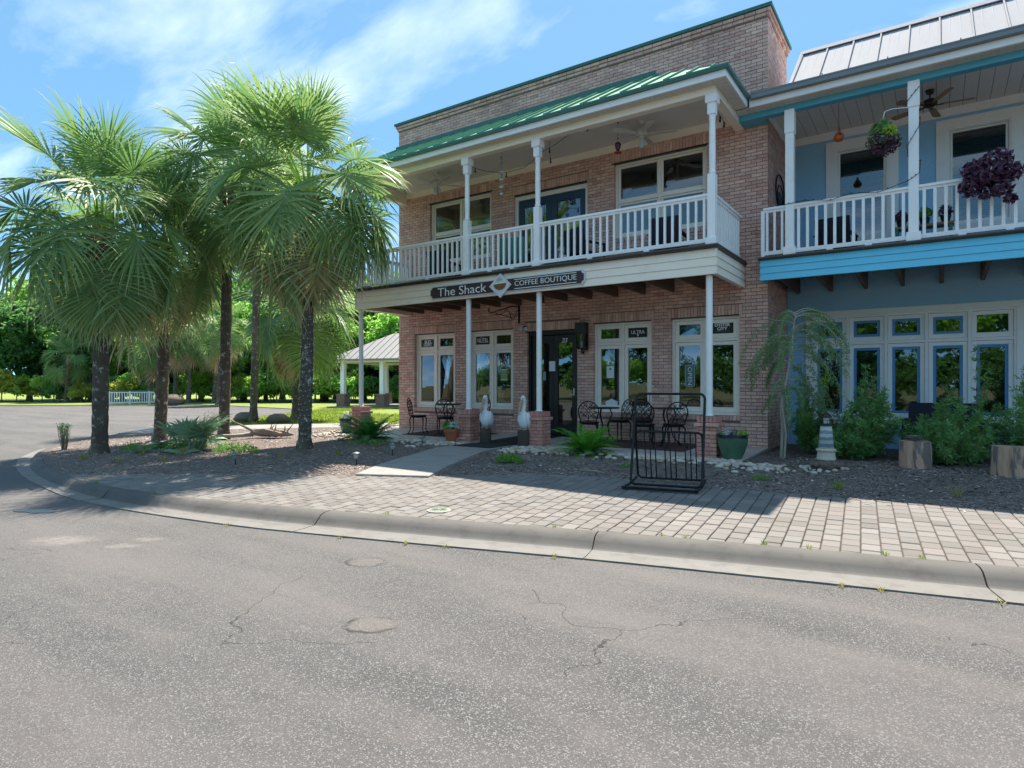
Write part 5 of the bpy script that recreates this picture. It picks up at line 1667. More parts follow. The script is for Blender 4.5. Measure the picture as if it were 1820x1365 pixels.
# lawn blades where it is near enough to show
rng = random.Random(31)
g_ = MB(); n = 0
while n < 30000:
    x = rng.uniform(-30, -12.3); y = rng.uniform(11, 30)
    if y < lerp_pts([(-30, 24), (-28, 21.2), (-24.3, 16), (-21.2, 12.3), (-19.2, 10.9), (-16.9, 13.0), (-15.9, 14.2), (-12, 15.4)], x): continue
    if -26.5 < x < -19.5 and 21.8 < y < 32: continue
    n += 1
    h = rng.uniform(.03, .10); a = rng.uniform(0, 2*PI); w = .018
    g_.val = rng.uniform(.001, 1)
    dx, dy = math.cos(a)*w, math.sin(a)*w
    g_.add([(x-dx, y-dy, .08), (x+dx, y+dy, .08), (x+rng.uniform(-.05, .05), y+rng.uniform(-.05, .05), .085+h)], [(0, 1, 2)])
tag(g_.build('grass', M['grass_blade']), 'short sunlit grass of the lawn beside the shop', 'grass', kind='stuff')
# weeds in the kerb joints
def tuft(x, y, z, n, h, mat, label, spread=.08, w=.006, name='grass_tuft', grp=None):
    rng_ = random.Random(int(x*1000+y*77)); m_ = MB(); blades(m_, (0, 0, 0), n, h, w, spread, rng_)
    me = m_.mesh(name, M[mat]); o = link_mesh(name, me, None, (x, y, z)); tag(o, label, 'weed', grp); return o
for k, (x, pos) in enumerate(((1.3, 'b'), (-.1, 'b'), (-.35, 'b'), (-.9, 'b'), (-1.25, 'b'), (-1.9, 'b'), (-2.1, 'b'), (-3.1, 'b'), (-4.9, 'b'), (.2, 'g'), (-.5, 'g'), (-.75, 'g'), (-2.9, 'g'), (-3.9, 'g'), (-4.3, 'g'), (-5.0, 'g'), (-8.4, 'b'), (-9.9, 'b'), (-6.4, 'g'))):
    if pos == 'b': tuft(x, y_kerb(x)+.012, .098, 14, .055, 'grass_blade', 'small green weed tuft sprouting between pavers and kerb', .07, .006, grp='weeds between pavers and kerb')
    else: tuft(x+.16, y_kerb(x)-.645, 0, 12, .045, 'dry_grass', 'small dry weed tuft in the joint between gutter and asphalt', .08, .006, grp='weeds along the gutter')
def weed_patch(x, y, rx, ry, n, h, mat, label, name='weed_clump', L=.04, up=.5):
    rng_ = random.Random(int(x*991+y*313)); m_ = MB()
    for k in range(n):
        a = rng_.uniform(0, 2*PI); r = math.sqrt(rng_.random()); px, py = math.cos(a)*rx*r, math.sin(a)*ry*r
        hh = h*(1-.7*r*r)*rng_.uniform(.2, 1)
        m_.val = rng_.uniform(.001, 1)
        leaf_quad(m_, Vector((px, py, hh+.01)), (rnd_dir(rng_)+Vector((0, 0, up))).normalized(), L*rng_.uniform(.7, 1.4), L*.5, rng_)
    for k in range(max(4, n//40)):
        a = rng_.uniform(0, 2*PI); r = math.sqrt(rng_.random())*.8
        m_.tube([(0, 0, -.02), (math.cos(a)*rx*r, math.sin(a)*ry*r, h*.6)], [.004, .002], 4)
    o = link_mesh(name, m_.mesh(name, M[mat]), None, (x, y, bed_z(x, y))); tag(o, label, 'plant'); return o
weed_patch(-5.73, 8.33, .26, .16, 520, .16, 'weed_leaf', 'low bright green weed clump in the mulch by the walkway', L=.045)
weed_patch(-10.9, 6.75, .55, .35, 900, .22, 'weed_leaf', 'spreading leafy weeds in front of the driftwood')
weed_patch(-13.1, 6.9, .7, .4, 700, .16, 'weed_leaf', 'low green weeds at the foot of the saw palmetto')
weed_patch(-13.15, 6.0, .35, .25, 320, .22, 'weed_leaf', 'leafy green weed behind the mossy palm trunk')
weed_patch(-9.9, 9.2, .5, .28, 420, .12, 'podocarpus', 'low grey-green ground cover before the dark fern')
weed_patch(-1.95, 8.75, .12, .1, 60, .07, 'weed_leaf', 'tiny weed in the mulch beside the shade line')
weed_patch(-18.96, 12.9-1.9, .5, .4, 380, .6, 'yellow_leaf', 'yellow-leaved shrub near the concrete path')
weed_patch(-3.95, 8.9, .1, .08, 60, .08, 'weed_leaf', 'small seedling in the mulch near the bike rack')
for k, (x, y) in enumerate(((-12.9, 5.0), (-12.0, 5.2), (-11.2, 5.6), (-13.9, 6.3), (-12.4, 5.8), (-9.6, 6.8), (-8.9, 7.5), (-11.8, 6.2), (-10.1, 8.8), (-9.4, 8.9), (.2, 8.9), (.9, 8.8), (-1.0, 8.6))):
    tuft(x, y, bed_z(x, y), 26, .16, 'dry_grass' if k % 3 else 'grass_blade', 'wispy grass tuft growing through the mulch', .16, .007, grp='grass tufts in the mulch')

# saw palmetto
t = empty('saw_palmetto', (-12.5, 6.7, .16), 0, 'grey-green saw palmetto clump in the mulch bed', 'plant')
pme = [frond_mesh('frond', e, 900+i, [M['palmetto_leaf'], M['palmetto_leaf']], Lp=.42, costa=.08, nseg=26, seglen=.46) for i, e in enumerate((75, 58, 42, 26, 12))]
rng = random.Random(19)
for k in range(34):
    a = rng.uniform(0, 2*PI); r = rng.uniform(0, .42)
    s_ = rng.uniform(.75, 1.1)
    link_mesh('frond', pme[rng.randrange(5)], t, (math.cos(a)*r, math.sin(a)*r, -.05), (0, 0, a+rng.uniform(-.6, .6)), (s_, s_, s_))
st_ = MB(); st_.tube([(-.3, 0, 0), (0, .05, .05), (.3, 0, .04)], [.06, .07, .05], 7); st_.build('stem', M['boot'], t, world=False)

# ferns
def fern_frond(seed, L, mat, e0):
    rng_ = random.Random(seed); m_ = MB(); p = Vector((0, 0, 0)); a = R(e0); n = 26; pts = []
    for i in range(n+1):
        pts.append((p.copy(), a)); p = p+Vector((math.cos(a), 0, math.sin(a)))*(L/n); a -= R(2.1+1.4*rng_.random())
    m_.tube([q for q, _ in pts], [.006*(1-i/n)+.0012 for i in range(n+1)], 4, cap=False)
    for i in range(5, n+1):
        q, aa = pts[i]; s_ = i/n
        ln = .115*math.sin(min(1, (s_-.08)*1.15)*PI)**.7*L/.75+.012
        for sd in (-1, 1):
            T = Vector((math.cos(aa), 0, math.sin(aa)))
            d = (Vector((0, sd, 0))+T*.42+Vector((0, 0, rng_.uniform(-.28, .02)))).normalized()
            w = .024*L/.75; wv_ = T*w/2
            m_.val = rng_.uniform(.001, .5)
            e = q+d*ln
            mid = q+d*ln*.5+Vector((0, 0, .006))
            m_.add([tuple(q-wv_*.7), tuple(q+wv_*.7), tuple(mid+wv_), tuple(mid-wv_), tuple(e)], [(0, 1, 2, 3), (3, 2, 4)])
    return m_.mesh('frond', M[mat])
def fern(x, y, z, s_, nf, mat, seed, label):
    t = empty('fern', (x, y, z), 0, label, 'fern'); rng_ = random.Random(seed)
    mes = [fern_frond(seed+i, .82, mat, e) for i, e in enumerate((82, 72, 62, 52, 42, 30))]
    for k in range(nf):
        q = s_*rng_.uniform(.75, 1.1); r = rng_.uniform(0, .09)*s_; a = k*2.4+rng_.uniform(-.3, .3)
        link_mesh('frond', mes[k % 6], t, (math.cos(a)*r, math.sin(a)*r, -.03), (rng_.uniform(-.15, .15), 0, a), (q, q, q))
    m_ = MB(); m_.lathe([(.09*s_, -.05), (.08*s_, .04), (.03*s_, .08)], n=9); m_.build('root_crown', M['soil'], t, world=False)
fern(-5.18, 9.95, bed_z(-5.18, 9.95), .92, 52, 'fern_leaf', 1200, 'bright green feathery fern in the mulch before the bistro chairs')
fern(-10.5, 9.75, bed_z(-10.5, 9.75), 1.0, 56, 'fern_dark', 1300, 'dark green bushy fern beside the end brick pier')

# podocarpus shrubs in front of the ribbon window
def podocarpus(x, y, h, w, nst, seed, label, z=None):
    rng_ = random.Random(seed); z = bed_z(x, y) if z is None else z
    t = empty('podocarpus_shrub', (x, y, z), 0, label, 'shrub')
    st_ = MB(); lf = MB()
    for k in range(nst):
        a = rng_.uniform(0, 2*PI); sp = rng_.random()**.6
        hh = h*(1-.55*sp*sp)*rng_.uniform(.55, 1.0) if k else h
        out = Vector((math.cos(a), math.sin(a), 0))*w*sp*(1 if k else .1)
        pts = []; N = 11
        for i in range(N+1):
            s_ = i/N; pts.append(out*(s_**.75)+Vector((rng_.uniform(-.02, .02), rng_.uniform(-.02, .02), hh*s_)))
        st_.tube(pts, [.011*(1-i/N)+.002 for i in range(N+1)], 4, cap=False)
        for i in range(2, N+1):
            p = Vector(pts[i]); ax = (Vector(pts[i])-Vector(pts[i-1])).normalized()
            # side sprigs
            for q in range(2 if k % 3 else 3):
                b = rng_.uniform(0, 2*PI); o = ax.orthogonal().normalized(); o.rotate(Matrix.Rotation(b, 3, ax))
                tipd = (o*.75+ax*.7).normalized(); sl = rng_.uniform(.05, .14)*(1.2-.5*i/N)
                lf.val = rng_.uniform(.001, .45) if i < N-2 else rng_.uniform(.4, .9)
                for j in range(9):
                    f = j/8; c_ = p+tipd*sl*f
                    d = (tipd*.55+rnd_dir(rng_)*.8).normalized(); L = rng_.uniform(.06, .10)
                    s_ = d.orthogonal().normalized()*.0095
                    e = c_+d*L; mid = c_+d*L*.5
                    lf.add([tuple(c_), tuple(mid+s_), tuple(e), tuple(mid-s_)], [(0, 1, 2, 3)])
    st_.build('stems', M['bark_grey'], t, world=False); lf.build('foliage', M['podocarpus'], t, world=False)
podocarpus(-1.0, 12.1, 1.5, .58, 40, 51, 'tall podocarpus shrub between the lighthouse and the split log stump')
podocarpus(.13, 11.95, 1.15, .66, 50, 52, 'wide podocarpus shrub in front of the navy loveseat')
podocarpus(.5, 12.35, 1.75, .34, 8, 55, 'lanky podocarpus shoots rising beside the loveseat')
podocarpus(-1.95, 12.5, 1.25, .42, 26, 53, 'podocarpus shrub behind the lighthouse ornament')
podocarpus(1.15, 12.2, 1.45, .5, 34, 54, 'podocarpus shrub beside the bark-stripped stump at the bed end')
podocarpus(-1.3, 11.75, .62, .45, 22, 56, 'low podocarpus growth beside the lighthouse ornament')

# weeping yaupon against the brick corner
t = empty('weeping_tree', (-2.2, 11.4, bed_z(-2.2, 11.4)), 0, 'thin weeping tree with pale trunk against the brick corner', 'tree')
rng = random.Random(61)
tr = MB(); lf = MB()
stem = [(0, 0, -.05), (.02, .02, .5), (.0, .0, .9), (.09, .03, 1.4), (.17, .02, 1.9), (.2, .0, 2.25), (.24, 0, 2.5)]
tr.tube(stem, [.032, .028, .024, .02, .016, .012, .006], 8)
tr.tube([(.05, -.03, -.05), (.08, -.02, .4), (.03, -.05, .85), (.0, .0, 1.0)], [.02, .018, .014, .01], 7)
def weep(p, o, L):
    pts = [Vector(p)]; d = (o+Vector((0, 0, .75))).normalized()
    n = 12
    for i in range(n):
        d = (d+Vector((0, 0, -.24))).normalized(); pts.append(pts[-1]+d*(L/n))
    tr.tube([tuple(q) for q in pts], [.007*(1-i/n)+.0015 for i in range(n+1)], 4, cap=False)
    for i in range(3, n+1):
        for k in range(20):
            lf.val = rng.uniform(.001, .8)
            c_ = pts[i]+rnd_dir(rng)*rng.uniform(.005, .06)+Vector((0, 0, -rng.random()*.05))
            leaf_quad(lf, c_, rnd_dir(rng), rng.uniform(.026, .045), .018, rng)
        if rng.random() < .5:
            e = pts[i]+Vector((rng.uniform(-.05, .05), rng.uniform(-.05, .05), -rng.uniform(.12, .35)))
            tr.tube([tuple(pts[i]), tuple(e)], [.002, .001], 3, cap=False)
            for k in range(12):
                leaf_quad(lf, pts[i].lerp(e, rng.random())+rnd_dir(rng)*.03, rnd_dir(rng), .034, .016, rng)
for k in range(46):
    s_ = rng.uniform(.36, 1); i = min(len(stem)-2, int(s_*(len(stem)-1))); f = s_*(len(stem)-1)-i
    p = Vector(stem[i]).lerp(Vector(stem[i+1]), f)
    a = rng.uniform(0, 2*PI); o = Vector((math.cos(a), math.sin(a)*.55, 0))
    weep(p, o, rng.uniform(.55, 1.25)*(.75+.35*s_))
tr.build('trunk', M['bark_pale'], t, world=False); lf.build('foliage', M['weep_leaf'], t, world=False)

# dry twiggy seedling at the kerb bend
t = empty('twiggy_shrub', (-15.45, 5.62, zg(-15.45, 5.62)), 0, 'small flat-topped twiggy shrub at the kerb bend', 'shrub'); m_ = MB(); lf = MB(); rng = random.Random(9)
for k in range(26):
    x = rng.uniform(-.18, .18); y = rng.uniform(-.12, .12)
    m_.tube([(x*.3, y*.3, -.02), (x*.8, y*.8, .3), (x, y, .55)], [.006, .004, .002], 4)
    for q in range(16):
        f = rng.random()**.7; lf.val = rng.uniform(.001, 1)
        leaf_quad(lf, Vector((x*f, y*f, .1+.47*f))+rnd_dir(rng)*.03, rnd_dir(rng), .04, .022, rng)
m_.build('stems', M['bark_grey'], t, world=False); lf.build('foliage', M['weep_leaf'], t, world=False)
# ================================================================== porch furniture
def spiral(c, r, turns, a0, sgn, n=14):
    """flat spiral in the XZ plane"""
    return [(c[0]+r*(1-.75*i/n)*math.cos(a0+sgn*turns*2*PI*i/n), c[1], c[2]+r*(1-.75*i/n)*math.sin(a0+sgn*turns*2*PI*i/n)) for i in range(n+1)]
def make_chair():
    t = empty('bistro_chair', (0, 0, 0))
    s_ = MB(); s_.lathe([(.0, .425), (.19, .425), (.205, .435), (.205, .448), (.19, .455), (.03, .447)], n=22)
    s_.lathe([(.185, .40), (.195, .43)], n=22)
    s_.build('seat', M['black_iron'], t, smooth=True, world=False, autosm=40)
    for sx, sy in ((-1, -1), (1, -1), (-1, 1), (1, 1)):
        l_ = MB(); p0 = Vector((sx*.13, sy*.13, .43))
        l_.tube([p0, (sx*.165, sy*.165, .36), (sx*.16, sy*.16, .25), (sx*.15, sy*.15, .12), (sx*.185, sy*.185, .03), (sx*.205, sy*.205, 0.006)], [.017, .016, .013, .011, .012, .014], 7)
        l_.build('leg', M['black_iron'], t, smooth=True, world=False)
    b = MB(); lean = .30
    def bp(x, z): return (x, -.17-(z-.44)*lean*.55, z)
    hoop = [bp(-.15, .44), bp(-.165, .52), bp(-.19, .62)]+[bp(-.20*math.cos(a*PI/14), .66+.205*math.sin(a*PI/14)) for a in range(15)]+[bp(.19, .62), bp(.165, .52), bp(.15, .44)]
    b.tube(hoop, .012, 6)
    for sg in (-1, 1):
        b.tube([bp(sg*.15, .52), bp(sg*.10, .60), bp(sg*.02, .70), bp(-sg*.07, .80), bp(-sg*.10, .835)], .006, 5)
        b.tube([bp(sg*.19, .66), bp(sg*.10, .62), bp(0, .535)], .006, 5)
        b.tube([bp(sg*.155, .79), bp(sg*.08, .74), bp(0, .645), bp(-sg*.05, .60)], .006, 5)
        for (cx, cz, r, a0) in ((.055, .795, .033, 2.0), (.125, .735, .036, 1.0), (.135, .655, .03, 4.0), (.075, .58, .03, 3.4), (.19, .605, .022, .5)):
            pts = spiral((sg*cx, 0, cz), r, 1.1, a0 if sg > 0 else PI-a0, sg)
            b.tube([bp(x, z) for x, _, z in pts], .0058, 5)
    b.tube([bp(0, .44), bp(0, .535), bp(0, .60)], .008, 5)
    b.tube([bp(-.15, .50), bp(0, .475), bp(.15, .50)], .007, 5)
    b.build('backrest', M['black_iron'], t, smooth=True, world=False)
    return t
chair0 = make_chair()
def put_chair(x, y, rz_, label, first=[True]):
    c = chair0 if first[0] else copy_tree(chair0); first[0] = False
    c.location = (x, y, zporch(x, y)+.006); c.rotation_euler = (0, 0, R(rz_)); tag(c, label, 'chair', 'black bistro chairs on the porch')
put_chair(-10.49, 11.3, -62, 'black cast iron bistro chair by the building corner, seen from its side')
put_chair(-9.47, 11.12, 32, 'black cast iron bistro chair behind the terracotta pot')
put_chair(-8.98, 11.75, 95, 'black cast iron bistro chair behind a carved pelican')
put_chair(-5.78, 11.22, 24, 'black cast iron bistro chair beside the black street door')
put_chair(-5.45, 11.95, 150, 'black cast iron bistro chair under the window with the taped notice')
put_chair(-4.6, 11.2, 18, 'black cast iron bistro chair behind the bike rack, back to the street')
put_chair(-4.10, 11.42, 38, 'black cast iron bistro chair behind the bike rack, next to a brick pier')
put_chair(-4.98, 12.02, 205, 'black cast iron bistro chair against the wall between two windows')
def make_table():
    t = empty('bistro_table', (0, 0, 0))
    s_ = MB(); s_.lathe([(.02, .70), (.30, .70), (.315, .708), (.315, .72), (.30, .727), (.02, .727)], n=30); s_.build('table_top', M['black_iron'], t, smooth=True, world=False, autosm=40)
    for k in range(3):
        a = k*2*PI/3+.4; c_, s2 = math.cos(a), math.sin(a)
        l_ = MB(); l_.tube([(c_*.12, s2*.12, .70), (c_*.16, s2*.16, .58), (c_*.06, s2*.06, .36), (c_*.10, s2*.10, .18), (c_*.22, s2*.22, .03), (c_*.25, s2*.25, .006)], [.014, .013, .012, .012, .013, .014], 7)
        l_.build('leg', M['black_iron'], t, smooth=True, world=False)
    r_ = MB(); r_.tube([(math.cos(a*PI/10)*.075, math.sin(a*PI/10)*.075, .36) for a in range(20)], .006, 5, closed=True); r_.build('ring', M['black_iron'], t, world=False)
    return t
tab0 = make_table()
for k, (x, y, lb) in enumerate(((-9.80, 11.62, 'round black bistro table near the building corner'), (-5.62, 11.58, 'round black bistro table next to the street door'), (-4.38, 11.85, 'round black bistro table behind the bike rack'))):
    c = tab0 if k == 0 else copy_tree(tab0)
    c.location = (x, y, zporch(x, y)+.006); tag(c, lb, 'table', 'black bistro tables on the porch')
# rugs and mat
def rug(poly, mat, label, dz, th=.008):
    m_ = MB(); m_.prism(poly, lambda x, y: max(zporch(x, y) if y > 10.24 else 0, (zg(x, y)+.04) if y < 10.3 else 0)+dz, lambda x, y: max(zporch(x, y) if y > 10.24 else 0, (zg(x, y)+.04) if y < 10.3 else 0)+dz+th)
    o = m_.build('rug' if 'rug' in label else 'door_mat', M[mat]); tag(o, label, 'rug' if 'rug' in label else 'mat')
rug([(-6.25, 10.95), (-3.75, 10.95), (-3.75, 12.25), (-6.25, 12.25)], 'rug_brown', 'dark brown rug under the bistro sets beside the street door', .001)
rug([(-10.75, 11.0), (-8.75, 11.0), (-8.75, 12.25), (-10.75, 12.25)], 'rug_brown', 'dark brown rug under the corner bistro set', .001)
mm = MB()
ys = [9.55, 10.2, 10.26, 11.2, 12.28]
zz = lambda y: (zg(-7.4, y)+.043) if y < 10.23 else max(zporch(0, y)+.004, 0)
vs_ = []
for y in ys:
    z = max(zg(-7.4, min(y, 10.2))+.044 if y < 10.25 else 0, zporch(0, y)+.005)
    for x in (-7.93, -7.03): vs_ += [(x, y, z), (x, y, z+.01)]
fs = []
for i in range(len(ys)-1):
    a = i*4; b = a+4
    fs += [(a+1, a+3, b+3, b+1), (a, b, b+2, a+2), (a, a+1, b+1, b), (a+2, b+2, b+3, a+3)]
fs += [(0, 2, 3, 1), (len(vs_)-4, len(vs_)-3, len(vs_)-1, len(vs_)-2)]
mm.add(vs_, fs); o = mm.build('door_mat', M['mat_black']); tag(o, 'long black runner mat leading from the walkway to the door', 'mat')

# ------------------------------------------------------------------ pots
def foliage_ball(n, rx, rz_, L, W, rng, val=(.001, .8), up=.3):
    m_ = MB()
    for k in range(n):
        d = rnd_dir(rng); d.z = abs(d.z)*1.0-.15
        p = Vector((d.x*rx, d.y*rx, d.z*rz_))*rng.uniform(.5, 1)
        m_.val = rng.uniform(*val)
        leaf_quad(m_, p, (d+rnd_dir(rng)*.6+Vector((0, 0, up))).normalized(), L*rng.uniform(.7, 1.3), W*rng.uniform(.7, 1.2), rng)
    return m_
rng = random.Random(41)
t = empty('terracotta_pot', (-8.62, 10.32, .29), 0, 'terracotta pot with leafy plants beside a brick pier', 'planter')
m_ = MB(); m_.lathe([(.10, 0), (.105, .0), (.145, .21), (.165, .212), (.168, .28), (.15, .28), (.145, .25), (.01, .25)], n=28); m_.build('pot', M['terracotta'], t, smooth=True, world=False, autosm=35)
m_ = MB(); m_.lathe([(.01, .24), (.146, .256)], n=18); m_.build('soil', M['soil'], t, world=False)
for k, (mt, n, o, L) in enumerate((('weed_leaf', 150, (-.07, -.02, .30), .13), ('silver_leaf', 90, (.09, -.03, .32), .085), ('podocarpus', 90, (.0, .08, .28), .12))):
    f = foliage_ball(n, .13, .15, L, L*.42, rng); ob = f.build('foliage', M[mt], t, world=False); ob.location = o
def green_pot(x, y, z, s_, label):
    t = empty('glazed_pot', (x, y, z), 0, label, 'planter')
    m_ = MB(); m_.lathe([(.14, 0), (.15, .0), (.20, .10), (.245, .24), (.262, .36), (.262, .40), (.275, .41), (.275, .435), (.24, .435), (.235, .39), (.01, .39)], n=36)
    m_.build('pot', M['glazed_green'], t, smooth=True, world=False, autosm=50)
    m_ = MB(); m_.lathe([(.01, .385), (.236, .40)], n=18); m_.build('soil', M['soil'], t, world=False)
    t.scale = (s_, s_, s_); return t
t = green_pot(-2.78, 10.52, .295, .93, 'large glazed green pot with succulents at the porch corner')
for mt, n, o, r, L in (('silver_leaf', 60, (-.1, .0, .44), .09, .07), ('succulent', 80, (.02, .03, .43), .1, .08), ('lime_leaf', 90, (.19, -.03, .42), .1, .085), ('weed_leaf', 40, (-.17, -.05, .42), .07, .06)):
    f = foliage_ball(n, r, r*1.1, L, L*.5, rng); ob = f.build('foliage', M[mt], t, world=False); ob.location = o
t = green_pot(-12.35, 10.75, zg(-12.35, 10.75), .92, 'glazed green pot with white flowers left of the end brick pier'.replace(' left of', ' by'))
f = foliage_ball(240, .2, .18, .06, .045, rng); ob = f.build('flowers', M['silver_leaf'], t, world=False); ob.location = (-.03, 0, .46)
f = foliage_ball(80, .16, .1, .07, .04, rng); ob = f.build('foliage', M['podocarpus'], t, world=False); ob.location = (0, 0, .43)

# ------------------------------------------------------------------ carved pelicans on pilings
def ring_body(rings, n=16):
    """continuous body through elliptical rings (centre, half width x, half depth along normal, tilt)"""
    m_ = MB(); vs_ = []
    for (c, rx, ry, tilt) in rings:
        for k in range(n):
            a = 2*PI*k/n
            vs_.append((c[0]+rx*math.cos(a), c[1]+ry*math.sin(a)*math.cos(tilt), c[2]+ry*math.sin(a)*math.sin(tilt)))
    fs = []
    for i in range(len(rings)-1):
        for k in range(n):
            k2 = (k+1) % n; fs.append((i*n+k, i*n+k2, (i+1)*n+k2, (i+1)*n+k))
    fs.append(tuple(range(n-1, -1, -1))); fs.append(tuple((len(rings)-1)*n+k for k in range(n)))
    return m_.add(vs_, fs)
def pelican(x, y, z, rz_, label):
    t = empty('pelican_statue', (x, y, z), R(rz_), label, 'statue', 'carved pelicans beside the walkway')
    p = MB(); p.lathe([(.115, 0), (.12, .02), (.118, .29), (.112, .305)], n=18); p.lathe([(.02, .30), (.112, .306)], n=18)
    p.build('piling', M['piling'], t, smooth=True, world=False, autosm=40)
    # faces -Y; body upright, tail behind, neck in an S, head tucked so that the bill rests on the breast
    b = ring_body([((0, .02, .335), .03, .03, 0), ((0, .02, .36), .075, .07, 0), ((0, .02, .42), .108, .10, .05), ((0, .02, .50), .118, .112, .05), ((0, .015, .58), .108, .10, .1),
                   ((0, .0, .645), .075, .075, .2), ((0, -.01, .69), .042, .045, .2), ((0, .005, .74), .036, .038, .0), ((0, .02, .80), .034, .036, 0), ((0, .022, .86), .036, .04, 0), ((0, .012, .90), .044, .05, .3), ((0, -.012, .935), .05, .058, .5), ((0, -.03, .96), .044, .055, .8), ((0, -.04, .982), .022, .026, .9)])
    b.build('body', M['pelican'], t, smooth=True, world=False)
    bl = ring_body([((0, -.06, .94), .034, .03, 1.2), ((0, -.09, .87), .033, .036, 1.1), ((0, -.118, .79), .031, .04, 1.2), ((0, -.135, .71), .026, .032, 1.3), ((0, -.142, .635), .015, .016, 1.3), ((0, -.142, .60), .005, .005, 1.3)], 12)
    bl.build('bill', M['bill'], t, smooth=True, world=False)
    for s_ in (-1, 1):
        w = ring_body([((s_*.085, .03, .665), .02, .035, 0), ((s_*.112, .035, .60), .024, .075, 0), ((s_*.122, .045, .50), .024, .088, 0), ((s_*.108, .065, .40), .018, .065, 0), ((s_*.075, .095, .33), .008, .025, 0)], 12)
        w.build('wing', M['pelican'], t, smooth=True, world=False)
        e = MB(); e.ball((s_*.047, -.038, .95), .009, n=8, m=6); e.build('eye', M['black_paint'], t, world=False)
        f = MB(); f.ball((s_*.05, -.03, .318), .03, .05, .014, 8, 5); f.tube([(s_*.045, .0, .32), (s_*.045, .01, .37)], .011, 6); f.build('foot', M['bill'], t, world=False)
    tl = MB(); tl.prism_yz([(.10, .40), (.17, .33), (.16, .31), (.08, .35)], -.035, .035); tl.build('tail', M['pelican'], t, world=False)
pelican(-7.80, 10.45, zporch(0, 10.45)+.002, 2, 'white carved pelican on a piling next to the terracotta pot')
pelican(-6.83, 10.42, zporch(0, 10.42)+.002, -8, 'white carved pelican on a piling beside the pier at the door')

# ------------------------------------------------------------------ bike rack
t = empty('bike_rack', (-2.93, 7.98, bed_z(-2.93, 7.98)), R(12), 'black steel tube bike rack standing on the mulch edge', 'bike rack')
W2 = .45; r_ = .017
def rounded(x0, x1, z0, z1, rad, y0, y1, bottom=True):
    """closed rounded rectangle; y runs from y0 at z0 to y1 at z1"""
    yy = lambda z: y0+(y1-y0)*(z-z0)/(z1-z0)
    pts = []
    for cx, cz, a0 in ((x1-rad, z1-rad, 0), (x0+rad, z1-rad, 90), (x0+rad, z0+rad, 180), (x1-rad, z0+rad, 270)):
        for k in range(6):
            a = R(a0+k*18); x = cx+rad*math.cos(a); z = cz+rad*math.sin(a); pts.append((x, yy(z), z))
    return pts
f = MB(); f.tube(rounded(-W2, W2, .03, 1.20, .07, -.30, .10), r_, 8, closed=True); f.build('tall_hoop', M['black_iron'], t, smooth=True, world=False)
f = MB(); f.tube(rounded(-W2+.02, W2-.02, .06, .70, .06, .12, -.06), r_*.9, 8, closed=True); f.build('grid_frame', M['black_iron'], t, smooth=True, world=False)
for k in range(9):
    g3 = k//3; x = -.315+g3*.262+(k % 3)*.068
    yb, yt = .12, -.06
    b = MB(); b.tube([(x, yb-.012*0, .06), (x, yt, .70)], .0085, 6); b.build('bar', M['black_iron'], t, smooth=True, world=False)
f = MB(); f.tube([(-W2, -.30, .04), (-W2, .12, .06)], r_*.9, 8); f.tube([(W2, -.30, .04), (W2, .12, .06)], r_*.9, 8); f.build('side_rail', M['black_iron'], t, smooth=True, world=False)
f = MB(); f.box(-W2-.06, -.56, .0, W2-.02, -.52, .03); f.tube([(-W2-.03, -.54, .02), (-W2, -.30, .035)], .014, 6); f.tube([(W2-.05, -.54, .02), (W2, -.30, .035)], .014, 6); f.build('front_foot', M['black_iron'], t, world=False)
for x in (-.27, .0):
    f = MB(); f.tube([(x, .10, 1.19), (x, .10, 1.09), (x+.012, .095, 1.08)], .004, 5); f.build('hook', M['black_iron'], t, world=False)

# ------------------------------------------------------------------ lighthouse ornament
t = empty('lighthouse_ornament', (-1.36, 10.28, bed_z(-1.36, 10.28)-.01), 0, 'blue and white striped lighthouse garden ornament on a rocky base', 'ornament')
rng = random.Random(23)
b = MB()
for k in range(46):
    a = rng.uniform(0, 2*PI); r = rng.uniform(.03, .2); b.ball((math.cos(a)*r, math.sin(a)*r, .06+.10*(1-r/.2)*rng.random()), rng.uniform(.035, .065), None, rng.uniform(.03, .06), 7, 5, .15, rng)
b.lathe([(.2, 0), (.18, .06), (.13, .13), (.12, .2)], n=14); b.build('rock_base', M['boulder'], t, smooth=True, world=False)
b = MB(); b.lathe([(.135, .14), (.125, .2), (.115, .26), (.135, .265), (.14, .285), (.13, .295), (.108, .30)], n=20); b.build('plinth', paint('plinth_cream', srgb(196,186,170), .8, .2, 12, .3, 60, wpos=False), t, smooth=True, world=False, autosm=40)
b = MB(); b.lathe([(.108, .295), (.078, .62), (.082, .64)], n=26); b.build('tower', M['lighthouse'], t, smooth=True, world=False)
b = MB(); b.lathe([(.085, .64), (.105, .655), (.105, .672), (.05, .675)], n=20); b.build('gallery', M['bronze'], t, smooth=True, world=False, autosm=40)
for k in range(10):
    a = k*2*PI/10; q = MB(); q.tube([(math.cos(a)*.092, math.sin(a)*.092, .672), (math.cos(a)*.092, math.sin(a)*.092, .725)], .004, 5); q.build('rail_post', M['bronze'], t, world=False)
b = MB(); b.tube([(math.cos(a*PI/12)*.092, math.sin(a*PI/12)*.092, .725) for a in range(24)], .004, 5, closed=True); b.build('gallery_rail', M['bronze'], t, world=False)
b = MB(); b.lathe([(.042, .675), (.042, .765)], n=14); b.build('lantern', M['solar_glass'], t, smooth=True, world=False, autosm=40)
b = MB(); b.lathe([(.075, .762), (.078, .772), (.06, .80), (.03, .822), (.012, .835), (.012, .85)], n=18); b.build('cap', M['bronze'], t, smooth=True, world=False)

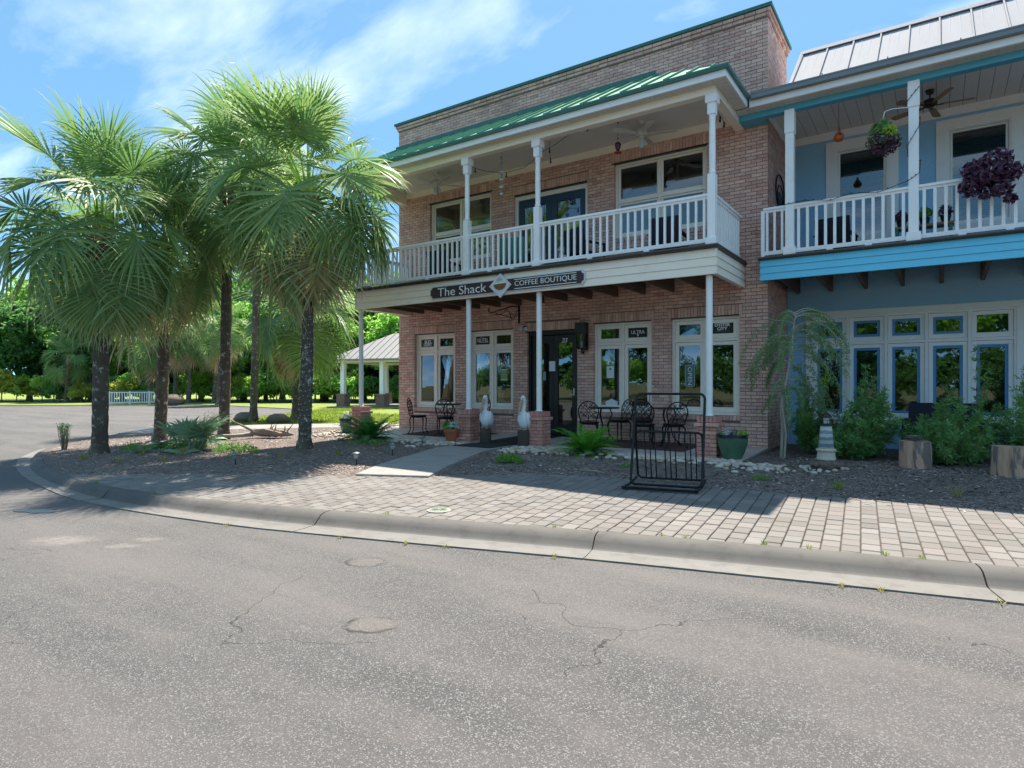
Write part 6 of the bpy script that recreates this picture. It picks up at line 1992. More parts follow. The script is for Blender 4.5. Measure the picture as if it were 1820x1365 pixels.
# ------------------------------------------------------------------ log stumps
def stump(x, y, r, h, seed, label):
    t = empty('log_stump', (x, y, bed_z(x, y)-.01), 0, label, 'stump'); rng_ = random.Random(seed); m_ = MB(); n = 26; vs_ = []; fs = []
    zs = [0, .1*h, .35*h, .65*h, .9*h, h]
    ph = rng_.uniform(0, 6)
    for z in zs:
        for k in range(n):
            a = 2*PI*k/n; q = r*(1+.05*math.sin(3*a+ph)+.03*math.sin(7*a+ph*2)+rng_.uniform(-.015, .015))*(1+.06*(1-z/h))
            if k in (19,): q *= .80            # the split facing the street
            vs_.append((math.cos(a)*q, math.sin(a)*q, z))
    for i in range(len(zs)-1):
        for k in range(n):
            k2 = (k+1) % n; fs.append((i*n+k, i*n+k2, (i+1)*n+k2, (i+1)*n+k))
    fs.append(tuple(range((len(zs)-1)*n, len(zs)*n))); m_.add(vs_, fs); m_.build('log', M['stump'], t, world=False)
    return t
t = stump(-.28, 11.1, .20, .40, 1, 'split log stump topped with a grey succulent')
sp = MB(); rng = random.Random(2)
for k in range(30):
    a = k*2.4; e = .15+.9*(k/30); L = .17*(1-.5*k/30)
    d = Vector((math.cos(a)*math.cos(e), math.sin(a)*math.cos(e), math.sin(e))); s_ = Vector((-math.sin(a), math.cos(a), 0))*.035*(1-.4*k/30)
    sp.val = rng.uniform(.001, 1); p = Vector((0, 0, .41)); mid = p+d*L*.6+Vector((0, 0, .012))
    sp.add([tuple(p), tuple(mid-s_), tuple(p+d*L), tuple(mid+s_)], [(0, 1, 2, 3)])
o = sp.build('succulent_plant', M['succulent']); o.location = (-.28, 11.1, bed_z(-.28, 11.1)-.01); tag(o, 'grey-green succulent rosette sitting on the split log stump', 'plant')
stump(.84, 11.0, .22, .42, 3, 'bark-stripped log stump standing alone beside the end shrub')

# navy loveseat
t = empty('garden_loveseat', (.09, 13.3, bed_z(.09, 13.3)), 0, 'navy wicker loveseat under the ribbon window behind the shrubs', 'sofa')
m_ = MB(); m_.prism_yz([(.16, .40), (.26, .90), (.32, .90), (.24, .40)], -.52, .52); m_.build('backrest', M['navy_fabric'], t, world=False)
m_ = MB(); m_.cbox(-.52, -.38, .30, .52, .24, .40, .02); m_.build('seat', M['navy_fabric'], t, world=False)
for s_ in (-1, 1):
    m_ = MB(); m_.cbox(min(s_*.52, s_*.60), -.40, .08, max(s_*.52, s_*.60), .30, .62, .02); m_.build('armrest', M['navy_fabric'], t, world=False)
    for yy in (-.36, .24):
        m_ = MB(); m_.box(s_*.56-.025, yy-.025, 0, s_*.56+.025, yy+.025, .08); m_.build('leg', M['black_paint'], t, world=False)

# ------------------------------------------------------------------ shop sign
t = empty('shop_sign', (-7.39, 10.43, 3.545), 0, 'long dark brown sign board with white lettering and a coffee cup diamond', 'sign')
w, h, nn = 1.905, .118, .055
def notch(w, h, n_):
    pts = []
    for sx, sz, k0 in ((1, 1, 0), (-1, 1, 1), (-1, -1, 2), (1, -1, 3)):
        pts.append((sx, sz))
    out = []
    # concave quarter-round corners
    for (cx, cz, a0) in ((w, h, 270), (-w, h, 360), (-w, -h, 90), (w, -h, 180)):
        for k in range(6):
            a = R(a0-k*18); out.append((cx+n_*math.cos(a), cz+n_*math.sin(a)))
    return out
m_ = MB(); m_.prism_xz(notch(w, h, nn)[::-1], -.012, .028); m_.build('board', M['sign_brown'], t, world=False)
m_ = MB(); m_.prism_xz(notch(w+.022, h+.022, nn*.8)[::-1], .004, .027); m_.build('board_edge', M['sign_white'], t, world=False)
m_ = MB(); m_.prism_xz([(-.275, 0), (0, .25), (.275, 0), (0, -.25)][::-1], -.034, .002); dm = m_.build('diamond_panel', M['sign_white'], t, world=False)
bowl = [(-.155, .035)]+[(.155*math.cos(PI+a*PI/12), .035+.125*math.sin(PI+a*PI/12)) for a in range(1, 12)]+[(.155, .035)]
m_ = MB(); m_.prism_xz(bowl[::-1], -.046, -.03); m_.build('cup', M['cup_brown'], dm, world=False)
m_ = MB(); m_.prism_xz([(-.165, .030), (.165, .044), (.165, .058), (-.165, .046)][::-1], -.05, -.03); m_.build('cup_rim', M['lettering'], dm, world=False)
m_ = MB(); m_.tube([(-.05, -.04, .075), (-.075, -.04, .11), (-.035, -.04, .145), (-.005, -.04, .175)], .004, 5)
m_.tube([(0, -.04, .07), (-.03, -.04, .10), (.01, -.04, .135), (.045, -.04, .13), (.04, -.04, .10), (.015, -.04, .105)], .004, 5); m_.build('steam_mark', M['line_brown'], dm, world=False)
link_mesh('lettering', text_mesh('The Shack', M['lettering'], width=1.33, height=.185, bold=-.004), t, (-1.03, -.014, .0))
link_mesh('lettering', text_mesh('COFFEE BOUTIQUE', M['lettering'], width=1.41, height=.118, bold=-.008), t, (1.055, -.014, .0))
for z in (-.092, .092):
    m_ = MB(); m_.box(.34, -.0145, z-.006, 1.76, -.010, z+.006); m_.build('rule_line', M['lettering'], t, world=False)
for x in (-.235, .235):
    m_ = MB(); m_.ball((x, -.034, 0), .007, n=8, m=5); m_.build('screw', M['bronze'], dm, world=False)

# ------------------------------------------------------------------ wall fittings
t = empty('wall_lantern', (-6.465, WY-.002, 2.28), 0, 'tall black wall lantern with glass panes beside the street door', 'lamp')
m_ = MB(); m_.cbox(-.05, -.03, .0, .10, .0, .58, .004); m_.build('back_plate', M['black_paint'], t, world=False)
m_ = MB(); m_.cbox(-.115, -.22, .36, .115, -.03, .60, .006); m_.build('hood', M['black_paint'], t, world=False)
for x in (-.10, .10):
    for y in (-.205, -.05):
        q = MB(); q.box(x-.01, y-.01, .04, x+.01, y+.01, .36); q.build('corner_bar', M['black_paint'], t, world=False)
m_ = MB(); m_.cbox(-.112, -.217, .02, .112, -.035, .042, .004); m_.build('base', M['black_paint'], t, world=False)
m_ = MB(); m_.box(-.095, -.205, .043, .095, -.203, .359); m_.box(-.107, -.195, .043, -.105, -.06, .359); m_.box(.105, -.195, .043, .107, -.06, .359); m_.build('pane', M['lamp_glass'], t, world=False)
m_ = MB(); m_.tube([(0, -.12, .042), (0, -.12, .20)], .014, 10); m_.build('candle', M['lettering'], t, smooth=True, world=False)
m_ = MB(); m_.tube([(0, -.12, .02), (0, -.12, -.05), (0, -.07, -.08), (.0, -.01, -.03)], .016, 8); m_.build('scroll_arm', M['black_paint'], t, smooth=True, world=False)
t = empty('sign_bracket', (-8.2, WY-.002, 2.97), 0, 'black scrolled iron bracket jutting from the brick wall', 'bracket')
m_ = MB(); m_.box(-.022, -.02, 0, .022, 0, .46); m_.build('wall_bar', M['black_iron'], t, world=False)
m_ = MB(); m_.tube([(0, -.01, .40), (0, -.35, .37), (0, -.8, .24), (0, -1.15, .14), (0, -1.22, .17), (0, -1.23, .22), (0, -1.18, .235)], .013, 7); m_.build('arm', M['black_iron'], t, smooth=True, world=False)
m_ = MB(); m_.tube([(0, -.02, .33), (0, -.12, .28), (0, -.22, .10), (0, -.33, .09), (0, -.40, .22), (0, -.52, .28), (0, -.62, .20), (0, -.8, .14), (0, -.95, .15)], .009, 6)
m_.tube([(0, -.28, .09), (0, -.55, .13), (0, -.85, .14), (0, -1.1, .12)], .008, 6)
m_.tube([(0, -.33+.05*math.cos(a*.5), .17+.05*math.sin(a*.5)) for a in range(12)], .007, 6); m_.build('scrollwork', M['black_iron'], t, smooth=True, world=False)
t = empty('flood_light', (-8.03, WY-.002, 2.72), 0, 'small rusty security floodlight on the brick between window and door', 'lamp')
m_ = MB(); m_.lathe([(.05, 0), (.05, .02)], n=14); me_ = m_.build('mount', M['bronze'], t, world=False); me_.rotation_euler = (R(90), 0, 0); me_.location = (0, 0, .14)
for x in (-.05, .05):
    m_ = MB(); m_.lathe([(.02, 0), (.05, .05), (.052, .09)], n=12); q = m_.build('lamp_head', M['sign_white'], t, smooth=True, world=False); q.rotation_euler = (R(120), 0, R(-20 if x < 0 else 20)); q.location = (x, -.03, .14)
t = empty('oval_wall_art', (BX1+.003, 13.33, 5.02), 0, 'black wrought iron oval decoration on the brick return wall', 'wall art')
m_ = MB(); m_.tube([(.02, .40*math.cos(a*PI/16), .34+.34*math.sin(a*PI/16)) for a in range(32)], .014, 6, closed=True); m_.tube([(.02, .26*math.cos(a*PI/16), .26+.22*math.sin(a*PI/16)) for a in range(32)], .012, 6, closed=True); m_.build('hoops', M['black_iron'], t, smooth=True, world=False)
m_ = MB(); m_.prism_yz([(.2*math.cos(a*PI/8), .22+.13*math.sin(a*PI/8)) for a in range(16)], .008, .02); m_.build('figure', M['black_iron'], t, world=False)

# ------------------------------------------------------------------ printed signs in the windows
def win_sign(name, label, cat, x0, x1, z0, z1, y, mat, texts, border=False):
    t = empty(name, ((x0+x1)/2, y, z0), 0, label, cat); w = x1-x0; h = z1-z0
    m_ = MB(); m_.box(-w/2, -.003, 0, w/2, 0, h); m_.build('panel', mat, t, world=False)
    if border:
        for a in ((-.43*w, .06*h, .43*w, .06*h+.006), (-.43*w, .94*h-.006, .43*w, .94*h), (-.43*w, .06*h, -.43*w+.006, .94*h), (.43*w-.006, .06*h, .43*w, .94*h)):
            q = MB(); q.box(a[0], -.005, a[1], a[2], -.002, a[3]); q.build('border_line', M['print_grey'], t, world=False)
    for (s_, cx, cz, tw_, th2, mt, rot, bd) in texts:
        o = link_mesh('lettering', text_mesh(s_, M[mt], width=tw_, height=th2, bold=bd, extrude=.001), t, (cx, -.0045, cz), (0, rot, 0))
    return t
def pane_sign(p, inset=.004): a, b, c_, d, yp = p; return a+inset, b-inset, c_+inset, d-inset, yp-.004
P = lower_panes
a, b, c_, d, y = pane_sign(P[0][1]); win_sign('window_sign', 'black bordered window sign with two lines of white lettering in the transom', 'sign', a, b, c_, d, y, M['print_black'], [('BUD', 0, (d-c_)*.66, .22, .085, 'lettering', 0, .03), ('LIGHT', 0, (d-c_)*.32, .29, .09, 'lettering', 0, .03)], True)
a, b, c_, d, y = pane_sign(P[1][1]); tsn = win_sign('window_sign', 'black window sign with one white word in the transom above the carved pelican', 'sign', a, b, c_, d, y, M['print_black'], [('N\u00dcTRL', 0, (d-c_)*.58, .34, .125, 'lettering', 0, .01)])
q = MB(); q.box(-.15, -.005, (d-c_)*.2, .15, -.0035, (d-c_)*.2+.016); q.build('print_line', M['print_grey'], tsn, world=False)
a, b, c_, d, y = pane_sign(P[2][3]); tsn = win_sign('window_sign', 'dark blue window sign with a single white word and a small can mark', 'sign', a, b, c_, d, y, M['print_dark'], [('ULTRA', 0, (d-c_)*.55, .30, .075, 'lettering', 0, .005)])
q = MB(); q.box(-.012, -.005, (d-c_)*.1, .012, -.0035, (d-c_)*.36); q.build('can_mark', M['lettering'], tsn, world=False)
tt = win_sign('window_sign', 'dark blue window sign with two-line white lettering between curved flourishes', 'sign', *pane_sign(P[3][3])[:4], pane_sign(P[3][3])[4], M['print_dark'], [('OYSTER', 0, .165, .30, .065, 'lettering', 0, .03), ('CITY', 0, .09, .20, .06, 'lettering', 0, .03)])
for x0, x1, z in ((-.16, .16, .215), (-.14, .14, .045)):
    q = MB(); q.tube([(x0+(x1-x0)*k/8, -.004, z+(.015 if z > .1 else -.015)*math.sin(PI*k/8)) for k in range(9)], .002, 4); q.build('flourish', M['print_grey'], tt, world=False)
a, b, c_, d, y = P[3][0]; xm = (a+b)/2
tt = win_sign('open_sign', 'upright OPEN sign hanging inside the window next to a brick pier', 'sign', xm-.10, xm+.10, 1.475, 1.905, y-.004, paint('open_sign_back', srgb(84,108,116), .4, .1, 3, .02, 20, dirt=0), [('OPEN', .0, .215, .36, .085, 'lettering', R(90), -.01)])
q = MB(); q.tube([(x, -.006, z) for x, z in ((-.095, .02), (-.08, .005), (.08, .005), (.095, .02), (.095, .41), (.08, .425), (-.08, .425), (-.095, .41))], .005, 5, closed=True); q.build('border_tube', M['solar_glass'], tt, world=False)
a, b, c_, d, y = P[2][0]; xm = (a+b)/2
tt = win_sign('notice_paper', 'white notice sheet taped in the window beside the street door', 'paper', xm-.09, xm+.09, 1.66, 1.92, y-.004, M['paper'], [])
q = MB(); q.box(-.02, -.005, .18, .02, -.0035, .215); q.build('print_block', M['print_dark'], tt, world=False)
tt = empty('hexagon_sticker', (xm+.03, y-.003, 1.10), 0, 'white six-sided sticker low in the window beside the street door', 'sticker')
q = MB(); q.prism_xz([(-.14, -.03), (-.14, .05), (0, .11), (.14, .05), (.14, -.03), (0, -.09)], -.003, 0); q.build('panel', M['paper'], tt, world=False)
tt = empty('round_sticker', (xm-.13, y-.003, .985), 0, 'pale blue round sticker at the bottom of the window by the door', 'sticker')
q = MB(); q.prism_xz([(.045*math.cos(-k*PI/10), .045*math.sin(-k*PI/10)) for k in range(20)], -.003, 0); q.build('panel', paint('pale_blue_sticker', srgb(150,190,210), .5, .05, 3, .02, 20), tt, world=False)
a, b, c_, d, y = P[1][2]; xm = (a+b)/2
tt = win_sign('poster', 'small green and cream poster in the window behind the carved pelicans', 'poster', xm-.10, xm+.10, 1.62, 1.90, y-.004, paint('poster_green', srgb(150,160,120), .7, .3, 18, .02, 20), [])
for z in (.01, .255):
    q = MB(); q.box(-.10, -.005, z, .10, -.0032, z+.018); q.build('print_band', M['paper'], tt, world=False)
yd = WY+.06+.04
win_sign('door_notice', 'white paper notice taped to the glass of the black street door', 'paper', -7.43, -7.27, 1.83, 2.06, yd-.004, M['paper'], [])
win_sign('door_notice', 'narrow pale notice half hidden behind the porch post on the door', 'paper', -7.60, -7.52, 1.62, 1.82, yd-.004, M['print_grey'], [])

# ------------------------------------------------------------------ ceiling fans
def fan(x, y, zc, zh, mb_, mbl, label, rot=0, light=True, pitch=0):
    t = empty('ceiling_fan', (x, y, zh), 0, label, 'ceiling fan')
    m_ = MB(); m_.lathe([(.055, zc-zh-.06), (.07, zc-zh-.002)], n=18); m_.lathe([(.012, .06), (.012, zc-zh-.05)], n=10); m_.build('down_rod', mb_, t, smooth=True, world=False, autosm=40)
    m_ = MB(); m_.lathe([(.04, -.07), (.075, -.05), (.11, -.02), (.115, .03), (.09, .06), (.03, .075)], n=24); m_.build('motor', mb_, t, smooth=True, world=False, autosm=50)
    for k in range(5):
        a = rot+k*2*PI/5
        b = MB(); b.prism([(.14, -.035), (.20, -.055), (.60, -.068), (.645, -.045), (.655, 0), (.645, .045), (.60, .068), (.20, .055), (.14, .035)], -.004, .004)
        o = b.build('blade', mbl, t, world=False); o.rotation_euler = (R(11), 0, a); o.location = (0, 0, -.03)
        b = MB(); b.box(.09, -.02, -.045, .20, .02, -.036); o = b.build('blade_arm', mb_, t, world=False); o.rotation_euler = (0, 0, a)
    if light:
        m_ = MB(); m_.lathe([(.05, -.11), (.055, -.07)], n=18); m_.build('light_kit', mb_, t, smooth=True, world=False)
        m_ = MB(); m_.lathe([(.005, -.30), (.045, -.29), (.055, -.26), (.056, -.13), (.045, -.108)], n=20); m_.build('shade', M['lamp_glass'] if False else M['solar_glass'], t, smooth=True, world=False)
fan(-4.77, 11.5, 6.668, 6.44, M['white_gloss'], M['white_gloss'], 'white ceiling fan with a glass jar light over the brick balcony window', .35)
fan(-10.09, 11.5, 6.668, 6.44, M['white_gloss'], M['white_gloss'], 'white ceiling fan half hidden by palm fronds over the brick balcony', .9)
fan(-.10, 13.1, 6.653, 6.42, M['bronze'], M['oak'], 'bronze ceiling fan with oak blades over the blue balcony', .15, False)

# ------------------------------------------------------------------ things hanging on the balconies
t = empty('hummingbird_feeder', (-5.14, 11.2, 6.02), 0, 'red-based hummingbird feeder hanging from the porch ceiling', 'bird feeder')
m_ = MB(); m_.lathe([(.02, .04), (.045, .10), (.062, .16), (.055, .20), (.02, .23)], n=18); m_.build('bottle', paint('feeder_glass', srgb(70,30,40), .15, .1, 4, .02, 20, dirt=0), t, smooth=True, world=False)
m_ = MB(); m_.lathe([(.03, 0), (.07, .01), (.07, .03), (.03, .045)], n=18); m_.build('base', M['red_plastic'], t, smooth=True, world=False)
m_ = MB(); m_.tube([(0, 0, .22), (0, 0, .65)], .003, 5); m_.ball((0, 0, .30), .014, n=8, m=5); m_.ball((0, 0, .60), .016, n=8, m=5); m_.build('wire', M['black_iron'], t, world=False)
t = empty('wind_spinner', (-7.78, 11.0, 5.60), 0, 'silvery twisted wind spinner hanging before the balcony door', 'wind spinner')
m_ = MB()
for k in range(40):
    a = k*.42; z = .85-k*.021; q = Matrix.Translation((0, 0, z)) @ Matrix.Rotation(a, 4, 'Z'); m_.xbox(q, .10*(1-.3*abs(k-20)/20), .006, .012)
m_.build('twist', M['steel'], t, world=False)
m_ = MB(); m_.tube([(0, 0, .0), (0, 0, 1.068)], .002, 4); m_.build('cord', M['black_iron'], t, world=False)
t = empty('gourd_birdhouse', (-1.46, 12.6, 5.90), 0, 'orange gourd birdhouse hanging from the blue porch ceiling', 'birdhouse')
m_ = MB(); m_.lathe([(.01, 0), (.06, .01), (.085, .05), (.085, .09), (.06, .135), (.03, .165), (.02, .20), (.012, .24)], n=20); m_.build('gourd', M['gourd'], t, smooth=True, world=False)
m_ = MB(); m_.lathe([(.022, 0), (.024, .006)], n=12); o = m_.build('entrance_hole', M['black_paint'], t, world=False); o.rotation_euler = (R(90), 0, R(20)); o.location = (.025, -.075, .10)
m_ = MB(); m_.tube([(0, 0, .23), (0, 0, .755)], .003, 4); m_.build('cord', M['black_iron'], t, world=False)
def hanging_basket(x, y, z, label, kinds, R_, hook=None):
    t = empty('hanging_basket', (x, y, z), 0, label, 'hanging basket'); rng_ = random.Random(int(x*100+7))
    m_ = MB(); m_.lathe([(.05, -.16), (.12, -.12), (.16, -.03), (.17, 0), (.15, 0), (.01, -.02)], n=18); m_.build('basket', M['bronze'], t, smooth=True, world=False)
    for (mt, n, o, r, L) in kinds:
        f = MB()
        for k in range(n):
            d = rnd_dir(rng_); p = Vector((d.x*r, d.y*r, d.z*r*.85))*rng_.uniform(.6, 1); f.val = rng_.uniform(.001, 1)
            leaf_quad(f, p, (d+rnd_dir(rng_)*.8).normalized(), L*rng_.uniform(.7, 1.3), L*.42, rng_)
        ob = f.build('foliage', M[mt], t, world=False); ob.location = o
    if hook:
        m_ = MB()
        for a in (0, 2.1, 4.2): m_.tube([(math.cos(a)*.16, math.sin(a)*.16, 0), (0, 0, .38)], .002, 4)
        m_.tube([(0, 0, .38)]+hook, .007, 6); m_.build('hanger', M['post_white'], t, world=False)
    return t
hanging_basket(-.72, 11.8, 5.50, 'hanging basket of lime and dark red foliage beside the blue porch post', [('purple_leaf', 420, (0, 0, -.05), .26, .075), ('podocarpus', 260, (0, 0, .03), .25, .07), ('lime_leaf', 110, (.09, -.15, .08), .11, .085), ('podocarpus', 60, (-.03, 0, .2), .15, .16)], .27, [(.02, .03, .47), (.12, .06, .50), (.34, .14, .50)])
hanging_basket(.66, 11.86, 4.68, 'large purple-leaved plant hung over the blue balcony rail', [('purple_leaf', 260, (.0, -.10, -.02), .2, .11), ('purple_leaf', 230, (-.17, 0, .10), .20, .12), ('purple_leaf', 240, (.10, 0, .20), .21, .12), ('purple_leaf', 180, (.24, -.02, .0), .17, .11), ('purple_leaf', 190, (-.22, -.04, -.14), .19, .11), ('purple_leaf', 120, (.14, -.06, -.24), .15, .11), ('purple_leaf', 60, (.24, -.05, -.40), .09, .10), ('purple_leaf', 40, (-.06, -.06, -.30), .08, .10), ('silver_leaf', 30, (.08, -.12, .12), .24, .05)], .33)

# string lights on the brick balcony
t = empty('balcony_string_lights', (-6.6, 10.75, 6.3), 0, 'black wire of bulb lights strung between the brick balcony posts', 'string lights')
wr = MB(); pts = [(-8.30, 10.66, 6.22), (-8.0, 10.75, 6.10), (-7.6, 10.85, 6.02), (-7.1, 10.85, 6.03), (-6.75, 10.75, 6.12), (-6.52, 10.68, 6.20), (-6.3, 10.75, 6.3), (-5.9, 10.8, 6.5), (-5.2, 10.8, 6.6), (-4.2, 10.8, 6.6), (-3.4, 10.8, 6.55), (-3.26, 11.2, 6.42), (-3.26, 11.9, 6.38)]
pts = [Vector(p)-Vector((-6.6, 10.75, 6.3)) for p in pts]; wr.tube(pts, .005, 5); wr.build('wire', M['black_iron'], t, world=False)
bul = [(-8.25, 10.68, 6.21), (-7.55, 10.85, 6.02), (-6.72, 10.75, 6.12), (-6.4, 10.72, 6.26), (-6.38, 10.72, 6.05), (-5.6, 10.8, 6.54), (-4.7, 10.8, 6.6), (-3.5, 10.8, 6.57), (-3.26, 11.5, 6.4), (-3.26, 11.75, 6.39), (-10.4, 10.9, 6.665)]
for p in bul:
    p = Vector(p)-Vector((-6.6, 10.75, 6.3)); m_ = MB()
    m_.tube([p, p+Vector((0, 0, -.06))], .014, 7); m_.ball(p+Vector((0, 0, -.085)), .022, None, .03, 8, 6); m_.build('bulb', M['black_paint'], t, smooth=True, world=False)
m_ = MB(); p = Vector((-6.4, 10.72, 6.26))-Vector((-6.6, 10.75, 6.3)); m_.tube([p+Vector((0, 0, .14)), p, p+Vector((.02, 0, -.3))], .004, 5); m_.build('wire_tail', M['black_iron'], t, world=False)
# light wire wound on the blue post and along its rail
t = empty('rail_light_string', (-.31, 11.95, 4.75), 0, 'dark light string wound round the blue balcony post and rail', 'string lights')
m_ = MB(); pts = [(-2.3, .07, -.08)]+[(-2.2+k*.36, -.0+(.02 if k % 2 else -.05), .0 if k % 2 else -.05) for k in range(6)]
pts = [(-2.0, -.0, -.02), (-1.6, -.02, .0), (-1.2, -.0, -.06), (-.9, -.02, .0), (-.5, .0, -.05), (-.08, -.01, .06), (.08, -.02, .16), (.09, .16, .4), (-.08, .15, .5), (-.09, -.02, .62), (.08, -.02, .92), (.09, .15, 1.1), (-.08, .15, 1.2), (-.085, -.02, 1.35), (.08, -.02, 1.55)]
m_.tube(pts, .005, 5); m_.build('wire', M['black_iron'], t, world=False)
m_ = MB()
for a, b in zip(pts, pts[1:]):
    for k in range(3):
        p = Vector(a).lerp(Vector(b), k/3); m_.ball(p+Vector((0, -.008, .012)), .009, n=5, m=4)
m_.build('bulb', M['black_paint'], t, world=False, kind='stuff')

# furniture up on the balconies
def lounge(x, y, z, rz_, mat, label, w=.6):
    t = empty('balcony_chair', (x, y, z), R(rz_), label, 'chair'); h = w/2
    m_ = MB(); m_.cbox(-h, -.26, .30, h, .26, .36, .01); m_.build('seat', M[mat], t, world=False)
    m_ = MB(); m_.prism_yz([(.24, .34), (.34, .82), (.38, .82), (.29, .34)], -h, h); m_.build('backrest', M[mat], t, world=False)
    for sx in (-1, 1):
        for sy in (-1, 1):
            l_ = MB(); l_.box(sx*h-.02, sy*.24-.02, 0, sx*h+.02, sy*.24+.02, .30 if sy > 0 else .52); l_.build('leg', M['black_paint'], t, world=False)
        a_ = MB(); a_.box(sx*h-.035, -.27, .52, sx*h+.035, .30, .55); a_.build('armrest', M[mat], t, world=False)
lounge(-7.7, 11.4, DT, 200, 'teal_rail', 'teal balcony chair in front of the navy balcony doors')
lounge(-6.0, 11.5, DT, 160, 'navy_fabric', 'dark navy balcony chair beside the navy balcony doors')
lounge(-4.3, 11.7, DT, 185, 'navy_fabric', 'dark navy balcony chair under the double balcony window over the street')
lounge(-9.8, 11.5, DT, 190, 'navy_fabric', 'dark navy balcony chair near the palm fronds on the brick balcony')
lounge(-1.6, 13.4, GT, 175, 'navy_fabric', 'dark navy chair on the blue balcony below the first window')
t = empty('plant_bench', (-.2, 13.4, GT), 0, 'low wooden plant bench on the blue balcony', 'bench')
m_ = MB(); m_.box(-.45, -.15, .50, .45, .15, .54); m_.build('bench_top', M['oak'], t, world=False)
for x in (-.40, .40):
    m_ = MB(); m_.box(x-.025, -.13, 0, x+.025, .13, .50); m_.build('leg', M['teal_rail'], t, world=False)
rng = random.Random(71)
for k, (x, mt, n, L) in enumerate(((-.33, 'purple_leaf', 130, .09), (.02, 'weed_leaf', 130, .09), (.33, 'purple_leaf', 120, .08))):
    t = empty('potted_plant', (-.2+x, 13.4, GT+.541), 0, ['dark-leaved potted plant at the gourd end of the plant bench', 'green potted plant in the middle of the plant bench', 'dark-leaved potted plant at the far end of the plant bench'][k], 'potted plant')
    m_ = MB(); m_.lathe([(.06, 0), (.085, .13), (.07, .13), (.01, .12)], n=14); m_.build('pot', M['black_paint'], t, smooth=True, world=False, autosm=40)
    f = foliage_ball(n, .13, .2, L, L*.5, rng); o = f.build('foliage', M[mt], t, world=False); o.location = (0, 0, .17)

# ------------------------------------------------------------------ garden bits
def solar(x, y, tilt, label):
    t = empty('solar_path_light', (x, y, bed_z(x, y)-.02), 0, label, 'garden light', 'solar path lights along the walkway'); t.rotation_euler = (tilt, tilt*.6, 0)
    m_ = MB(); m_.tube([(0, 0, 0), (0, 0, .14)], .009, 7); m_.build('stake', M['black_paint'], t, smooth=True, world=False)
    m_ = MB(); m_.lathe([(.022, .13), (.045, .19), (.05, .205)], n=14); m_.build('lens', M['solar_glass'], t, smooth=True, world=False)
    m_ = MB(); m_.lathe([(.062, .203), (.06, .222), (.03, .235), (.005, .24)], n=14); m_.build('cap', M['zinc'], t, smooth=True, world=False)
solar(-7.80, 6.95, .12, 'solar path light at the lower end of the walkway')
solar(-8.15, 8.1, -.1, 'leaning solar path light halfway up the walkway')
solar(-8.55, 9.35, .2, 'solar path light among the pebbles near the terracotta pot')
solar(-9.75, 6.05, .3, 'tilted solar path light in the mulch before the fairy-lit palm')
t = empty('driftwood_log', (-13.05, 8.75, bed_z(-13.05, 8.75)), R(25), 'weathered grey driftwood log lying in the mulch', 'log'); t.scale = (.78, .78, .8)
rng = random.Random(88)
for k in range(11):                       # twisted, split strands of the old root
    a0 = rng.uniform(0, 2*PI); m_ = MB(); pts = []; rr = []; N = 12; x0 = rng.uniform(-.4, -.1); x1 = rng.uniform(.55, 1.05); rad = rng.uniform(.04, .12)
    for i in range(N+1):
        s_ = i/N; x = x0+(x1-x0)*s_; env = math.sin(PI*min(1, max(0, (x+.5)/1.6)))
        pts.append((x, math.cos(a0+s_*2.6)*rad*env*1.3+rng.uniform(-.012, .012), .10+.07*env+math.sin(a0+s_*2.6)*rad*env*.7+rng.uniform(-.012, .012))); rr.append((.028+.05*env)*rng.uniform(.75, 1.15)*(1 if i < N else .3))
    m_.tube(pts, rr, 7); m_.build('strand', M['drift'], t, world=False)
for k in range(5):
    x = rng.uniform(-.2, .8); m_ = MB(); m_.tube([(x, 0, .18), (x+rng.uniform(-.1, .2), rng.uniform(-.15, .15), .32+rng.random()*.1)], [.03, .008], 6); m_.build('snag', M['drift'], t, world=False)
m_ = MB(); m_.tube([(-.2, 0, .15), (-.45, -.1, .30), (-.75, -.2, .45), (-.95, -.22, .55)], [.045, .035, .022, .010], 8); m_.build('branch', M['drift'], t, smooth=True, world=False)
m_ = MB(); m_.tube([(-.3, 0, .1), (-.8, -.2, .06), (-1.5, -.35, .07), (-2.2, -.3, .10)], [.07, .05, .04, .02], 8); m_.build('branch', M['bark_pale'], t, smooth=True, world=False)
m_ = MB(); m_.tube([(-4.42+.0, 8.28, bed_z(-4.42, 8.28)+.012), (-4.2, 8.30, bed_z(-4.2, 8.3)+.02), (-3.98, 8.22, bed_z(-3.98, 8.22)+.01)], [.006, .008, .003], 5)
o = m_.build('fallen_twig', M['bark_pale']); tag(o, 'pale fallen twig lying on the mulch near the bike rack', 'twig')
t = empty('garden_sprayer', (-18.3, 13.9, .085), R(30), 'small black tank sprayer with upright handle on the lawn', 'sprayer')
m_ = MB(); m_.lathe([(.17, 0), (.18, .04), (.18, .30), (.13, .38), (.06, .40)], n=16); m_.build('tank', M['black_paint'], t, smooth=True, world=False, autosm=40)
m_ = MB(); m_.tube([(-.09, 0, .36), (-.08, 0, .78), (-.06, 0, .82), (.06, 0, .82), (.08, 0, .78), (.09, 0, .36)], .014, 7); m_.build('handle', M['black_paint'], t, smooth=True, world=False)
m_ = MB(); m_.tube([(.16, 0, .3), (.28, 0, .24), (.3, 0, .1), (.22, 0, .05)], .012, 6); m_.build('hose', M['black_paint'], t, smooth=True, world=False)
def boulder(x, y, r, seed, label, z=.08):
    rng_ = random.Random(seed); m_ = MB(); m_.ball((0, 0, r*.35), r*1.3, r, r*.62, 12, 8, .09, rng_)
    o = link_mesh('boulder', m_.mesh('boulder', M['boulder'], smooth=True), None, (x, y, z)); tag(o, label, 'rock'); return o
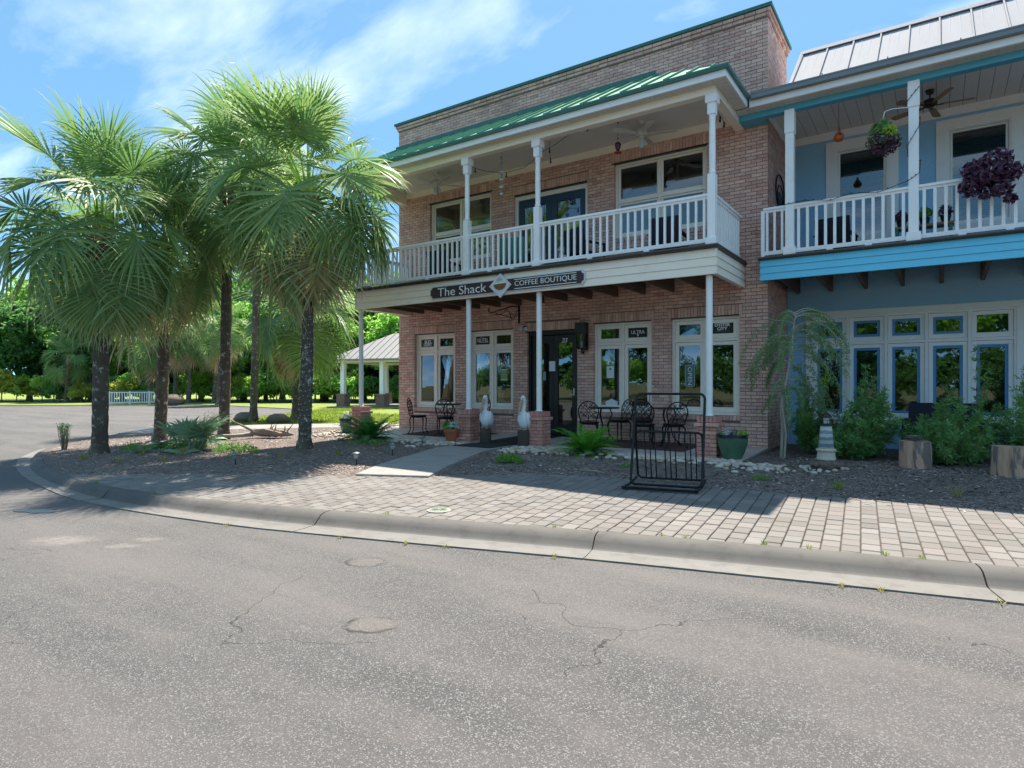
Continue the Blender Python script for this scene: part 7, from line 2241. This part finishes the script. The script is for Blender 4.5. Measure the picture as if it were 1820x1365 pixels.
boulder(-21.75, 13.9, .42, 1, 'brown boulder at the foot of the very tall palm'); boulder(-20.3, 14.3, .38, 2, 'rounded boulder half behind the very tall palm trunk')
boulder(-46.8, 23.9, .8, 3, 'dark boulder beside the white footbridge rail'); boulder(-60, 14.6, .7, 4, 'grey boulder at the far kerb before the woodland', .05)

# white footbridge rails beyond the road
def bridge_rail(p, q, label):
    p = Vector(p); q = Vector(q); t = empty('footbridge_rail', p, 0, label, 'railing'); d = q-p; L = d.length; dn = d.normalized(); up = Vector((0, 0, 1))
    m_ = MB(); m_.bar(up*1.0, d+up*1.0, .12, .05); m_.build('handrail', M['teal_rail'], t, world=False)
    for z in (.14, .9):
        m_ = MB(); m_.bar(up*z, d+up*z, .05, .08); m_.build('rail', M['white'], t, world=False)
    n = int(L/.16)
    for k in range(n+1):
        c = dn*(L*k/n); m_ = MB(); s_ = .05 if k % 8 else .1
        m_.box(c.x-s_/2, c.y-s_/2, 0 if s_ > .06 else .12, c.x+s_/2, c.y+s_/2, 1.0 if s_ > .06 else .9); m_.build('picket' if s_ < .06 else 'post', M['white'], t, world=False)
bridge_rail((-50.4, 21.2, .08), (-49.6, 24.0, .08), 'white picket footbridge rail with teal handrail before the woodland')

# ------------------------------------------------------------------ open pavilion on the lawn
t = empty('open_pavilion', (-28.4, 31.0, .08), R(14), 'open picnic pavilion with white metal hip roof on brick piers', 'pavilion')
m_ = MB(); m_.prism([(-5.2, -3.3), (5.2, -3.3), (5.2, 3.3), (-5.2, 3.3)], -.05, .06, .01); m_.build('floor_slab', M['slab_concrete'], t, world=False)
for ix, x in enumerate((-4.4, -1.45, 1.45, 4.4)):
    for iy, y in enumerate((-2.6, 2.6)):
        p = MB(); p.cbox(x-.30, y-.30, .06, x+.30, y+.30, .06+.79, .005); p.mi = 0
        pc = p.build('pier_core', M['mortar'], t, world=False)
        b = MB(); rng_ = random.Random(ix*2+iy)
        for r in range(12):
            za = .065+r*COURSE; o_ = .03 if r == 11 else 0; h = .315+o_
            sh = .0 if r % 2 else .105
            for k in range(4):
                xa = -h+k*.21-sh; xb = min(h, xa+.20); xa = max(-h, xa)
                if xb-xa < .03: continue
                b.val = rng_.uniform(.001, 1)
                b.box(x+xa, y-h, za, x+xb, y-h+.1, za+COURSE-JT); b.box(x+xa, y+h-.1, za, x+xb, y+h, za+COURSE-JT)
                b.box(x-h, y+max(xa, -h+.11), za, x-h+.1, y+min(xb, h-.11), za+COURSE-JT) if min(xb, h-.11)-max(xa, -h+.11) > .02 else None
                b.box(x+h-.1, y+max(xa, -h+.11), za, x+h, y+min(xb, h-.11), za+COURSE-JT) if min(xb, h-.11)-max(xa, -h+.11) > .02 else None
        b.build('brick', M['brick_grey'], pc, world=False, kind='stuff')
        q = MB(); q.cbox(x-.14, y-.14, .85, x+.14, y+.14, 3.05, .01); q.build('post', M['white'], t, world=False)
m_ = MB(); m_.box(-4.9, -2.75, 2.9, 4.9, -2.45, 3.1); m_.box(-4.9, 2.45, 2.9, 4.9, 2.75, 3.1); m_.box(-4.9, -2.45, 2.9, -4.6, 2.45, 3.1); m_.box(4.6, -2.45, 2.9, 4.9, 2.45, 3.1); m_.build('beam', M['white'], t, world=False)
m_ = MB(); m_.add([(-5.2, -3.2, 3.12), (5.2, -3.2, 3.12), (5.2, 3.2, 3.12), (-5.2, 3.2, 3.12), (-2.2, 0, 4.95), (2.2, 0, 4.95), (-5.2, -3.2, 3.02), (5.2, -3.2, 3.02), (5.2, 3.2, 3.02), (-5.2, 3.2, 3.02)],
    [(0, 1, 5, 4), (1, 2, 5), (2, 3, 4, 5), (3, 0, 4), (9, 8, 7, 6), (0, 6, 7, 1), (1, 7, 8, 2), (2, 8, 9, 3), (3, 9, 6, 0)])
rf = m_.build('roof', M['roof_white'], t, world=False)
x = -5.0
while x < 5.1:
    q = MB(); k = min(1, max(0, (5.2-abs(x))/3.0)); q.bar((x, -3.2, 3.14), (x, -3.2+3.2*k, 3.14+1.83*k), .03, .04); q.build('roof_seam', M['roof_white'], rf, world=False); x += .5
